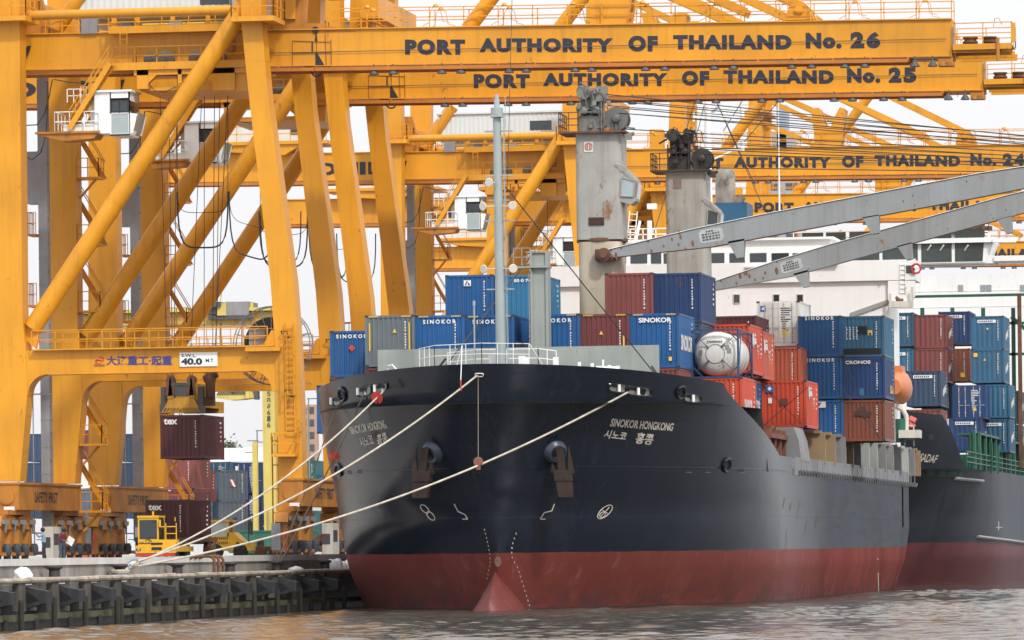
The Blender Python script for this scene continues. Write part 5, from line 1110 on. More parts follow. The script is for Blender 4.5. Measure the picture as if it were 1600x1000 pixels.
# ---- deck cranes
CRM = paint('deck_crane_paint', (0.345, 0.34, 0.305), .5, .2, .6, .6, .48, rust_col=(0.22, 0.10, 0.045), rust_scale=.9, grime=(.16, .12, .08))
CRP = paint('pedestal_cream', (0.46, 0.40, 0.30), .6, .2, .5, .5, .34, rust_col=(0.26, 0.12, 0.05), rust_scale=.8, grime=(.20, .11, .05))
GREASY = paint('greasy_machinery', (0.035, 0.033, 0.03), .5, .5, 2.0, .3, .3)
JIBM = paint('jib_grey', (0.27, 0.285, 0.29), .5, .14, .5, .35, .42, rust_col=(0.25, 0.12, 0.06), rust_scale=.8)
def deck_crane(pcx, top, bot, split, wpx, jib, s, cabpx, dark, guides):
    yc = None; p = atS(pcx, top + 100, s); yc = p.y; C_ = lambda px, py, dy=0: atY(px, py, yc + dy)
    w = wpx / s; xc = p.x; zt, zs, zb = C_(pcx, top).z, C_(pcx, split).z, 6.8
    T = part('deck_crane', MB(), CRM, SHIP) if False else None
    def rr_(w2, d2, z0, z1, mbx, r=.28):
        pts = []
        for sx, sy, a0 in ((1, -1, -90), (1, 1, 0), (-1, 1, 90), (-1, -1, 180)):
            for k in range(5): t_ = R(a0 + 90 * k / 4); pts.append(V((xc + sx * (w2 / 2 - r) + r * math.cos(t_), yc + d2 / 2 + sy * (d2 / 2 - r) + r * math.sin(t_), z0)))
        mbx.prism(pts, (0, 0, z1 - z0))
    mb = MB(); rr_(w, w * 1.05, zs, zt, mb); tr_ = part('deck_crane', mb, CRM, SHIP)
    mb = MB(); rr_(w * .93, w * 1.0, zb, zs - .12, mb, .4); part('pedestal', mb, CRP, tr_)
    mb = MB(); mb.lathe((xc, yc + w * .52, zs - .14), (0, 0, 1), [(0, w * .50), (.05, w * .56), (.2, w * .56), (.26, w * .5)], 32); part('slewing_ring', mb, RUST, tr_)
    # plate, vents, sign
    mb = MB(); zz_ = zs + .75; mb.box(xc - w * .22, xc + w * .12, yc - .05, yc + .02, zz_, zz_ + .42)
    for k in range(4): mb.box(xc - w * .21, xc + w * .11, yc - .09, yc - .05, zz_ + .04 + k * .1, zz_ + .09 + k * .1)
    part('vent_grille', mb, paint('rust_dark', (.08, .05, .035), .8, .5, 2), tr_)
    mb = MB(); mb.box(xc - w * .3, xc - w * .1, yc - .03, yc + .02, zt - 1.0, zt - .45); pl = part('maker_plate', mb, CREAM if not dark else paint('stained_plate', (.22, .17, .14), .7, .4, 2), tr_)
    if not dark:
        mb = MB(); e_ = V((xc - w * .2, yc - .045, zt - .70))
        for sx in (-1, 1):
            mb.bar(e_ + V((sx * .06, 0, -.13)), e_ + V((sx * .06, 0, .13)), .035, .01); 
            for k in (-1, 0, 1): mb.bar(e_ + V((sx * .06, 0, k * .1)), e_ + V((sx * .17, 0, k * .1 + .02)), .035, .01)
        mb.ring(e_, (0, 1, 0), .19, .015, 20); part('emblem', mb, INKR, pl)
    # machinery platform
    mb = MB(); zp = zt; x0, x1 = xc - w * .85, xc + w * .62
    mb.box(x0, x1, yc - .35, yc + w * 1.1, zp, zp + .10); mb.rail([(x0 + .05, yc - .3, zp + .1), (x0 + w * .45, yc - .3, zp + .1)], 1.0, .5, .025, 2); mb.rail([(x0 + .05, yc + w, zp + .1), (x0 + .05, yc - .3, zp + .1)], 1.0, .7, .025, 2); part('top_platform', mb, MATS['rust_dark'] if dark else RUST, tr_)
    mm = GREASY if dark else paint('machinery_grey', (.20, .20, .18), .45, .4, 1.5, .3, .25)
    rq = random.Random(5 if dark else 9); zq = zp + .1
    u = w / 2.4
    mb = MB(); mb.box(xc - w * .42, xc + w * .05, yc, yc + 1.2, zq, zq + .8 * u); part('winch_base', mb, mm, tr_)
    for dx, dz, r_ in ((-.28, .55, .2), (-.02, .55, .2)):
        mb = MB(); cx2 = xc + dx * w; cz2 = zq + (dz + .55) * u; mb.lathe((cx2, yc - .25, cz2), (0, 1, 0), [(0, r_ * .4), (.04, r_ * .9), (.1, r_), (.5, r_), (.6, r_ * 1.25), (.66, r_ * 1.25), (.9, r_)], 18)
        for k in range(6): t_ = k * 1.05; mb.tube((cx2 + r_ * 1.05 * math.cos(t_), yc - .3, cz2 + r_ * 1.05 * math.sin(t_)), (cx2 + r_ * 1.05 * math.cos(t_), yc + .3, cz2 + r_ * 1.05 * math.sin(t_)), .02, 5)
        part('hydraulic_motor', mb, mm, tr_)
    mb = MB(); mb.lathe((xc - .3 * w, yc - .1, zq + 2.05 * u), (0, 1, 0), [(0, .15), (.02, .38 * u), (.1, .38 * u), (.12, .30 * u), (.7, .30 * u), (.72, .38 * u), (.8, .38 * u)], 22); part('cable_drum', mb, mm, tr_)
    mb = MB(); mb.box(xc - .04 * w, xc + .2 * w, yc, yc + .7, zq + 1.55 * u, zq + 2.35 * u); mb.box(xc - .14 * w, xc - .04 * w, yc + .1, yc + .6, zq + 1.3 * u, zq + 1.9 * u); part('oil_tank', mb, mm, tr_)
    mb = MB()
    mb.box(xc - .40 * w, xc + .10 * w, yc + .5, yc + 1.1, zq, zq + 1.75 * u); mb.box(xc - .2 * w, xc + .18 * w, yc + .45, yc + 1.0, zq + 1.7 * u, zq + 2.1 * u)
    for k in range(34):
        x = xc + rq.uniform(-.45, .28) * w; z = zq + rq.uniform(.1, 2.3) * u; y = yc + rq.uniform(-.3, .5); q_ = rq.random()
        if q_ < .4: mb.box(x - .1, x + .1, y - .1, y + .1, z - .12, z + .12)
        elif q_ < .7: mb.tube((x, y, z), (x + rq.uniform(-.5, .5), y, z + rq.uniform(-.3, .3)), .06, 7)
        else: mb.path([(x, y, z), (x + .15, y - .1, z + .3), (x + .35, y - .1, z + .2), (x + .45, y, z - .4)], .03, 5)
    for x in (-.42, .1): mb.bar((xc + x * w, yc - .2, zq), (xc + x * w, yc - .2, zq + 1.5 * u), .06)
    mb.bar((xc - .42 * w, yc - .2, zq + 1.0 * u), (xc + .1 * w, yc - .2, zq + 1.0 * u), .06)
    part('pipework', mb, mm, tr_)
    mb = MB(); cx2, cz2 = xc + .42 * w, zq + .62 * u; mb.lathe((cx2, yc - .2, cz2), (0, 1, 0), [(0, .62 * u), (.05, .62 * u), (.06, .5 * u), (.12, .38 * u), (1.0, .38 * u), (1.02, .62 * u), (1.07, .62 * u)], 28)
    mb.lathe((cx2, yc - .45, cz2), (0, 1, 0), [(0, .1), (.05, .2 * u), (.28, .24 * u)], 14)
    for k in (-.2, .0, .2): mb.box(cx2 + k - .03, cx2 + k + .03, yc - .3, yc - .2, zq, zq + .45 * u)
    part('luffing_drum', mb, paint('drum_grey', (.13, .125, .12), .5, .4, 1.5, .2, .2) if not dark else mm, tr_)
    mb = MB(); mb.tube((xc + .55 * w, yc, zq - .3), (xc + .8 * w, yc, zq - .15), .09, 8); mb.box(xc + .6 * w, xc + .75 * w, yc - .1, yc + .1, zq - .5, zq - .2); mb.tube((xc + .55 * w, yc, zq + .2), (xc + .82 * w, yc, zq + .1), .05, 6); part('limit_switch', mb, mm, tr_)
    # cab
    x0, x1, y0p, y1p = cabpx; a, c_ = C_(x0, y1p, -.2), C_(x1, y0p, -.2); mb = MB(); hx = c_.x - a.x; hz = c_.z - a.z
    prof_ = [(a.x, a.z + hz * .12), (a.x, c_.z), (a.x + hx * .45, c_.z - hz * .12), (c_.x, c_.z - hz * .42), (c_.x - hx * .1, a.z + hz * .1), (c_.x - hx * .35, a.z)]
    mb.prism([V((x, yc + .1, z)) for x, z in prof_], (0, 1.5, 0)); cb_ = part('crane_cab', mb, CRM, tr_)
    inn = [(a.x + hx * .2, a.z + hz * .22), (a.x + hx * .28, c_.z - hz * .32), (c_.x - hx * .12, c_.z - hz * .42), (c_.x - hx * .2, a.z + hz * .2)]
    mb = MB(); mb.prism([V((x, yc + .075, z)) for x, z in inn], (0, .022, 0)); part('window', mb, GLASSL if not dark else GLASS, cb_)
    mb = MB(); mb.prism([(c_.x - .0, yc + .25, c_.z - hz * .46), (c_.x + .02, yc + .25, c_.z - hz * .46), (c_.x - hx * .1 + .03, yc + .25, a.z + hz * .16), (c_.x - hx * .1 + .01, yc + .25, a.z + hz * .16)], (0, 1.2, 0)); part('window', mb, GLASSL, cb_)
    mb = MB(); P3 = [V((x, yc + .05, z)) for x, z in inn]; 
    for i in range(4): mb.bar(P3[i], P3[(i + 1) % 4], .06, .05)
    mb.path([V((a.x, yc - .1, c_.z + .05)), V((a.x + hx * .45, yc - .1, c_.z - hz * .08)), V((c_.x + .08, yc - .1, c_.z - hz * .38)), V((c_.x, yc - .1, a.z + hz * .3))], .03, 5); part('cab_guard', mb, CRM, cb_)
    # jib: box girder pivoting at the column, lifting over the river
    (r0x, r0y), (tx, ty), dpt = jib; yj = yc - .6
    a = atY(r0x, r0y, yj); b2 = atY(tx, ty, yj); d_ = (b2 - a); L = d_.length; d_.normalize(); nrm = V((-d_.z, 0, d_.x)).normalized()
    prof_ = [(0, -.16), (0, .16), (L * .17, .42), (L * .30, .52), (L * .7, .62), (L, .40), (L, -.30), (L * .7, -.44), (L * .30, -.5), (L * .2, -.52)]
    mb = MB(); mb.prism([a + d_ * u_ + nrm * (v_ * dpt) for u_, v_ in prof_], (0, .9, 0)); jb = part('jib', mb, JIBM, tr_)
    mb = MB(); pr = [(p_, q_) for p_, q_ in prof_[1:6]]
    for (u0, v0), (u1, v1) in zip(pr, pr[1:]):
        p_, q_ = a + d_ * u0 + nrm * (v0 * dpt + .03), a + d_ * u1 + nrm * (v1 * dpt + .03); mb.prism([p_ + V((0, -.06, 0)), q_ + V((0, -.06, 0)), q_ + V((0, .96, 0)), p_ + V((0, .96, 0))], nrm * .03)
    part('top_flange', mb, WHITE, jb)
    for uu in guides:
        mb = MB(); p_ = a + d_ * (L * uu) - nrm * (.42 * dpt); mb.prism([p_ + d_ * -.35, p_ + d_ * .55, p_ + d_ * .35 - nrm * .95, p_ + d_ * .0 - nrm * .95], (0, .7, 0))
        part('rope_guide', mb, JIBM, jb)
    rq4 = random.Random(int(pcx))
    mb = MB()
    for k in range(22):        # rust patches where the jib foot chafes, thinning out along the jib
        u_ = L * .19 * rq4.random() ** 1.6 + .15 if k < 14 else L * rq4.uniform(.2, .75); half_ = .16 + .3 * min(1, u_ / (L * .17)); c_ = a + d_ * u_ + nrm * rq4.uniform(-half_, half_) * dpt + V((0, -.006, 0)); r_ = rq4.uniform(.05, .15) if k < 14 else rq4.uniform(.02, .05); n_ = 9
        mb.prism([c_ + d_ * (r_ * rq4.uniform(.5, 1.0) * math.cos(6.283 * i / n_)) + nrm * (r_ * rq4.uniform(.9, 1.9) * math.sin(6.283 * i / n_)) for i in range(n_)], (0, .004, 0))
    part('rust_stain', mb, paint('light_rust', (.20, .095, .045), .8, .4, 3), jb)
    mb = MB(); p_ = a + V((0, -.05, 0)); mb.lathe(p_, (0, -1, 0), [(0, .36), (.12, .36), (.14, .2), (.22, .2)], 16); mb.box(a.x - .5, a.x + .5, yc - .55, yc + .1, a.z - .3, a.z + .3); part('jib_pivot', mb, RUST, jb)
    mb = MB()
    for i, k in enumerate((.30, .36)):
        o_ = a + d_ * (L * k) + V((0, -.012, 0)) - nrm * .1
    o_ = a + d_ * (L * .178) + V((0, -.014, 0)); mb.prism([o_ + nrm * .22 , o_ + d_ * .15 + nrm * .34, o_ + d_ * 1.15 + nrm * .36, o_ + d_ * 1.3 + nrm * .25, o_ + d_ * 1.3 - nrm * .25, o_ + d_ * 1.15 - nrm * .36, o_ + d_ * .15 - nrm * .34, o_ - nrm * .22], (0, .012, 0)); lb = part('load_table', mb, paint('table_white', (.44, .46, .46), .6, .2, 2), jb)
    mb = MB(); rq2 = random.Random(3)
    for i in range(4):
        u_ = .15 if i else .4
        while u_ < 1.1 - (.3 if i == 0 else 0):
            l_ = rq2.uniform(.05, .16); p_ = o_ + d_ * u_ + nrm * (.2 - .14 * i) - V((0, .014, 0)); mb.prism([p_, p_ + d_ * l_, p_ + d_ * l_ + nrm * .085, p_ + nrm * .085], (0, .012, 0)); u_ += l_ + .05
    part('figures', mb, STEELD, lb)
    mb = MB()
    starts = [(xc + .2 * w, zq + 1.9 * u), (xc + .2 * w, zq + 1.6 * u), (xc + .5 * w, zq + 1.2 * u), (xc + .5 * w, zq + .9 * u), (xc + .5 * w, zq + .1)]
    for i, (x, z) in enumerate(starts):
        q_ = a + d_ * (L * (1.0 - .02 * i)) + nrm * .5; mb.tube((x, yc - .2 + .3 * (i % 3), z), q_ + V((0, .1 + .35 * (i % 3), 0)), .028, 5)
        if i < 3: mb.tube((x, yc + .1 + .3 * (i % 3), z - .25), q_ + V((0, .5, .15)), .022, 5)
    part('luffing_rope', mb, WIRE, tr_)
    return tr_
deck_crane(935, 208, 490, 374, 72, ((944, 398), (1790, 246), 1.12), 29.5, (962, 995, 256, 320), False, (.24, .49, .80))
deck_crane(1072, 268, 490, 470, 64, ((1098, 452), (1790, 268), 1.15), 26.4, (1098, 1125, 310, 362), True, (.215, .45, .675))
# ------------------------------------------------------------------ containers
CC = {}
def ccol(name, col, rust=.12, var=.18, streak=.3, grime=(.10, .08, .06)):
    CC[name] = paint('container_' + name, col, .5, var, .5, streak, rust, rust_col=(.12, .05, .03), rust_scale=1.0, rnd=.16, grime=grime); return CC[name]
ccol('blue', (0.008, 0.090, 0.265)); ccol('pale_blue', (0.030, 0.190, 0.37)); ccol('dark_blue', (0.008, 0.040, 0.135)); ccol('steel_blue', (0.022, 0.100, 0.185), .16)
ccol('slate_blue', (0.030, 0.060, 0.115), .14); ccol('maroon', (0.150, 0.034, 0.033), .1); ccol('faded_maroon', (0.215, 0.055, 0.048)); ccol('deep_maroon', (0.070, 0.013, 0.018), .05); ccol('orange_red', (0.50, 0.060, 0.024), .08)
ccol('brick_orange', (0.40, 0.085, 0.045), .1); ccol('brown', (0.205, 0.060, 0.034), .25); ccol('grey', (0.125, 0.150, 0.165), .14); ccol('white', (0.66, 0.65, 0.60), .12); ccol('teal', (0.02, 0.13, 0.14)); ccol('grey_blue', (0.085, 0.11, 0.14), .1)
CASTG = plain('corner_casting', (.03, .032, .036), .6)
CW, CH, C20 = 2.52, 2.59, 6.06
BODY = {}
def corr(mb, o, r, u, n, w, h, ribs, depth=.045, mi=0):
    """ribbed sheet: from corner o along r (w) and u (h), ribs sunk against normal n"""
    vs = []; k = 0; pts = []
    for i in range(ribs):
        b0 = i / ribs; st = 1 / ribs
        pts += [(b0, 0), (b0 + st * .36, 0), (b0 + st * .5, -depth), (b0 + st * .86, -depth)]
    pts.append((1, 0))
    for f, d_ in pts: p = o + r * (w * f) + n * d_; vs += [p, p + u * h]
    mb.add(vs, [(2 * i, 2 * i + 2, 2 * i + 3, 2 * i + 1) for i in range(len(pts) - 1)], mi)
def body_mesh(col, L, Hh, door, detail):
    k = (col, round(L, 1), round(Hh, 2), door, detail)
    if k in BODY: return BODY[k]
    mb = MB(); X, Yv, Z = V((1, 0, 0)), V((0, 1, 0)), V((0, 0, 1)); w = CW; ph = .14
    for x in (0, w - ph):
        for y in (0, L - ph): mb.box(x, x + ph, y, y + ph, .11, Hh - .11)
    for x in (0, w - .17):
        for y in (-.006, L - .17 + .006):
            for z in (0, Hh - .11): mb.box(x - .004, x + .174, y, y + .17, z, z + .11, 1)
    for y in (.015, L - .1): mb.box(ph, w - ph, y, y + .085, Hh - .13, Hh - .015); mb.box(ph, w - ph, y, y + .085, .012, .17)
    for x in (.012, w - .09): mb.box(x, x + .078, ph, L - ph, Hh - .10, Hh - .012); mb.box(x, x + .078, ph, L - ph, .012, .17)
    if not door: corr(mb, V((ph, .03, .17)), X, Z, -Yv, w - 2 * ph, Hh - .30, 9 if detail else 6)
    else: mb.box(ph, w - ph, .05, .1, .17, Hh - .13)
    rb = int(L / .28) if detail else int(L / .4)
    corr(mb, V((w - .02, ph, .17)), Yv, Z, X, L - 2 * ph, Hh - .27, rb); mb.box(.02, .06, ph, L - ph, .17, Hh - .1); mb.box(ph, w - ph, L - .06, L - .03, .17, Hh - .12)
    mb.box(.09, w - .09, .09, L - .09, Hh - .06, Hh - .03); mb.box(.09, w - .09, .09, L - .09, .13, .16)
    BODY[k] = mb.mesh('body', [CC[col], CASTG]); return BODY[k]
CONT = []
def container(col, pos, label, L=C20, Hh=CH, door=False, front=(), side=(), ids='w', group='containers stacked on the big ship', detail=True, yaw=0, hazard=False, seed=0):
    """pos: lower front corner on the viewer's left; front/side: lettering (text, x0, x1, z0, z1, ink)"""
    T = thing('shipping_container', label, 'container', pos, group); T.rotation_euler = (0, 0, yaw)
    rq = random.Random(hash(label) % 9999 if False else sum(map(ord, label)) + seed)
    o = bpy.data.objects.new('body', body_mesh(col, L, Hh, door, detail)); COL.objects.link(o); o.parent = T; ORG[T] = V((0, 0, 0)); ORG[o] = V((0, 0, 0))
    for txt, x0, x1, z0, z1, ink in front:
        mb = MB(); mb.text(txt, (x0, -.035, z0), (1, 0, 0), (0, 0, 1), x1 - x0, z1 - z0, 0, .035); part('lettering', mb, ink, T)
    for txt, y0, y1, z0, z1, ink in side:
        mb = MB(); mb.text(txt, (CW + .008, y0, z0), (0, 1, 0), (0, 0, 1), y1 - y0, z1 - z0, 0, .03); part('side_lettering', mb, ink, T)
    if door:
        for k in (0, 1):
            mb = MB(); x0 = .16 + k * (CW / 2 - .16 + .005); x1 = x0 + CW / 2 - .17; mb.box(x0, x1, .0, .05, .19, Hh - .15)
            for z in (.5, 1.1, 1.7, 2.2): mb.box(x0 + .05, x1 - .05, -.012, 0, z, z + .3)
            dr = part('door', mb, CC[col], T)
            mb = MB()
            for f in (.3, .74):
                x = x0 + (x1 - x0) * f; mb.tube((x, -.045, .16), (x, -.045, Hh - .12), .026, 6)
                for z in (.45, 1.3, Hh - .4): mb.box(x - .05, x + .05, -.06, -.012, z, z + .08)
                mb.bar((x, -.07, 1.05), (x + .35, -.07, 1.05), .035)
            part('lock_rod', mb, plain('galvanised', (.42, .44, .44), .45), dr)
        mb = MB()
        for i in range(7):
            z = Hh - .45 - i * .13
            mb.box(CW * .56, CW * .56 + rq.uniform(.25, .7), -.02, -.0135, z, z + .055)
        for i in range(4): z = 1.25 - i * .12; mb.box(CW * .58, CW * .58 + rq.uniform(.2, .4), -.02, -.0135, z, z + .05)
        part('stencil', mb, INKW if col not in ('white',) else INK, T)
        mb = MB(); mb.box(CW * .6, CW * .6 + .28, -.022, -.0135, .62, .85); part('sticker', mb, INKY, T)
    elif ids:
        mb = MB(); ink = INKW; x = CW * .80; z = Hh - .42      # column of small stencilled characters
        for i in range(13):
            if i in (4, 11): z -= .05; continue
            w_ = rq.uniform(.05, .085); mb.box(x, x + w_, -.022, -.017, z, z + .085); mb.box(x + w_ * .3, x + w_ * .6, -.024, -.022, z + .02, z + .05, 1); z -= .135
            if z < .5: break
        part('stencil', mb, [ink, CC[col]], T)
        mb = MB(); rq3 = random.Random(rq.random()); y = L - .9
        for i in range(5):
            z = Hh - .45 - i * .26; mb.box(CW + .006, CW + .011, y - rq3.uniform(.1, .5), y, z, z + .1)
        part('side_stencil', mb, INKW, T)
    if hazard:
        mb = MB()
        for x in (.18, CW - .68):
            for k in range(6): mb.prism([(x + k * .085, .012, Hh - .10), (x + .05 + k * .085, .012, Hh - .10), (x + .085 + k * .085, .012, Hh - .03), (x + .035 + k * .085, .012, Hh - .03)], (0, .012, 0))
        part('hazard_mark', mb, INKY, T)
    CONT.append(T); return T
def at_top(px, py, s, Hh=CH):
    """lower corner of a box whose upper front corner sits at this photo point, s photo pixels per metre"""
    p = atS(px, py, s); return V((p.x, p.y, p.z - Hh))
SN = ('S I N O K O R', .42, 2.1, 2.15, 2.36, INKW)
SNK = ('SINOKOR', .5, 2.1, 2.1, 2.36, INKW)
def deco(T, pts, ink, name='sticker', y=-.024):
    mb = MB(); mb.prism([V((x, y, z)) for x, z in pts], (0, .006, 0)); part(name, mb, ink, T)
def rect(x0, x1, z0, z1): return [(x0, z0), (x1, z0), (x1, z1), (x0, z1)]
def dia(x, z, r): return [(x - r, z), (x, z - r), (x + r, z), (x, z + r)]
# front bay
sA = 31.2
k = container('grey', at_top(570, 493, sA), 'grey container with yellow stripe marks in the front row behind the bow', hazard=True)
deco(k, rect(.2, .27, .8, 2.2), INKY, 'stripe'); deco(k, rect(2.22, 2.29, .8, 2.2), INKY, 'stripe'); deco(k, [(1.4, 1.7), (1.62, 1.7), (1.51, 1.9)], INKY)
container('blue', at_top(648, 493, sA), 'blue container lettered in white, right beside the grey one behind the bow', front=[SN], hazard=True)
container('blue', at_top(725.5, 493, sA), 'blue container with white lettering, standing directly behind the fore mast', front=[SN], side=[('SINOKOR', .6, 5.0, .5, 1.3, INKW)], hazard=True)
container('blue', at_top(828, 491, sA), 'blue container with white lettering, half hidden by the grey king post', front=[SN], hazard=True)
k = container('maroon', at_top(905, 491, sA), 'maroon container with a small yellow triangle between two lettered blue ones', hazard=True)
deco(k, [(1.0, 1.55), (1.2, 1.55), (1.1, 1.74)], INKY); deco(k, rect(2.2, 2.28, .4, 1.5), INKY, 'stripe')
k = container('blue', at_top(983, 490, sA, 2.75), 'bright blue container with bold white lettering, next to the white tank', Hh=2.75, front=[('SINOKOR', .48, 2.15, 2.28, 2.52, INKW)], side=[('SINOKOR', .6, 5.0, .9, 1.7, INKW)], hazard=True)
deco(k, rect(1.98, 2.13, .35, .55), INKY)
container('faded_maroon', at_top(983, 576, sA), 'maroon container underneath the bright blue one beside the tank')
container('maroon', at_top(570, 575, sA), 'dark red container underneath the grey one behind the bow')
# starboard stacks further back
k = container('blue', at_top(515, 517, 30.6, 2.4), 'blue container with a red diamond mark beside the yellow crane leg', Hh=2.4, front=[('S I N O K O R', .35, 1.95, 2.0, 2.2, INKW)])
deco(k, dia(1.15, 1.5, .18), INKR)
container('maroon', at_top(515, 591, 30.6), 'maroon container underneath the blue one with the red diamond')
container('blue', at_top(494.5, 602, 29.3), 'blue container low beside the crane leg, mostly hidden by the black bow')
# second bay top tier
k = container('blue', at_top(695.5, 430, 30.1), 'mid blue container with a white square logo in the top tier', hazard=False)
deco(k, rect(.98, 1.36, 2.0, 2.3), INKW, 'logo'); deco(k, [(1.03, 2.04), (1.1, 2.04), (1.2, 2.26), (1.13, 2.26)], INKB, 'logo', -.03); deco(k, [(1.2, 2.04), (1.3, 2.04), (1.3, 2.1), (1.2, 2.2)], INKB, 'logo', -.03)
container('pale_blue', at_top(773, 430, 30.1), 'pale blue container behind the fore mast in the top tier', front=[('50 0 7450', 1.0, 2.2, 2.2, 2.36, INKW)])
container('faded_maroon', at_top(944.6, 427, 30.3), 'faded maroon container in the top tier beside the front deck crane')
container('dark_blue', at_top(1019.6, 427, 30.3), 'dark blue container in the top tier beside the faded maroon one')
container('blue', at_top(695.5, 430 + 78, 30.1), 'blue container in the shade underneath the one with the white square logo', ids='')
container('blue', at_top(773, 430 + 78, 30.1), 'blue container in the shade underneath the pale blue one', ids='')
container('maroon', at_top(944.6, 427 + 79, 30.3), 'maroon container in the shade underneath the faded maroon one', ids='')
container('slate_blue', at_top(1019.6, 427 + 79, 30.3), 'slate container in the shade underneath the dark blue top-tier one', ids='')
# tank
P0 = at_top(1079, 512, 30.7)
T = thing('tank_container', 'white cylindrical tank in a blue steel frame on top of an orange-red container', 'tank container', P0); w = 74.5 / 30.7 / .985; ORG[T] = V((0, 0, 0)); FB = paint('frame_blue', (.02, .055, .13), .5, .2, 1, .2, .15)
mb = MB(); Lt = 6.06; hh = 2.5
for x in (0, w - .1):
    for y in (0, Lt - .1): mb.box(x, x + .1, y, y + .1, 0, hh)
    for z in (0, hh - .1): mb.box(x + .01, x + .09, .1, Lt - .1, z + .01, z + .09)
for y in (0, Lt - .1):
    for z in (0, hh - .1): mb.box(.1, w - .1, y + .005, y + .095, z + .005, z + .095)
    for a, b2 in (((.05, .62), (.62, .05)), ((w - .05, .62), (w - .62, .05)), ((.05, hh - .62), (.62, hh - .05)), ((w - .05, hh - .62), (w - .62, hh - .05))): mb.bar((a[0], y + .05, a[1]), (b2[0], y + .05, b2[1]), .06)
for y in (1.5, 3.0, 4.5): mb.bar((w - .05, y, .05), (w - .05, y, .25), .06)
mb.bar((w - .05, .1, .1), (w - .05, 1.4, hh - .1), .05); mb.bar((w - .05, Lt - .1, .1), (w - .05, Lt - 1.4, hh - .1), .05)
part('frame', mb, FB, T)
TW = paint('tank_white', (.62, .61, .57), .35, .14, .9, .35, .16, rust_col=(.30, .27, .24), grime=(.25, .22, .19))
mb = MB(); c = V((w / 2, .12, hh / 2)); mb.lathe(c, (0, 1, 0), [(0, .02), (.01, .35), (.06, .62), (.16, .86), (.32, 1.06), (.48, 1.13), (5.3, 1.13), (5.5, 1.0), (5.75, .4), (5.8, .05)], 44)
for y in (1.2, 2.4, 3.6, 4.8): mb.lathe(V((w / 2, y, hh / 2)), (0, 1, 0), [(0, 1.125), (.01, 1.155), (.08, 1.155), (.09, 1.125)], 44)
tk = part('tank', mb, TW, T)
mb = MB(); mb.ring(c + V((0, .02, 0)), (0, 1, 0), .48, .02, 32); mb.ring(c + V((0, .14, 0)), (0, 1, 0), .80, .012, 40); part('end_ring', mb, STEEL, tk)
mb = MB()
for k in range(4): t_ = math.pi / 4 + k * math.pi / 2; mb.bar(c + V((.45 * math.cos(t_), -.02, .45 * math.sin(t_))), c + V((1.28 * math.cos(t_), -.03, 1.15 * math.sin(t_))), .045, .03); mb.bar(c + V((.45 * math.cos(t_ + .1), -.02, .45 * math.sin(t_ + .1))), c + V((1.1 * math.cos(t_ + .03), -.02, 1.1 * math.sin(t_ + .03))), .03, .03)
part('end_brace', mb, STEELD, T)
mb = MB(); rq = random.Random(4)
for x in [-.42, -.33, -.24, -.15, -.06, .03, .12, .21, .3]: mb.box(w / 2 + x, w / 2 + x + .06, .135, .142, hh / 2 + .58, hh / 2 + .66)
part('stencil', mb, INK, T)
mb = MB()
for x, z in ((-.75, .1), (-.80, -.15), (.72, .15), (.62, .32)): mb.obox(V((w / 2 + x, .19, hh / 2 + z)), V((.09, .05 * (1 if x > 0 else -1), 0)), V((0, .012, 0)), V((0, 0, .11)))
part('sticker', mb, STEEL, T)
# port side stacks
HAN = '韓進'
container('orange_red', at_top(1083, 590, 30.7), 'orange-red container underneath the white tank', front=[], side=[('SINOKOR', .8, 4.2, .6, 1.5, INKW)])
container('blue', at_top(1096, 594, 29.4), 'blue container squeezed behind the orange-red one underneath the tank', side=[('SINOKOR', .6, 5.2, .7, 1.6, INKW)])
def side_glyph(T, seed, y0=1.0, y1=5.0, z0=.5, z1=2.2):
    mb = MB(); mb.text('韓', (CW + .012, y0, (z0 + z1) / 2 + .05), (0, 1, 0), (0, 0, 1), (y1 - y0) * .45, (z1 - z0) * .45, 0, .03); mb.text('進', (CW + .012, y0 + (y1 - y0) * .5, (z0 + z1) / 2 - .5), (0, 1, 0), (0, 0, 1), (y1 - y0) * .45, (z1 - z0) * .45, 0, .03); part('side_lettering', mb, INKW, T)
k = container('orange_red', at_top(1097, 507, 29.8), 'orange-red container with large white side lettering just behind the tank'); side_glyph(k, 1)
k = container('brick_orange', at_top(1117, 517, 29.0), 'red-orange container with white side lettering, second one behind the tank'); side_glyph(k, 2)
container('brick_orange', at_top(1182, 543, 27.2), 'dull red container underneath the white reefer')
k = container('orange_red', at_top(1188, 595, 28.7), 'vivid orange-red container with a blue badge, standing above the hatch at the ship side'); side_glyph(k, 3, .9, 5.2, .8, 2.3)
deco(k, rect(.28, .72, 1.95, 2.32), plain('badge_blue', (.03, .12, .4), .5), 'badge'); deco(k, dia(.5, 2.15, .12), INKW, 'badge', -.03); deco(k, rect(.42, .62, 1.35, 1.65), INKW); deco(k, rect(1.05, 1.5, 1.25, 1.6), CC['maroon'], 'repaint_patch', -.019)
k = container('white', at_top(1182, 471, 26.8, 2.62), 'off-white container with door bars and a blue badge, on a dull red one', Hh=2.62, door=True)
deco(k, rect(.22, .55, 2.0, 2.35), MATS['badge_blue'], 'badge'); deco(k, dia(.38, 2.18, .09), INKW, 'badge', -.03); deco(k, rect(1.45, 1.75, .68, .95), INKY); deco(k, [(1.95, .68), (2.2, .68), (2.08, .9)], INKY)
container('deep_maroon', at_top(1113, 494, 27.6), 'dark maroon container whose top shows between the blue one and the white one')
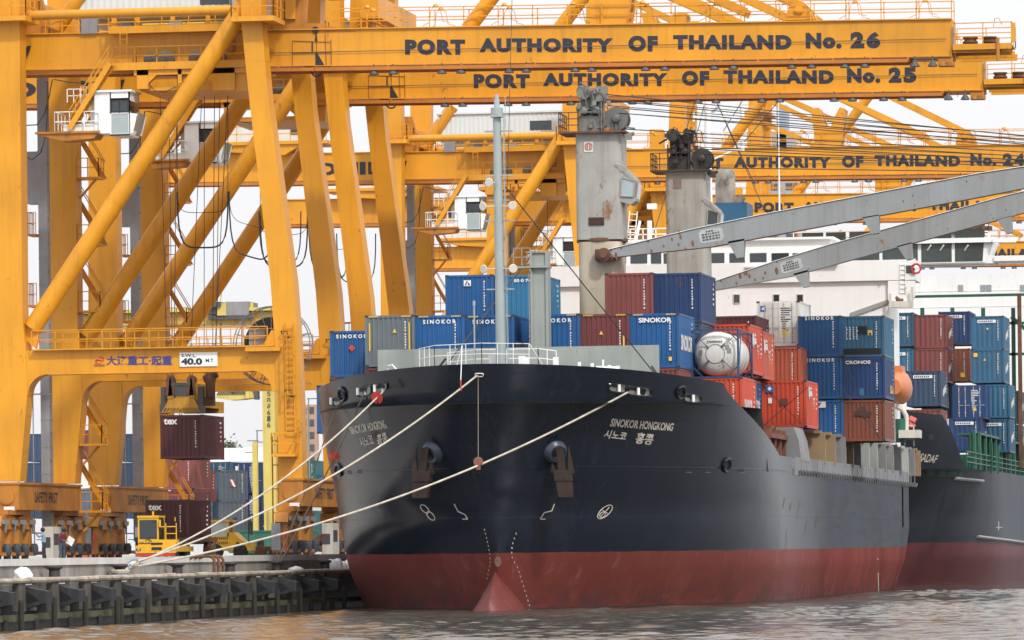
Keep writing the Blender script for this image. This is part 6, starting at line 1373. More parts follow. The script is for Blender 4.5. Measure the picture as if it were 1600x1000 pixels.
# rear stack by the lifeboat
k = container('blue', at_top(1246.5, 494, 26.9, 2.40), 'worn blue container with white lettering, top of the rear stack beside the white one', Hh=2.40, front=[SN])
k = container('steel_blue', at_top(1314, 494, 26.9, 2.40), 'worn steel blue container with a square dark vent, top corner of the rear stack', Hh=2.40)
mb = MB(); mb.box(.98, 1.5, -.03, -.018, 1.35, 1.8); part('vent', mb, MATS['slot_black'], k); deco(k, [(1.55, 1.25), (1.62, 1.25), (1.62, 1.4), (1.75, 1.4), (1.75, 1.25), (1.82, 1.25), (1.82, 1.55), (1.55, 1.55)], INKY, 'sign'); deco(k, rect(.12, 2.3, .17, .5), MATS['slot_black'], 'bottom_panel', -.02)
mb = MB(); rq = random.Random(8)
for j in range(4):
    for i in range(7): x = .28 + j * .2; z = 1.7 - i * .11; mb.box(x, x + rq.uniform(.04, .1), -.024, -.018, z, z + .06)
part('stencil', mb, INKW, k)
container('blue', at_top(1248, 559.5, 26.9, 2.40), 'blue container with white lettering in the middle of the rear stack', Hh=2.40, front=[SN])
k = container('dark_blue', at_top(1315, 559, 26.9, 2.40), 'dark navy container with CRONOS in white serif letters', Hh=2.40, front=[('CRONOS', .2, 1.68, 2.02, 2.22, INKW)])
mb = MB(); mb.text('BGA', (CW + .012, 3.0, .35), (0, 1, 0), (0, 0, 1), 2.2, .5, 0, .03); part('side_lettering', mb, INKY, k); deco(k, rect(1.02, 1.28, .2, .6), CC['pale_blue'], 'patch', -.02)
k = container('blue', at_top(1250, 625.5, 26.9, 2.40), 'blue container with a white logo panel at the bottom of the rear stack', Hh=2.40); deco(k, rect(.9, 1.5, 1.95, 2.3), INKW, 'logo'); deco(k, [(.95, 2.0), (1.1, 2.0), (1.25, 2.25), (1.1, 2.25)], INKB, 'logo', -.03)
k = container('brown', at_top(1315, 625.5, 26.9, 2.40), 'brown container with a dark blotch at the bottom corner of the rear stack', Hh=2.40)
deco(k, [(.7, 1.5), (.72, 1.75), (1.0, 1.8), (1.05, 2.05), (1.35, 2.0), (1.4, 1.75), (1.75, 1.7), (1.7, 1.45), (1.3, 1.4), (1.1, 1.48)], paint('blotch', (.06, .022, .018), .6, .2, 2), 'repaint_patch', -.02)
# lashing rods crossing the visible stacks
mb = MB()
for (xa, ya_), (xb_, yb_), s in (((1190, 668), (1262, 605), 28.9), ((1190, 600), (1255, 665), 28.9), ((1320, 565), (1375, 690), 27.2), ((1310, 600), (1380, 690), 27.2)):
    mb.tube(atS(xa, ya_, s), atS(xb_, yb_, s), .022, 5)
part('lashing_rod', mb, WIRE, SHIP)
# ------------------------------------------------------------------ containers of the ship astern
g2 = 'containers stacked on the grey ship astern'
sB = 20.4
LBL = lambda x0, x1: [('', 0, 0, 0, 0, INKW)][:0]
def panel(T, x0=.5, x1=1.9): deco(T, rect(x0, x1, 2.05, 2.28), INKW, 'name_panel'); mb = MB(); [mb.box(x, x + .09, -.032, -.026, 2.10, 2.23) for x in [x0 + .08 + .14 * i for i in range(int((x1 - x0 - .15) / .14))]]; part('panel_letters', mb, INKB, T)
SC_ = ['row nearest the lifeboat', '']
def c2(col, px, py, s, label, lab=False, door=False, L=C20):
    k = container(col, at_top(px, py, s), label, group=g2, detail=False, door=door, L=L, seed=int(px))
    if lab: panel(k)
    if not door: 
        mb = MB(); rq = random.Random(int(px * 3 + py))
        for i in range(5): y = 1.6 + i * .55; mb.box(CW + .008, CW + .013, y, y + .38, .75 + .1 * i, 1.25 + .1 * i)
        part('side_lettering', mb, INKW, k)
    return k
c2('steel_blue', 1376, 489, sB, 'steel blue container with a white panel, top tier astern beside the lifeboat', True)
c2('faded_maroon', 1428, 492, sB, 'plain maroon container in the top tier of the ship astern')
c2('dark_blue', 1466, 487, 19.6, 'dark blue container set back in the top tier astern behind the maroon one', True)
k = c2('steel_blue', 1517, 494, sB, 'steel blue container at the outer corner of the top tier astern', True); deco(k, dia(1.25, 1.6, .1), INKY)
c2('steel_blue', 1376, 545, sB, 'steel blue container with a white name panel, second tier astern, above the lifeboat', True)
c2('faded_maroon', 1428, 545, sB, 'maroon container in the second tier astern, under the plain maroon one')
k = c2('brown', 1466, 545, 19.6, 'reddish brown container with a yellow sticker set back in the second tier astern'); deco(k, rect(1.75, 2.1, .3, .65), INKY)
k = c2('steel_blue', 1517, 546, sB, 'steel blue container with a yellow square sticker in the corner stack astern'); deco(k, rect(.2, .5, 2.0, 2.3), INKY); deco(k, [(.95, 1.7), (1.15, 1.7), (1.05, 1.9)], INKY)
c2('slate_blue', 1416, 580, 21.4, 'slate blue container with a white name panel beside the orange lifeboat', True)
c2('faded_maroon', 1416, 640, 21.4, 'maroon container underneath the slate blue one beside the lifeboat')
c2('slate_blue', 1440, 600, 20.2, 'slate blue container mostly hidden between the lifeboat stack and a door-end one')
k = c2('dark_blue', 1488, 602, 20.6, 'dark blue container showing its door bars in the third tier astern', door=True)
c2('dark_blue', 1482, 653, 20.6, 'dark blue container with crossed lashing rods above the green posts', True)
c2('steel_blue', 1526, 601, sB, 'steel blue container under the one with the yellow square sticker')
c2('steel_blue', 1526, 655, sB, 'steel blue container lowest in the corner stack by the green posts', True)
c2('slate_blue', 1544, 611, 19.4, 'slate blue container in the outermost column astern, upper one')
c2('steel_blue', 1544, 664, 19.4, 'steel blue container in the outermost column astern, lower one')
mb = MB()
for (xa, ya_), (xb_, yb_) in (((1484, 655), (1520, 700)), ((1484, 700), (1532, 655))): mb.tube(atS(xa, ya_, 20.8), atS(xb_, yb_, 20.8), .03, 5)
ROD2 = mb
# ------------------------------------------------------------------ hanging box with its spreader (under the front crane)
YH = 302.6
def Hh_(px, py): return atY(px, py, YH)
p = Hh_(250, 648.5); hz = p.z - Hh_(250, 716.5).z
kb = container('deep_maroon', V((p.x, YH, p.z - 2.5)), 'dark maroon container hanging from the crane spreader above the quay', Hh=2.5, front=[('tex', .22, 1.02, 1.95, 2.3, INKW)], group='maroon boxes marked tex')
kb.rotation_euler = (0, 0, 0.02)
SP = thing('crane_spreader', 'yellow spreader with striped front edge gripping the hanging maroon container', 'spreader', (p.x + 1.25, YH + 3, p.z))
SPY = paint('spreader_yellow', (0.52, .27, .03), .55, .3, 1.2, .5, .3, grime=(.06, .045, .03))
z0 = p.z + .1; x0, x1 = p.x, p.x + 2.52
mb = MB(); mb.prism([(x0 + .25, YH - .05, z0 + .28), (x1 - .25, YH - .05, z0 + .28), (x1 - .55, YH - .05, z0 + .85), (x0 + .55, YH - .05, z0 + .85)], (0, .3, 0)); mb.box(x0 + .3, x1 - .3, YH + .3, YH + 5.8, z0 + .35, z0 + .75); mb.box(x0 + .1, x1 - .1, YH + 5.7, YH + 6.05, z0 + .1, z0 + .75); mb.box(x0 + .6, x1 - .6, YH + 1.5, YH + 4.5, z0 + .75, z0 + 1.7)
for x in (x0 + .55, x1 - .75): mb.prism([(x - .1, YH - .1, z0 + .85), (x + .3, YH - .1, z0 + .85), (x + .2, YH - .1, z0 + 1.6), (x, YH - .1, z0 + 1.6)], (0, .4, 0))
part('frame', mb, SPY, SP)
mb = MB()
for i in range(13):
    x = x0 + .1 + i * .18; s_ = .16 if i < 6 else -.16
    if i != 6: mb.prism([(x, YH - .08, z0 + .04), (x + .08, YH - .08, z0 + .04), (x + .08 + s_, YH - .08, z0 + .30), (x + s_, YH - .08, z0 + .30)], (0, .04, 0))
mb.box(x0 + .05, x1 - .05, YH - .04, YH + .25, z0 + .02, z0 + .06); mb.box(x0 + .05, x1 - .05, YH + .05, YH + .2, z0 + .0, z0 + .35); part('striped_bar', mb, SPY, SP)
mb = MB(); mb.box(x0 + .9, x1 - .9, YH - .12, YH + .3, z0 + .95, z0 + 1.7); mb.box(x0 + .7, x1 - .7, YH - .16, YH + .2, z0 + 1.55, z0 + 1.72)
for x in (x0 - .02, x1 - .38): mb.box(x, x + .4, YH + .0, YH + .5, z0 - .05, z0 + .5); mb.box(x + .05, x + .35, YH + .1, YH + .6, z0 + .5, z0 + 1.5)
part('hydraulic_unit', mb, STEELD, SP)
mb = MB()
for x in (x0 + .65, x1 - .65):
    for dx in (-.07, .07): mb.prism([(x - .2 + dx, YH - .15, z0 + 1.0), (x + .2 + dx, YH - .15, z0 + 1.0), (x + .12 + dx, YH - .15, z0 + 1.9), (x + dx, YH - .15, z0 + 2.25), (x - .12 + dx, YH - .15, z0 + 1.9)], (0, .08, 0))
    mb.lathe((x, YH - .05, z0 + 1.85), (0, 1, 0), [(0, .28), (.03, .28), (.05, .2), (.2, .2), (.22, .28), (.25, .28)], 16)
mb.tube((x1 + .3, YH + .6, z0 + .9), (x1 + .3, YH + .6, z0 + 2.4), .28, 10); mb.tube((x1 - .1, YH + .7, z0 + 1.9), (x1 + .7, YH + .7, z0 + 2.2), .2, 8); mb.box(x1 + .0, x1 + .5, YH + .5, YH + 1.0, z0 + .4, z0 + .9)
part('sheave_block', mb, RUST, SP)
mb = MB(); zt = A1(250, 138).z
for px0, px1, dy in ((250, 262, 0), (262, 268, .3), (276, 272, .0), (300, 281, 2.5), (318, 318, .2), (328, 322, 2.6), (334, 331, .2), (338, 316, 3.0)):
    q = Hh_(px1, 610); a = Hh_(px0, 138); mb.tube(V((a.x, YH + dy, zt)), V((q.x, YH + dy, z0 + 1.8)), .022, 5)
part('hoist_rope', mb, WIRE, SP)
# ------------------------------------------------------------------ yellow terminal tractor with the other maroon box
TY = paint('tractor_yellow', (0.78, .44, .02), .4, .1, .6, .25, .05)
TP = atS(216, 868, 27.6); XT, YTc = TP.x, TP.y
TR = thing('terminal_tractor', 'yellow terminal tractor with a single square cab facing the river, pulling a maroon container', 'tractor', (XT, YTc, ZG))
ORG[TR] = V((XT, YTc, ZG)); O = V((XT, YTc, ZG))
def B(mb, x0, x1, y0, y1, z0, z1, mi=0): mb.box(O.x + x0, O.x + x1, O.y + y0, O.y + y1, O.z + z0, O.z + z1, mi)
mb = MB(); B(mb, 0, 2.6, 0, 4.6, .45, .75); B(mb, -.1, 2.65, -.25, 0, .38, .82); B(mb, 1.45, 2.6, 0, .9, .75, 1.15); mb.prism([O + V(v) for v in ((1.4, -.02, 1.15), (2.62, -.02, 1.0), (2.62, -.02, .72), (1.4, -.02, .72))], (0, .9, 0)); B(mb, 0, 1.4, 0, 1.7, .75, .95)
part('chassis', mb, TY, TR)
mb = MB()
for x in (0, 1.32): B(mb, x, x + .1, 0, .1, .9, 2.45); B(mb, x, x + .1, 1.5, 1.6, .9, 2.45)
B(mb, .1, 1.32, 0, .06, .9, 1.18); B(mb, -.03, 1.45, -.05, 1.65, 2.42, 2.55); B(mb, .1, 1.32, 0, .06, 2.3, 2.42); B(mb, .1, 1.32, 1.54, 1.6, .9, 1.5)
cb = part('cab', mb, TY, TR)
mb = MB(); B(mb, .1, 1.32, .02, .035, 1.18, 2.3); B(mb, .02, .035, .1, 1.5, 1.2, 2.3); B(mb, 1.39, 1.405, .1, 1.5, 1.2, 2.3); B(mb, .1, 1.32, 1.56, 1.575, 1.5, 2.3); part('windscreen', mb, GLASS, cb)
mb = MB(); mb.bar(O + V((.7, -.02, 1.2)), O + V((.95, -.02, 1.05)), .04); mb.bar(O + V((.5, -.01, 1.12)), O + V((.9, -.01, 1.3)), .03); B(mb, .95, 1.25, .01, .02, 2.14, 2.19, 0); part('wiper', mb, BLACK, cb)
mb = MB(); mb.text('THA 3150', O + V((.08, -.012, .92)), (1, 0, 0), (0, 0, 1), .75, .13, 0, .02); part('lettering', mb, STEELD, cb)
mb = MB(); B(mb, 1.0, 1.7, -.27, -.255, .55, .72); B(mb, -.06, .25, -.27, -.255, .52, .66); B(mb, 2.3, 2.6, -.27, -.255, .52, .66); B(mb, .9, 1.7, -.04, -.025, .86, .98); part('grille', mb, BLACK, TR)
for x in (.1, 2.45):
    mb = MB(); mb.lathe(O + V((x, -.26, .59)), (0, -1, 0), [(0, .085), (.03, .085), (.04, .06)], 12); part('headlight', mb, GLASSL, TR)
mb = MB(); B(mb, -.05, 2.6, -.22, -.18, .2, .38); part('bumper_skirt', mb, INKR, TR)
for x in (.05, 2.1):
    for y in (.6, 3.6): 
        mb = MB(); mb.lathe(O + V((x, y, .48)), (1, 0, 0), [(0, .3), (.02, .46), (.08, .5), (.36, .5), (.42, .46), (.44, .3)], 22); part('tyre', mb, RUBBER, TR)
mb = MB()
for x in (1.9, 2.62): mb.bar(O + V((x, .1, .95)), O + V((x, .1, 2.1)), .06)
mb.bar(O + V((1.45, .1, 1.9)), O + V((2.62, .1, 1.9)), .06); mb.bar(O + V((2.62, .1, 1.5)), O + V((1.9, .1, 1.5)), .05); mb.bar(O + V((2.55, .1, 2.2)), O + V((2.55, .1, 2.45)), .05); mb.tube(O + V((.95, .4, 2.55)), O + V((.95, .4, 2.8)), .07, 8); mb.bar(O + V((1.45, .0, 2.3)), O + V((1.6, -.1, 2.2)), .05); B(mb, 1.5, 1.62, -.15, -.1, 1.9, 2.3)
part('guard_rail', mb, TY, TR)
mb = MB(); B(mb, .3, 2.5, 4.4, 11.4, 1.0, 1.28); B(mb, .35, .55, 2.6, 4.5, .75, 1.0); B(mb, 2.0, 2.2, 2.6, 4.5, .75, 1.0)
for y in (9.4, 10.5):
    for x in (.25, 2.1): mb.lathe(O + V((x, y, .5)), (1, 0, 0), [(0, .3), (.02, .46), (.08, .5), (.36, .5), (.42, .46), (.44, .3)], 18)
part('trailer', mb, RUST, TR)
p = atY(227, 781, O.y + 4.7)
container('deep_maroon', V((p.x, O.y + 4.7, p.z - 2.59)), 'dark maroon container riding on the trailer of the yellow terminal tractor', front=[('tex', .18, .98, 1.98, 2.32, INKW)], group='maroon boxes marked tex')
TR.scale = (.84, 1, .98)
# second yellow machine, open cab seen from its side
P2 = atS(322, 866, 26.0); O = V((P2.x, P2.y, ZG)); T2 = thing('yard_tractor', 'yellow yard tractor seen side on with big pale cab windows and a slatted bonnet', 'tractor', O)
mb = MB(); B(mb, 0, 2.7, 0, 1.6, .45, .8); mb.prism([O + V(v) for v in ((1.3, 0, .8), (1.3, 0, 1.55), (1.7, 0, 1.55), (2.2, 0, 1.05), (2.7, 0, .95), (2.7, 0, .8))], (0, 1.5, 0)); B(mb, 0, 1.3, 0, 1.5, .8, 1.35); part('body', mb, TY, T2)
mb = MB(); B(mb, -.05, 1.5, -.05, 1.55, 2.2, 2.32)
for x in (0, 1.32): B(mb, x, x + .09, 0, .09, 1.3, 2.2); B(mb, x, x + .09, 1.4, 1.49, 1.3, 2.2)
c3 = part('cab', mb, TY, T2)
mb = MB(); B(mb, .09, 1.32, .02, .035, 1.35, 2.2); B(mb, .09, 1.32, 1.45, 1.465, 1.35, 2.2); part('window', mb, paint('window_pale', (.45, .53, .52), .25, .1, 1), c3)
mb = MB()
for i in range(7): x = .55 + i * .12; B(mb, x, x + .06, -.012, 0, 1.12, 1.3); B(mb, x, x + .06, -.012, 0, .85, 1.02)
B(mb, 1.85, 2.05, -.012, 0, .84, .96); part('vent_slot', mb, BLACK, T2)
for x in (.6, 2.1): mb = MB(); mb.lathe(O + V((x, -.05, .45)), (0, 1, 0), [(0, .25), (.02, .42), (.08, .45), (.3, .45)], 20); part('tyre', mb, RUBBER, T2)
mb = MB(); mb.bar(O + V((2.6, .1, .9)), O + V((2.6, .1, 2.3)), .06); mb.tube(O + V((2.75, .1, 1.4)), O + V((2.75, .1, 2.2)), .09, 8); mb.path([O + V((2.7, .1, 2.2)), O + V((2.7, .1, 2.55)), O + V((2.8, .1, 2.65)), O + V((2.9, .1, 2.55))], .05, 6); mb.lathe(O + V((1.75, .3, 2.32)), (0, 0, 1), [(0, .12), (.1, .13), (.16, .06)], 10); part('exhaust_pipe', mb, STEELD, T2)
# green skip and lorry bits behind
P3 = atS(372, 864, 23); mb = MB(); x, y = P3.x, P3.y; mb.prism([(x - .6, y, 2.9), (x - 1.6, y, 4.3), (x + 5.2, y, 4.3), (x + 4.6, y, 2.9)], (0, 1.8, 0)); mb.box(x - 1.7, x + 5.3, y - .05, y + 1.85, 4.3, 4.42); mb.box(x, x + 4, y + .2, y + 1.6, 2.6, 2.9)
single('skip', mb, paint('skip_green', (.03, .17, .12), .6, .3, .8, .4, .2), 'green steel skip standing behind the two yellow yard machines', 'skip')
mb = MB(); P4 = atS(392, 864, 25); x, y = P4.x, P4.y; mb.box(x, x + 4.6, y, y + 2.2, 3.0, 3.3); mb.box(x + .4, x + .8, y, y + .3, 3.3, 3.75); mb.prism([(x + 3.6, y, 3.3), (x + 4.2, y, 3.3), (x + 4.7, y, 4.0), (x + 4.3, y, 4.0)], (0, 2, 0))
for k in (.6, 1.5, 3.7): mb.lathe((x + k, y - .1, 2.98), (0, 1, 0), [(0, .2), (.02, .36), (.08, .38), (.3, .38)], 16)
single('flatbed_trailer', mb, RUST, 'rusty empty flatbed trailer with an upturned end next to the yard tractor', 'trailer')
# ------------------------------------------------------------------ yard crane (pale yellow) far behind
YP = paint('pale_yellow', (0.62, .50, .13), .5, .15, .5, .3, .06); YY = 420.0
def Yc(px, py): return atY(px, py, YY)
RC = thing('yard_crane', 'pale yellow rubber-tyred yard crane standing behind the quay cranes', 'crane', (Yc(420, 800).x, YY, ZG))
mb = MB(); a, b2 = Yc(60, 513), Yc(428, 487); mb.box(a.x, b2.x, YY, YY + 1.5, a.z, b2.z); mb.box(a.x, b2.x, YY - .4, YY + 1.7, b2.z, b2.z + .35); part('top_beam', mb, YP, RC)
mb = MB(); mb.rail([(a.x, YY - .35, a.z - .1), (b2.x, YY - .35, a.z - .1)], 1.1, 1.6, .05, 1); mb.box(a.x, b2.x, YY - .5, YY, a.z - .25, a.z - .1); part('railing', mb, YELD, RC)
mb = MB(); p0, p1, q0, q1 = Yc(409, 590), Yc(428, 590), Yc(413, 830), Yc(433, 830); mb.prism([V((p0.x, YY, a.z)), V((p1.x, YY, a.z)), V((q1.x, YY, ZG)), V((q0.x, YY, ZG))], (0, 1.2, 0)); lg = part('leg', mb, YP, RC)
mb = MB(); mb.box(q1.x, q1.x + 2.2, YY + .2, YY + 1.0, ZG + .5, ZG + 1.6); mb.tube((q1.x - .3, YY + .1, ZG + 2), (q1.x - .3, YY + .1, ZG + 3.6), .5, 12); mb.box(q0.x - .9, q0.x - .5, YY, YY + .4, ZG, ZG + 9); part('leg_base', mb, YP, RC)
mb = MB()
for i, ch in enumerate('รคส616'):
    c_ = Yc(417.5, 619 + i * 9.6 - (0 if i < 3 else -1)); q_ = Yc(422.5, 611.5 + i * 9.6); mb.text(ch, (c_.x, YY - .02, c_.z), (1, 0, 0), (0, 0, 1), q_.x - c_.x, q_.z - c_.z, 0, .02)
part('lettering', mb, SLATE, lg)
mb = MB(); p, q = Yc(322, 487), Yc(345, 478); mb.box(Yc(323, 0).x, Yc(342, 0).x, YY - .8, YY + 2.5, Yc(0, 487).z, Yc(0, 479).z); mb.box(Yc(322, 0).x, Yc(336, 0).x, YY - .5, YY + 2, Yc(0, 498).z, Yc(0, 487).z); mb.box(Yc(322, 0).x, Yc(390, 0).x, YY - .5, YY + 3, Yc(0, 506).z, Yc(0, 500).z); part('trolley', mb, STEELD, RC)
mb = MB(); mb.box(Yc(350, 0).x, Yc(385, 0).x, YY - .5, YY + 3, Yc(0, 500).z, Yc(0, 479).z); part('engine_house', mb, STEEL, RC)
mb = MB(); mb.box(Yc(336, 0).x, Yc(350, 0).x, YY - .6, YY + 1, Yc(0, 500).z, Yc(0, 481).z); part('cage', mb, YP, RC)
mb = MB(); mb.rail([Yc(352, 478), Yc(384, 478)], .3, 2, .04, 0); mb.tube(Yc(343, 479), Yc(346, 457), .05, 5); mb.prism([Yc(344.5, 470), Yc(346, 457), Yc(347, 462)], (0, .05, 0)); mb.tube(Yc(392, 487), Yc(392, 473), .2, 6); part('mast_pole', mb, YP, RC)
mb = MB(); a, b2 = Yc(336, 626), Yc(398, 605); mb.prism([Yc(336, 622), Yc(342, 612), Yc(392, 608), Yc(398, 621), Yc(376, 624), Yc(358, 625)], (0, 2.2, 0)); mb.box(Yc(345, 0).x, Yc(378, 0).x, YY + .2, YY + 2, Yc(0, 608).z, Yc(0, 602).z); mb.box(Yc(377, 0).x, Yc(383, 0).x, YY - .2, YY + .3, Yc(0, 629).z, Yc(0, 606).z)
sp2 = single('yard_spreader', mb, YP, 'pale yellow spreader hanging empty beneath the yard crane beam', 'spreader')
mb = MB(); mb.box(Yc(390, 0).x, Yc(396, 0).x, YY - .1, YY + .6, Yc(0, 631).z, Yc(0, 606).z)
for px in (345, 378): mb.tube(Yc(px, 605), Yc(px, 505), .05, 5)
for i in range(14): 
    x = Yc(338 + i * 3.8, 620).x; z = Yc(0, 623).z; s_ = .3 if i < 7 else -.3; mb.prism([(x, YY - .05, z), (x + .12, YY - .05, z), (x + .12 + s_, YY - .05, z + .4), (x + s_, YY - .05, z + .4)], (0, .03, 0))
part('hanger', mb, STEELD, sp2)
# ------------------------------------------------------------------ container stacks in the yard
g3 = 'container stacks in the yard'
def yc_(col, px, py, s, label, door=False, **kw):
    k = container(col, at_top(px, py, s), label, group=g3, door=door, detail=False, seed=int(px), **kw); return k
sY = 18.4
k = yc_('steel_blue', 294, 735, sY, 'blue container end with white door bars in the yard, behind the maroon trailer box', True); deco(k, rect(.28, .55, 1.1, 2.3), INKW, 'name_panel')
yc_('steel_blue', 294, 783, sY, 'blue container end with door bars, bottom of the yard stack behind the trailer box', True)
k = yc_('grey_blue', 341, 735, 18.6, 'grey blue container with a red and white mark in the yard stack'); deco(k, [(1.0, 1.2), (1.2, 1.2), (1.5, 1.8), (1.3, 1.8)], INKR, 'mark'); deco(k, [(1.0, 1.8), (1.2, 1.8), (1.5, 1.2), (1.3, 1.2)], INKW, 'mark', -.03)
yc_('grey_blue', 341, 783, 18.6, 'plain grey blue container low in the yard stack beside the yard crane leg')
k = yc_('dark_blue', 364, 723, 18.6, 'dark blue container end with a tall white panel, top of the yard stack', True); deco(k, rect(.2, .45, .9, 2.3), INKW, 'name_panel')
yc_('dark_blue', 364, 774, 18.6, 'dark blue container end in the yard stack by the crane leg, second from top', True)
yc_('dark_blue', 364, 823, 18.6, 'dark blue container end standing on the yard ground by the crane leg', True)
yc_('faded_maroon', 255, 715, 19.5, 'faded maroon container in the yard behind the hanging box'); yc_('faded_maroon', 266, 735, 19, 'faded maroon container partly behind the blue door ends in the yard')
yc_('maroon', 255, 767, 19.5, 'maroon container in the yard behind the trailer box, lower one')
yc_('maroon', 118, 672, 17.5, 'maroon container high in the yard, seen between the landside crane legs')
yc_('white', 118, 718, 17.5, 'pale container in the yard between the landside crane legs, below the maroon one')
yc_('grey_blue', 118, 764, 17.5, 'grey blue container in the yard between the landside crane legs, third down'); yc_('grey_blue', 118, 809, 17.5, 'grey blue container on the ground between the landside crane legs')
yc_('slate_blue', 38, 678, 16.8, 'slate container behind the grey elevator shaft of the front crane'); yc_('slate_blue', 38, 723, 16.8, 'second slate container down behind the elevator shaft of the front crane'); yc_('slate_blue', 38, 767, 16.8, 'third slate container down behind the elevator shaft of the front crane')
yc_('slate_blue', 184, 678, 16.8, 'slate container behind the elevator shaft of the second crane'); yc_('slate_blue', 184, 723, 16.8, 'second slate container down behind the elevator shaft of the second crane'); yc_('slate_blue', 184, 767, 16.8, 'lower slate container behind the elevator shaft of the second crane')
yc_('brick_orange', 110, 836, 20, 'brick red container low behind the crane bogies'); yc_('teal', 455, 720, 16, 'teal container behind the seaside crane leg, close to the ship'); yc_('steel_blue', 470, 742, 16, 'blue container in the yard between crane leg and ship bow')
yc_('steel_blue', 318, 722, 17.0, 'blue container end peeping over the yard stack', True); yc_('faded_maroon', 300, 727, 16.8, 'faded maroon container peeping over the blue yard stack'); yc_('teal', 440, 798, 18.5, 'teal container on the yard ground beside the seaside crane leg')
# shed, trees, towers, lamp posts far behind
mb = MB(); a, b2 = atY(300, 740, 520), atY(428, 712, 520); mb.box(a.x, b2.x, 520, 545, ZG, a.z + 1.0); mb.prism([(a.x, 519.5, a.z + 1.0), (b2.x + .5, 519.5, a.z + 1.0), (b2.x + .5, 532, b2.z + .9), (a.x, 532, b2.z + .9)], (0, 0, .15)); single('warehouse_shed', mb, PALESH, 'long pale shed roof behind the yard container stacks', 'shed')
TRM = paint('foliage', (.05, .085, .035), .9, .5, .8, 0); BARK = paint('bark', (.10, .075, .05), .9, .4, 1, 0)
def tree(px, pytop, pyb, Yd, wd, label, seed):
    a, b2 = atY(px, pyb, Yd), atY(px, pytop, Yd); h = b2.z - ZG; T = thing('tree', label, 'tree', (a.x, Yd, ZG), 'trees beyond the yard'); rq = random.Random(seed)
    mb = MB(); mb.tube((a.x, Yd, ZG), (a.x, Yd, ZG + h * .55), .28, 7, .16)
    cl = []
    for i in range(16):
        u = rq.uniform(.35, 1); r_ = wd * (1.05 - u) ** .6 * .9; t_ = rq.uniform(0, 6.28); c_ = V((a.x + r_ * math.cos(t_) * rq.random(), Yd + r_ * math.sin(t_) * rq.random(), ZG + h * u * .93)); cl.append((c_, wd * rq.uniform(.22, .42)))
        if i < 9: mb.tube((a.x, Yd, ZG + h * max(.3, u * .6)), c_, .09, 5, .03)
    part('trunk', mb, BARK, T); mb = MB()
    for c_, r_ in cl:
        for j in range(130):
            d_ = V((rq.gauss(0, 1), rq.gauss(0, 1), rq.gauss(0, .8))) * (r_ * .62); p_ = c_ + d_; s_ = rq.uniform(.12, .26); n_ = V((rq.gauss(0, 1), rq.gauss(0, 1), rq.gauss(0, 1))).normalized(); t1 = n_.orthogonal().normalized() * s_; t2 = n_.cross(t1.normalized()) * s_ * .6
            mb.add([p_ - t1, p_ + t2, p_ + t1, p_ - t2], [(0, 1, 2, 3)])
    part('crown', mb, TRM, T)
tree(360, 686, 722, 600, 2.6, 'tall dark tree with a pointed crown above the pale shed roof', 1); tree(384, 701, 722, 620, 2.4, 'low round tree beside the pointed one above the shed roof', 2); tree(398, 704, 722, 640, 2.0, 'small tree closest to the yard crane leg above the shed roof', 3); tree(348, 700, 722, 640, 1.6, 'thin tree partly behind the pointed one above the shed roof', 4)
def tower(px0, px1, pyt, Yd, mat, label, floors, name='tower_block', steps=()):
    a, b2 = atY(px0, 700, Yd), atY(px1, pyt, Yd); T = thing(name, label, 'building', (a.x, Yd, ZG)); mb = MB(); w_ = b2.x - a.x; mb.box(a.x, b2.x, Yd, Yd + w_, ZG, b2.z)
    for f0, f1, up_h in steps: mb.box(a.x + w_ * f0, a.x + w_ * f1, Yd + 1, Yd + w_ - 1, b2.z, b2.z + up_h)
    part('wall', mb, mat, T); hf = (b2.z - ZG) / floors; n_ = max(2, int(w_ / 3.5))
    for f in range(floors):
        mb = MB()
        for i in range(n_): x = a.x + w_ * (i + .2) / n_; mb.box(x, x + w_ * .6 / n_, Yd - .05, Yd + .1, ZG + hf * f + hf * .25, ZG + hf * f + hf * .8)
        part('window_row', mb, STEELD, T)
    return T
tower(470, 493, 632, 640, paint('block_pink', (.42, .27, .20), .8, .15, .2, .3), 'pinkish tower block between the crane leg and the ship bow', 12)
tower(1195, 1252, 262, 1020, paint('skyscraper_haze_grey', (.30, .36, .42), .4, .1, .1, .1), 'tall grey blue skyscraper fading into haze behind the crane stays', 30, 'skyscraper', ((.25, .8, 7), (.38, .62, 12)))  # haze is put into the pale grey-blue wall colour
tower(345, 366, 690, 700, paint('block_grey', (.45, .42, .40), .8, .12, .2, .2), 'pale grey block of flats in the haze behind the trees', 8)
for px, pt in ((403, 672), (399, 690), (484, 622)):
    a, b2 = atY(px, 780, 480), atY(px, pt, 480); mb = MB(); mb.tube((a.x, 480, ZG), (a.x, 480, b2.z), .09, 6, .06); mb.box(a.x - .1, a.x + 1.0, 479.9, 480.1, b2.z - .1, b2.z); mb.box(a.x - .9, a.x + .1, 479.9, 480.1, b2.z - 1.0, b2.z - .9)
    single('lamp_post', mb, STEEL, {403: 'tall thin grey lamp post beside the yard crane leg', 399: 'shorter lamp post behind the taller one by the yard crane leg', 484: 'thin lamp post between the crane leg and the ship bow'}[px], 'lamp post', (a.x, 480, ZG), 'lamp posts in the yard')
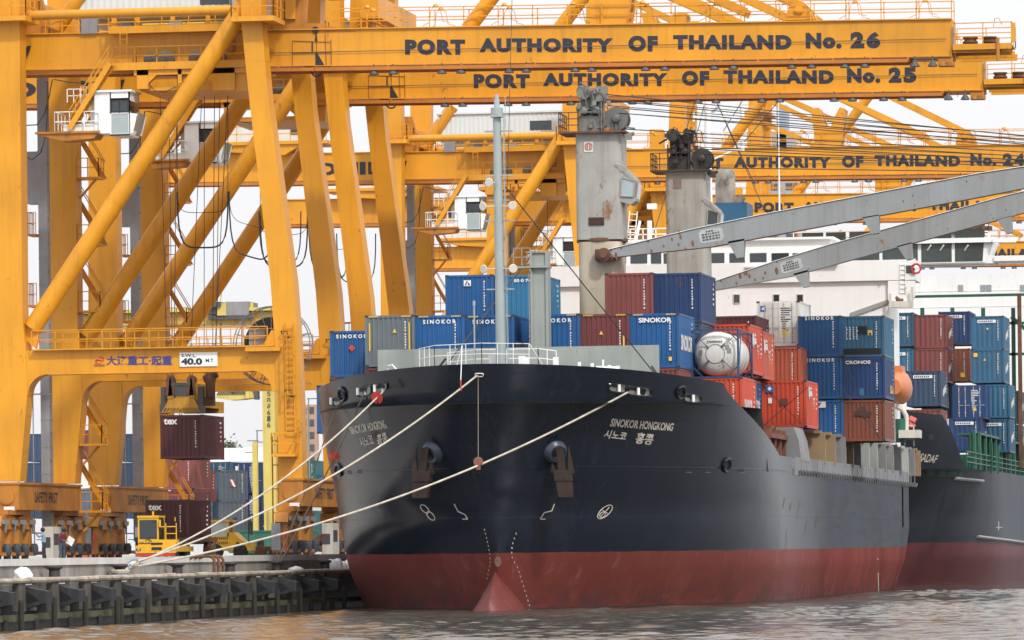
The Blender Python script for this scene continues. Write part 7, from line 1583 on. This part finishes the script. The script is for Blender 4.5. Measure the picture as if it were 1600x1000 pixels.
# ------------------------------------------------------------------ mooring lines, rat guards, block
def line(p, q, r, sag, mat, label, name='mooring_rope'):
    mb = MB(); pts = catenary(p, q, sag, 26); mb.path(pts, r, 7)
    return single(name, mb, mat, label, 'rope', tuple(p), 'mooring ropes of the big ship')
h1 = on_hull(746, 586, .06)[0]; h2 = on_hull(603, 608, .06)[0]; h3 = on_hull(980, 612, .06)[0]
b0 = BOL[1]
def qpt(px, py): return atX(px, py, -55.0)
line(qpt(205, 880), h1, .045, 1.0, ROPE, 'pale thick rope from the bollard to the stem fairlead, middle one of three')
line(qpt(203, 884), h2, .042, .9, ROPE, 'pale thick rope passing through a red disc, highest of the three from the bollard')
line(qpt(206, 886), h3, .048, 1.1, ROPE, 'pale thick rope crossing the whole bow from the bollard, lowest of the three')
for i, (px, py) in enumerate(((205, 880), (203, 884), (206, 886))):
    q = qpt(px, py); mb = MB(); r_ = .33 + .03 * i; c = b0 + V((0, 0, -.12 + .07 * i)); mb.ring(c, (0, 0, 1), r_, .055, 20); mb.path([c + V((.2, -r_ * .9, 0)), (c + q) / 2 + V((.15, -.3, .02)), q], .055, 6); mb.path([c + V((-.1, r_ * .9, 0)), (c + q) / 2 + V((-.1, .3, .06)), q], .055, 6)
    mb.lathe(q - V((.0, .15, 0)), (V(h1) - q), [(-.1, .06), (0, .11), (.3, .12), (.45, .07)], 8)
    single('rope_eye', mb, ROPE if i else paint('blue_chafed_rope', (.16, .26, .36), .9, .5, 6), ('blue chafed eye of a mooring rope looped lowest on the bollard', 'pale spliced eye of a mooring rope looped midway on the bollard', 'pale spliced eye of a mooring rope looped highest on the bollard')[i], 'rope eye', tuple(c), 'rope eyes on the bollard')
h4 = on_hull(529, 631, .06)[0]; h5 = on_hull(570, 616, .06)[0]
line(BOL[4] + V((-.05, 0, .1)), h4, .03, .15, ROPED, 'thin dark rope from the small fairlead down to the far bollard, steeper of two'); line(BOL[4] + V((.1, 0, .1)), h5, .035, .15, ROPED, 'thin dark rope with a red disc running down to the far bollard')
def guard(P, ax, r, label):
    mb = MB(); ax = V(ax).normalized(); up = V((0, 0, 1)); a = ax.cross(up).normalized(); b2 = a.cross(ax); ring = []
    n_ = 26; t0 = -math.pi / 2 + .2
    prof = [P + (a * math.cos(t0 + (2 * math.pi - .4) * k / n_) + b2 * math.sin(t0 + (2 * math.pi - .4) * k / n_)) * r for k in range(n_ + 1)]
    mb.prism(prof + [P - b2 * r * .25], ax * .03); mb.ring(P, ax, .09, .03, 10)
    single('rat_guard', mb, INKR, label, 'rat guard', tuple(P), 'red rat guards on the mooring ropes')
q2 = qpt(203, 884); d_ = h2 - q2; guard(q2.lerp(h2, .965) - V((0, 0, .12)), d_, .30, 'red rat guard disc close beneath the twin fairleads of the bow')
p5 = BOL[4] + V((.1, 0, .1)); guard(p5.lerp(h5, .66) - V((0, 0, .12)), h5 - p5, .27, 'red rat guard disc low on the thin dark rope, beside the ship name')
pb = atS(747, 697, 33.6); r3 = V(qpt(206, 886)); mb = MB(); t_ = .71
P_ = [x for x in catenary(r3, h3, 1.1, 200)]; best = min(P_, key=lambda v: abs((800 + F * (v - EYE).dot(RT) / (v - EYE).dot(FW)) - 748))
mb.lathe(best + V((0, 0, .18)), (0, -1, .0), [(-.09, .1), (-.07, .22), (.07, .22), (.09, .1)], 14); mb.box(best.x - .1, best.x + .1, best.y - .06, best.y + .06, best.z - .2, best.z + .35)
bkk = single('snatch_block', mb, paint('block_rust', (.26, .10, .07), .7, .3, 3), 'small rusty block hanging on a thin line over the ship stem', 'block')
mb = MB(); hs = on_hull(748, 592, .05)[0]; mb.tube(best + V((0, 0, .35)), V((hs.x, hs.y - .1, hs.z)), .014, 5); mb.tube(V((hs.x, hs.y - .1, hs.z)), V((hs.x, hs.y + .1, 11.8)), .014, 5); part('line', mb, ROPED, bkk)
mb = MB(); q_ = atS(722, 540, 33.4); w_ = atS(720, 594, 33.6); mb.tube(q_, w_, .02, 5); mb.tube(w_, w_ - V((0, 0, .5)), .035, 6, mi=1); mb.tube(q_, q_ + V((-.25, 0, -.9)), .02, 5)
single('heaving_line', mb, [WHITE, INKR], 'thin pale line with a red end hanging over the bow bulwark', 'line')
# ------------------------------------------------------------------ people on the quay
SKIN = plain('skin', (.16, .085, .055), .6); HAIR = plain('hair_black', (.012, .011, .012), .6)
def person(px, py, s, label, shirt, trousers, face, arms, hair=True, helmet=None, prop=None, bend=0.0, name='person'):
    P = atS(px, py, s); B0 = V((P.x, P.y, ZG)); dr = V((math.cos(face), math.sin(face), 0)); sd_ = V((-dr.y, dr.x, 0))
    def L(f, l, z): return B0 + dr * f + sd_ * l + V((0, 0, z))
    J = {'pel': L(0, 0, .93), 'waist': L(.01, 0, 1.10), 'chest': L(.03 + bend, 0, 1.33), 'neck': L(.04 + bend, 0, 1.47), 'head': L(.07 + bend * 1.2, 0, 1.58), 'crown': L(.07 + bend * 1.2, 0, 1.70)}
    rad = {'pel': .15, 'waist': .135, 'chest': .155, 'neck': .058, 'head': .092, 'crown': .07}
    ed = [('pel', 'waist'), ('waist', 'chest'), ('chest', 'neck'), ('neck', 'head'), ('head', 'crown')]
    for e, k in ((1, 'l'), (-1, 'r')):
        aa = arms[0 if e == 1 else 1]
        J['sh' + k] = L(.03 + bend, e * .19, 1.40); J['el' + k] = L(aa[0][0], e * aa[0][1], aa[0][2]); J['wr' + k] = L(aa[1][0], e * aa[1][1], aa[1][2]); J['ha' + k] = J['wr' + k] + (J['wr' + k] - J['el' + k]).normalized() * .09
        rad.update({'sh' + k: .07, 'el' + k: .05, 'wr' + k: .035, 'ha' + k: .036}); ed += [('chest', 'sh' + k), ('sh' + k, 'el' + k), ('el' + k, 'wr' + k), ('wr' + k, 'ha' + k)]
        J['hp' + k] = L(0, e * .095, .88); J['kn' + k] = L(.04 * (1 if e > 0 else -1) + .02, e * .11, .50); J['an' + k] = L(.06 * (1 if e > 0 else -1) - .03, e * .12, .09); J['to' + k] = J['an' + k] + dr * .17 - V((0, 0, .045))
        rad.update({'hp' + k: .10, 'kn' + k: .066, 'an' + k: .045, 'to' + k: .042}); ed += [('pel', 'hp' + k), ('hp' + k, 'kn' + k), ('kn' + k, 'an' + k), ('an' + k, 'to' + k)]
        for f in range(4):      # fingers
            n0, n1 = f'f{k}{f}', f'g{k}{f}'; d_ = (J['ha' + k] - J['wr' + k]).normalized(); J[n0] = J['ha' + k] + d_ * .045 + sd_ * (.018 * (f - 1.5)); J[n1] = J[n0] + d_ * (.035 + .006 * (1.5 - abs(f - 1.5))) - V((0, 0, .015)); rad[n0] = .010; rad[n1] = .008; ed += [('ha' + k, n0), (n0, n1)]
        J['t' + k] = J['wr' + k] + (J['ha' + k] - J['wr' + k]) * .6 - sd_ * (e * .05); rad['t' + k] = .011; ed += [('wr' + k, 't' + k)]
    names = list(J); me = bpy.data.meshes.new('person'); me.from_pydata([tuple(J[n_] - B0) for n_ in names], [(names.index(a), names.index(b)) for a, b in ed], [])
    o = bpy.data.objects.new('tmp', me); COL.objects.link(o); md = o.modifiers.new('s', 'SKIN'); 
    for i, n_ in enumerate(names): me.skin_vertices[0].data[i].radius = (rad[n_] * (1.25 if n_ in ('chest', 'waist', 'pel') else 1), rad[n_])
    me.skin_vertices[0].data[0].use_root = True; sb = o.modifiers.new('u', 'SUBSURF'); sb.levels = 1; sb.render_levels = 1
    dg = bpy.context.evaluated_depsgraph_get(); bm2 = bpy.data.meshes.new_from_object(o.evaluated_get(dg)); bpy.data.objects.remove(o)
    for m_ in (shirt, trousers, SKIN, BLACK): bm2.materials.append(m_)
    for p_ in bm2.polygons:
        c_ = p_.center; w_ = B0 + c_; z = c_.z; p_.use_smooth = True
        near = min(names, key=lambda n_: (J[n_] - w_).length_squared)
        p_.material_index = 2 if (near in ('head', 'crown', 'neck') or near[:2] in ('wr', 'ha') or near[0] in 'fgt' and near[:2] != 'to') else 3 if near[:2] == 'to' else 1 if z < .98 else 0
    ob = bpy.data.objects.new(name, bm2); COL.objects.link(ob); ob.location = B0; ORG[ob] = B0; tag(ob, label, 'person')
    hd = J['head']; mb = MB()
    if helmet: mb.lathe(hd + V((0, 0, .03)), (0, 0, 1), [(0, .15), (.015, .15), (.02, .125), (.08, .118), (.13, .08), (.155, .02)], 14); part('helmet', mb, helmet, ob)
    else: mb.lathe(hd - dr * .02 + V((0, 0, -.01)), (0, 0, 1), [(-.06, .085), (0, .108), (.06, .112), (.11, .09), (.145, .03)], 14); part('hair', mb, HAIR, ob)
    mb = MB()
    for e in (-1, 1): mb.lathe(hd + dr * .088 + sd_ * (.034 * e) + V((0, 0, .0)), dr, [(0, .012), (.012, .01)], 6)
    mb.prism([hd + dr * .09 - sd_ * .012 + V((0, 0, -.05)), hd + dr * .09 + sd_ * .012 + V((0, 0, -.05)), hd + dr * .09 + V((0, 0, .0))], dr * .02); mb.bar(hd + dr * .088 + sd_ * .03 + V((0, 0, -.07)), hd + dr * .088 - sd_ * .03 + V((0, 0, -.07)), .01)
    part('face', mb, HAIR, ob)
    return ob, J
SHB = plain('shirt_blue', (.20, .31, .40), .8); SHR = plain('shirt_red', (.12, .014, .022), .8); TRK = plain('trousers_dark', (.02, .022, .03), .8); TRJ = plain('trousers_denim', (.05, .075, .12), .8)
person(69, 872, 31.5, 'person in a pale blue shirt and dark trousers raising both hands, beside the bogies', SHB, TRK, R(195), (((.22, .26, 1.25), (.40, .16, 1.42)), ((.24, .22, 1.22), (.42, .10, 1.46))))
_, J = person(97, 872, 31.0, 'person in a dark red shirt holding a white sheet of paper', SHR, TRJ, R(-20), (((.05, .27, 1.12), (.28, .20, 1.03)), ((.06, .26, 1.12), (.30, .16, 1.05))), bend=.05)
mb = MB(); c_ = (J['hal'] + J['har']) / 2; mb.obox(c_ + V((.12, -.05, .02)), V((.15, 0, -.10)), V((.03, .02, 0)) * .1, V((.10, -.05, .17))); single('paper_sheet', mb, WHITE, 'white sheet of paper held by the person in a dark red shirt', 'paper')
person(508, 873, 27.5, 'person in a yellow helmet and red vest beside the crane bogies', plain('vest_red', (.40, .05, .03), .8), TRK, R(-60), (((.05, .27, 1.12), (.26, .12, 1.10)), ((.06, .26, 1.12), (.28, .10, 1.12))), helmet=INKY)
# ------------------------------------------------------------------ grey ship astern
stem2, half2 = hull_fn(14.2, 34.0)
Y2S = YS + 122.0; CL2 = -43.6
def ztop2(a):
    if a < 14: return lerp(12.6, 12.2, a / 14)
    if a < 21: return lerp(12.2, 8.35, (a - 14) / 7)
    return 8.35
hm2, g0, g1 = hull_mesh(stem2, half2, ztop2, 150.0, CL2, Y2S)
tv = [c for c in g0[-1]] + [c for c in g1[-1]][::-1]; hm2.add(tv, [tuple(range(len(tv)))[::-1]])
dk = [(V((c0[-1].x, c0[-1].y, 8.3)), V((c1[-1].x, c1[-1].y, 8.3))) for c0, c1 in zip(g0, g1) if c0[-1].y - Y2S > 3]
hm2.add([p for d_ in dk for p in d_], [(2 * i, 2 * i + 1, 2 * i + 3, 2 * i + 2) for i in range(len(dk) - 1)], 1)
m = bpy.data.materials.new('astern_hull_paint'); t, b = nodes_of(m)
geo = N(t, 'ShaderNodeNewGeometry'); tc = N(t, 'ShaderNodeTexCoord').outputs['Object']; sep = N(t, 'ShaderNodeSeparateXYZ'); t.links.new(geo.outputs['Position'], sep.inputs[0])
isr = N(t, 'ShaderNodeMath', operation='LESS_THAN'); isr.inputs[1].default_value = 3.05; t.links.new(sep.outputs[2], isr.inputs[0])
br = ramp(t, noise(t, mapped(t, tc, 1, 1, .4), .18, 6, .6), .35, .72); dr_ = ramp(t, noise(t, mapped(t, tc, 1.5, 1.5, .08), 1.0, 5, .65), .5, .8)
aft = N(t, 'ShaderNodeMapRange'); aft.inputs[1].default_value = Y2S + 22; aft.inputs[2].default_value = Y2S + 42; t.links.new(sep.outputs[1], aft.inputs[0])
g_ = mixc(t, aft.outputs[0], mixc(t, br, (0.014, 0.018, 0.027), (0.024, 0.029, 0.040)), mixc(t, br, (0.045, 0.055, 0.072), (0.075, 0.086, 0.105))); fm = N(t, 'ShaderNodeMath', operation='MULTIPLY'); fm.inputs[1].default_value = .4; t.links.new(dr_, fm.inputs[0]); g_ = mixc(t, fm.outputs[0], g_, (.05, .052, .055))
r_ = mixc(t, br, (0.10, 0.024, 0.028), (0.155, 0.05, 0.052)); t.links.new(mixc(t, isr.outputs[0], g_, r_), b.inputs['Base Color']); b.inputs['Roughness'].default_value = .5; b.inputs['Specular IOR Level'].default_value = .12
S2 = thing('cargo_ship', 'grey container ship moored astern of the black one, green posts along its side', 'ship', (CL2, Y2S, 0))
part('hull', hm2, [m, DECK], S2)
HB2 = BVHTree.FromPolygons([V(v) for v in hm2.v], hm2.f)
mb = MB(); hull_text('SADAF', [(1434, 720.5), (1461, 723.5), (1465.5, 711), (1439.5, 708)], .015, mb, HB2, .05); part('name_lettering', mb, NAMEW, S2)
mb = MB()
for i, (x0, x1) in enumerate(((1446, 1458), (1466, 1477), (1481, 1493), (1497, 1502))):
    for k in range(4):
        stroke([(x0 + k * .8, 742.5 - k * 2.6 + (x0 - 1446) * .02), (x1 + k * .8, 742.5 - k * 2.6 + (x1 - 1446) * .02)], 1.0, mb, HB2)
part('green_script', mb, plain('script_green', (.02, .16, .10), .6), S2)
mb = MB(); pxpoly(ell(1454, 683, 4.5, 5, 0), .05, mb, 0, HB2); part('hawse_port', mb, THRO, S2)
mb = MB()
for pts in ([(1491, 747), (1534, 751.5)], [(1526, 838), (1600, 848)]):
    P = [on_hull(pts[0][0] + (pts[1][0] - pts[0][0]) * i / 8, pts[0][1] + (pts[1][1] - pts[0][1]) * i / 8, .1, HB2)[0] for i in range(9)]
    if None not in P: mb.path(P, .13, 6)
part('rubbing_bar', mb, STEEL, S2)
mb = MB(); stroke([(1560, 815), (1560, 828)], 1.2, mb, HB2); stroke([(1556, 824), (1566, 824)], 1.0, mb, HB2); part('draught_mark', mb, NAMEW, S2)
part('lashing_rod', ROD2, WIRE, S2)
GRN = paint('green_posts', (.012, .105, .065), .5, .25, .6, .3, .1); XS2 = CL2 + 14.0
mb = MB(); ys_ = [atX(px, 735, XS2).y for px in (1524, 1532, 1541, 1549, 1557, 1565, 1572, 1579, 1586, 1593, 1600, 1607, 1614, 1620)]
for y in ys_:
    mb = MB(); mb.box(XS2 - .4, XS2, y, y + .18, 8.3, 10.9); mb.box(XS2 - .15, XS2 + .05, y - .2, y + .25, 8.3, 11.1); part('green_post', mb, GRN, S2)
mb = MB(); mb.box(XS2 - 3.0, XS2 - 1.5, ys_[4], ys_[-1], 8.3, 9.7); mb.box(XS2 - 1.6, XS2 + .06, ys_[1], ys_[-1], 10.85, 11.0); part('green_coaming', mb, GRN, S2)
mb = MB(); mb.rail([(XS2, ys_[0] - 8, 8.35), (XS2, ys_[-1], 8.35)], 1.1, 3.0, .04, 2); part('railing', mb, GRN, S2)
P = lambda px, py: atY(px, py, Y2S + 30); mb = MB()
for px in (1514, 1527): mb.tube(P(px, 745), P(px, 683), .07, 6)
for py in (683, 695, 708, 720, 733): mb.bar(P(1514, py), P(1527, py), .09)
mb.tube(P(1550, 740), P(1550, 692), .08, 6); mb.tube(P(1560, 740), P(1560, 695), .08, 6); mb.bar(P(1514, 733), P(1540, 690), .08); part('lashing_frame', mb, GRN, S2)
# tall green cell guides further aft
P = lambda px, py: atY(px, py, Y2S + 62); mb = MB()
for px in (1386, 1435, 1482, 1530, 1577): mb.box(P(px - 3, 0).x, P(px + 3, 0).x, Y2S + 62, Y2S + 62.4, 9, P(px, 481).z)
for py in (491, 534, 581): mb.box(P(1330, 0).x, P(1640, 0).x, Y2S + 62, Y2S + 62.3, P(0, py + 2).z, P(0, py - 2).z)
mb.bar(P(1580, 495), P(1604, 516), .3); mb.bar(P(1340, 491), P(1375, 491), .25); part('lashing_bridge', mb, GRN, S2)
mb = MB(); mb.box(P(1585, 0).x, P(1591, 0).x, Y2S + 61, Y2S + 61.4, 9, P(0, 490).z); part('rust_post', mb, RUST, S2)
mb = MB(); mb.tube(atY(1424, 668, Y2S + 6), atY(1420, 655, Y2S + 6), .35, 8, .25); mb.tube(atY(1420, 655, Y2S + 6), atY(1430, 660, Y2S + 6), .3, 8); part('bow_ventilator', mb, plain('vent_red', (.45, .06, .05), .5), S2)
# its white superstructure
ya2 = Y2S + 90; Q2 = lambda px, py: atY(px, py, ya2); mb = MB()
xl, xr = Q2(1330, 0).x, Q2(1760, 0).x
mb.box(xl, xr, ya2, ya2 + 12, 8, Q2(1500, 430).z); mb.box(xl - 2, Q2(1549, 0).x, ya2 - .4, ya2 + 3, Q2(0, 431).z, Q2(1480, 413).z); mb.box(Q2(1549, 0).x, xr + 4, ya2 - .6, ya2 + 5, Q2(0, 432).z, Q2(1575, 408).z); mb.box(Q2(1548, 0).x, Q2(1583, 0).x, ya2 - 1.2, ya2, Q2(0, 412).z, Q2(0, 406).z)
for py in (455, 480): mb.box(xl, xr, ya2 - .03, ya2, Q2(1500, py).z, Q2(1500, py).z + .06)
ac = part('accommodation', mb, WHITE, S2)
for px in (1501, 1536, 1545, 1598, 1640): 
    mb = MB(); a, c_ = Q2(px - 4, 455), Q2(px + 4, 445); mb.box(a.x, c_.x, ya2 - .06, ya2 + .02, a.z, c_.z); part('window', mb, paint('window_grey', (.30, .34, .36), .3, .1, 1), ac)
mb = MB(); zt, zb = Q2(1450, 383).z, Q2(1450, 412).z
mb.prism([V((Q2(1240, 0).x, ya2 - .5, zb)), V((Q2(1535, 0).x, ya2 - .5, zb)), V((Q2(1548, 0).x, ya2 - .5, zt + .1)), V((Q2(1240, 0).x, ya2 - .5, zt + .1))], (0, 6, 0)); mb.box(Q2(1238, 0).x, Q2(1549, 0).x, ya2 - .9, ya2 + 6, zt + .1, zt + .5)
for px in (1376, 1412, 1450, 1470, 1508, 1362): mb.bar(Q2(px, 392) + V((0, -.6, 0)), Q2(px + 6, 384) + V((0, -.9, 0)), .1)
wh2 = part('wheelhouse', mb, WHITE, S2)
for px0, px1 in ((1250, 1283), (1287, 1318), (1323.5, 1370), (1375, 1430), (1435.5, 1483), (1488, 1533)):
    mb = MB(); mb.prism([V((Q2(px0, 0).x, ya2 - .53, zb + .1)), V((Q2(px1 - (2 if px1 > 1500 else 0), 0).x, ya2 - .53, zb + .1)), V((Q2(px1 + (2 if px1 > 1500 else 0), 0).x, ya2 - .53, Q2(0, 391).z)), V((Q2(px0, 0).x, ya2 - .53, Q2(0, 391).z))], (0, .04, 0)); part('window', mb, paint('bridge_glass', (.035, .055, .055), .06, .3, .5, spec=.8), wh2)
mb = MB(); mb.lathe(Q2(1405, 383), (0, 0, 1), [(0, .5), (.3, .5), (.5, .25), (1.2, .3)], 12); mb.lathe(Q2(1519, 379), (0, 0, 1), [(0, .4), (.3, .35), (.4, .1)], 12); mb.rail([Q2(1240, 381), Q2(1545, 380)], 1.0, 2.5, .04, 1); mb.tube(Q2(1305, 381), Q2(1305, 362), .08, 6); mb.tube(Q2(1545, 385), Q2(1545, 368), .12, 6); part('roof_gear', mb, WHITE, S2)
mb = MB(); a, c_ = Q2(1330, 383), Q2(1467, 352); mb.box(a.x, c_.x, ya2 + 12, ya2 + 20, a.z, c_.z); part('funnel', mb, paint('funnel_sky_blue', (.05, .20, .38), .5, .12, .5, .15), S2)
mb = MB(); 
for py in (360, 366, 372): mb.box(Q2(1345 + (py % 7), 0).x, Q2(1380, 0).x, ya2 + 11.97, ya2 + 12, Q2(0, py + .8).z, Q2(0, py).z); mb.box(Q2(1392, 0).x, Q2(1450 - (py % 5) * 3, 0).x, ya2 + 11.97, ya2 + 12, Q2(0, py + .8).z, Q2(0, py).z)
part('funnel_lines', mb, INKW, S2)
mb = MB(); P = lambda px, py: atY(px, py, ya2 + 25)
for px in (1490, 1499, 1505, 1535, 1500): mb.tube(P(px, 395), P(px, 345), .25, 6)
mb.box(P(1478, 0).x, P(1545, 0).x, ya2 + 25, ya2 + 26, P(0, 392).z, P(0, 386).z); mb.rail([P(1470, 372), P(1545, 370)], 1.2, 1.2, .05, 2); part('mast_gear', mb, RUST, S2)
# ------------------------------------------------------------------ pale air over the harbour
mb = MB(); mb.box(-520, 520, -30, 1080, -2.0, 75); 
m = bpy.data.materials.new('haze'); m.use_nodes = True; t = m.node_tree; t.nodes.remove(t.nodes['Principled BSDF']); pv = t.nodes.new('ShaderNodeVolumePrincipled'); pv.inputs['Color'].default_value = (.97, .98, 1.0, 1); pv.inputs['Density'].default_value = HAZE; pv.inputs['Anisotropy'].default_value = 0.2
t.links.new(pv.outputs[0], t.nodes['Material Output'].inputs['Volume']); MATS['haze'] = m
if HAZE > 0: setting('haze', mb, m, 'stuff')
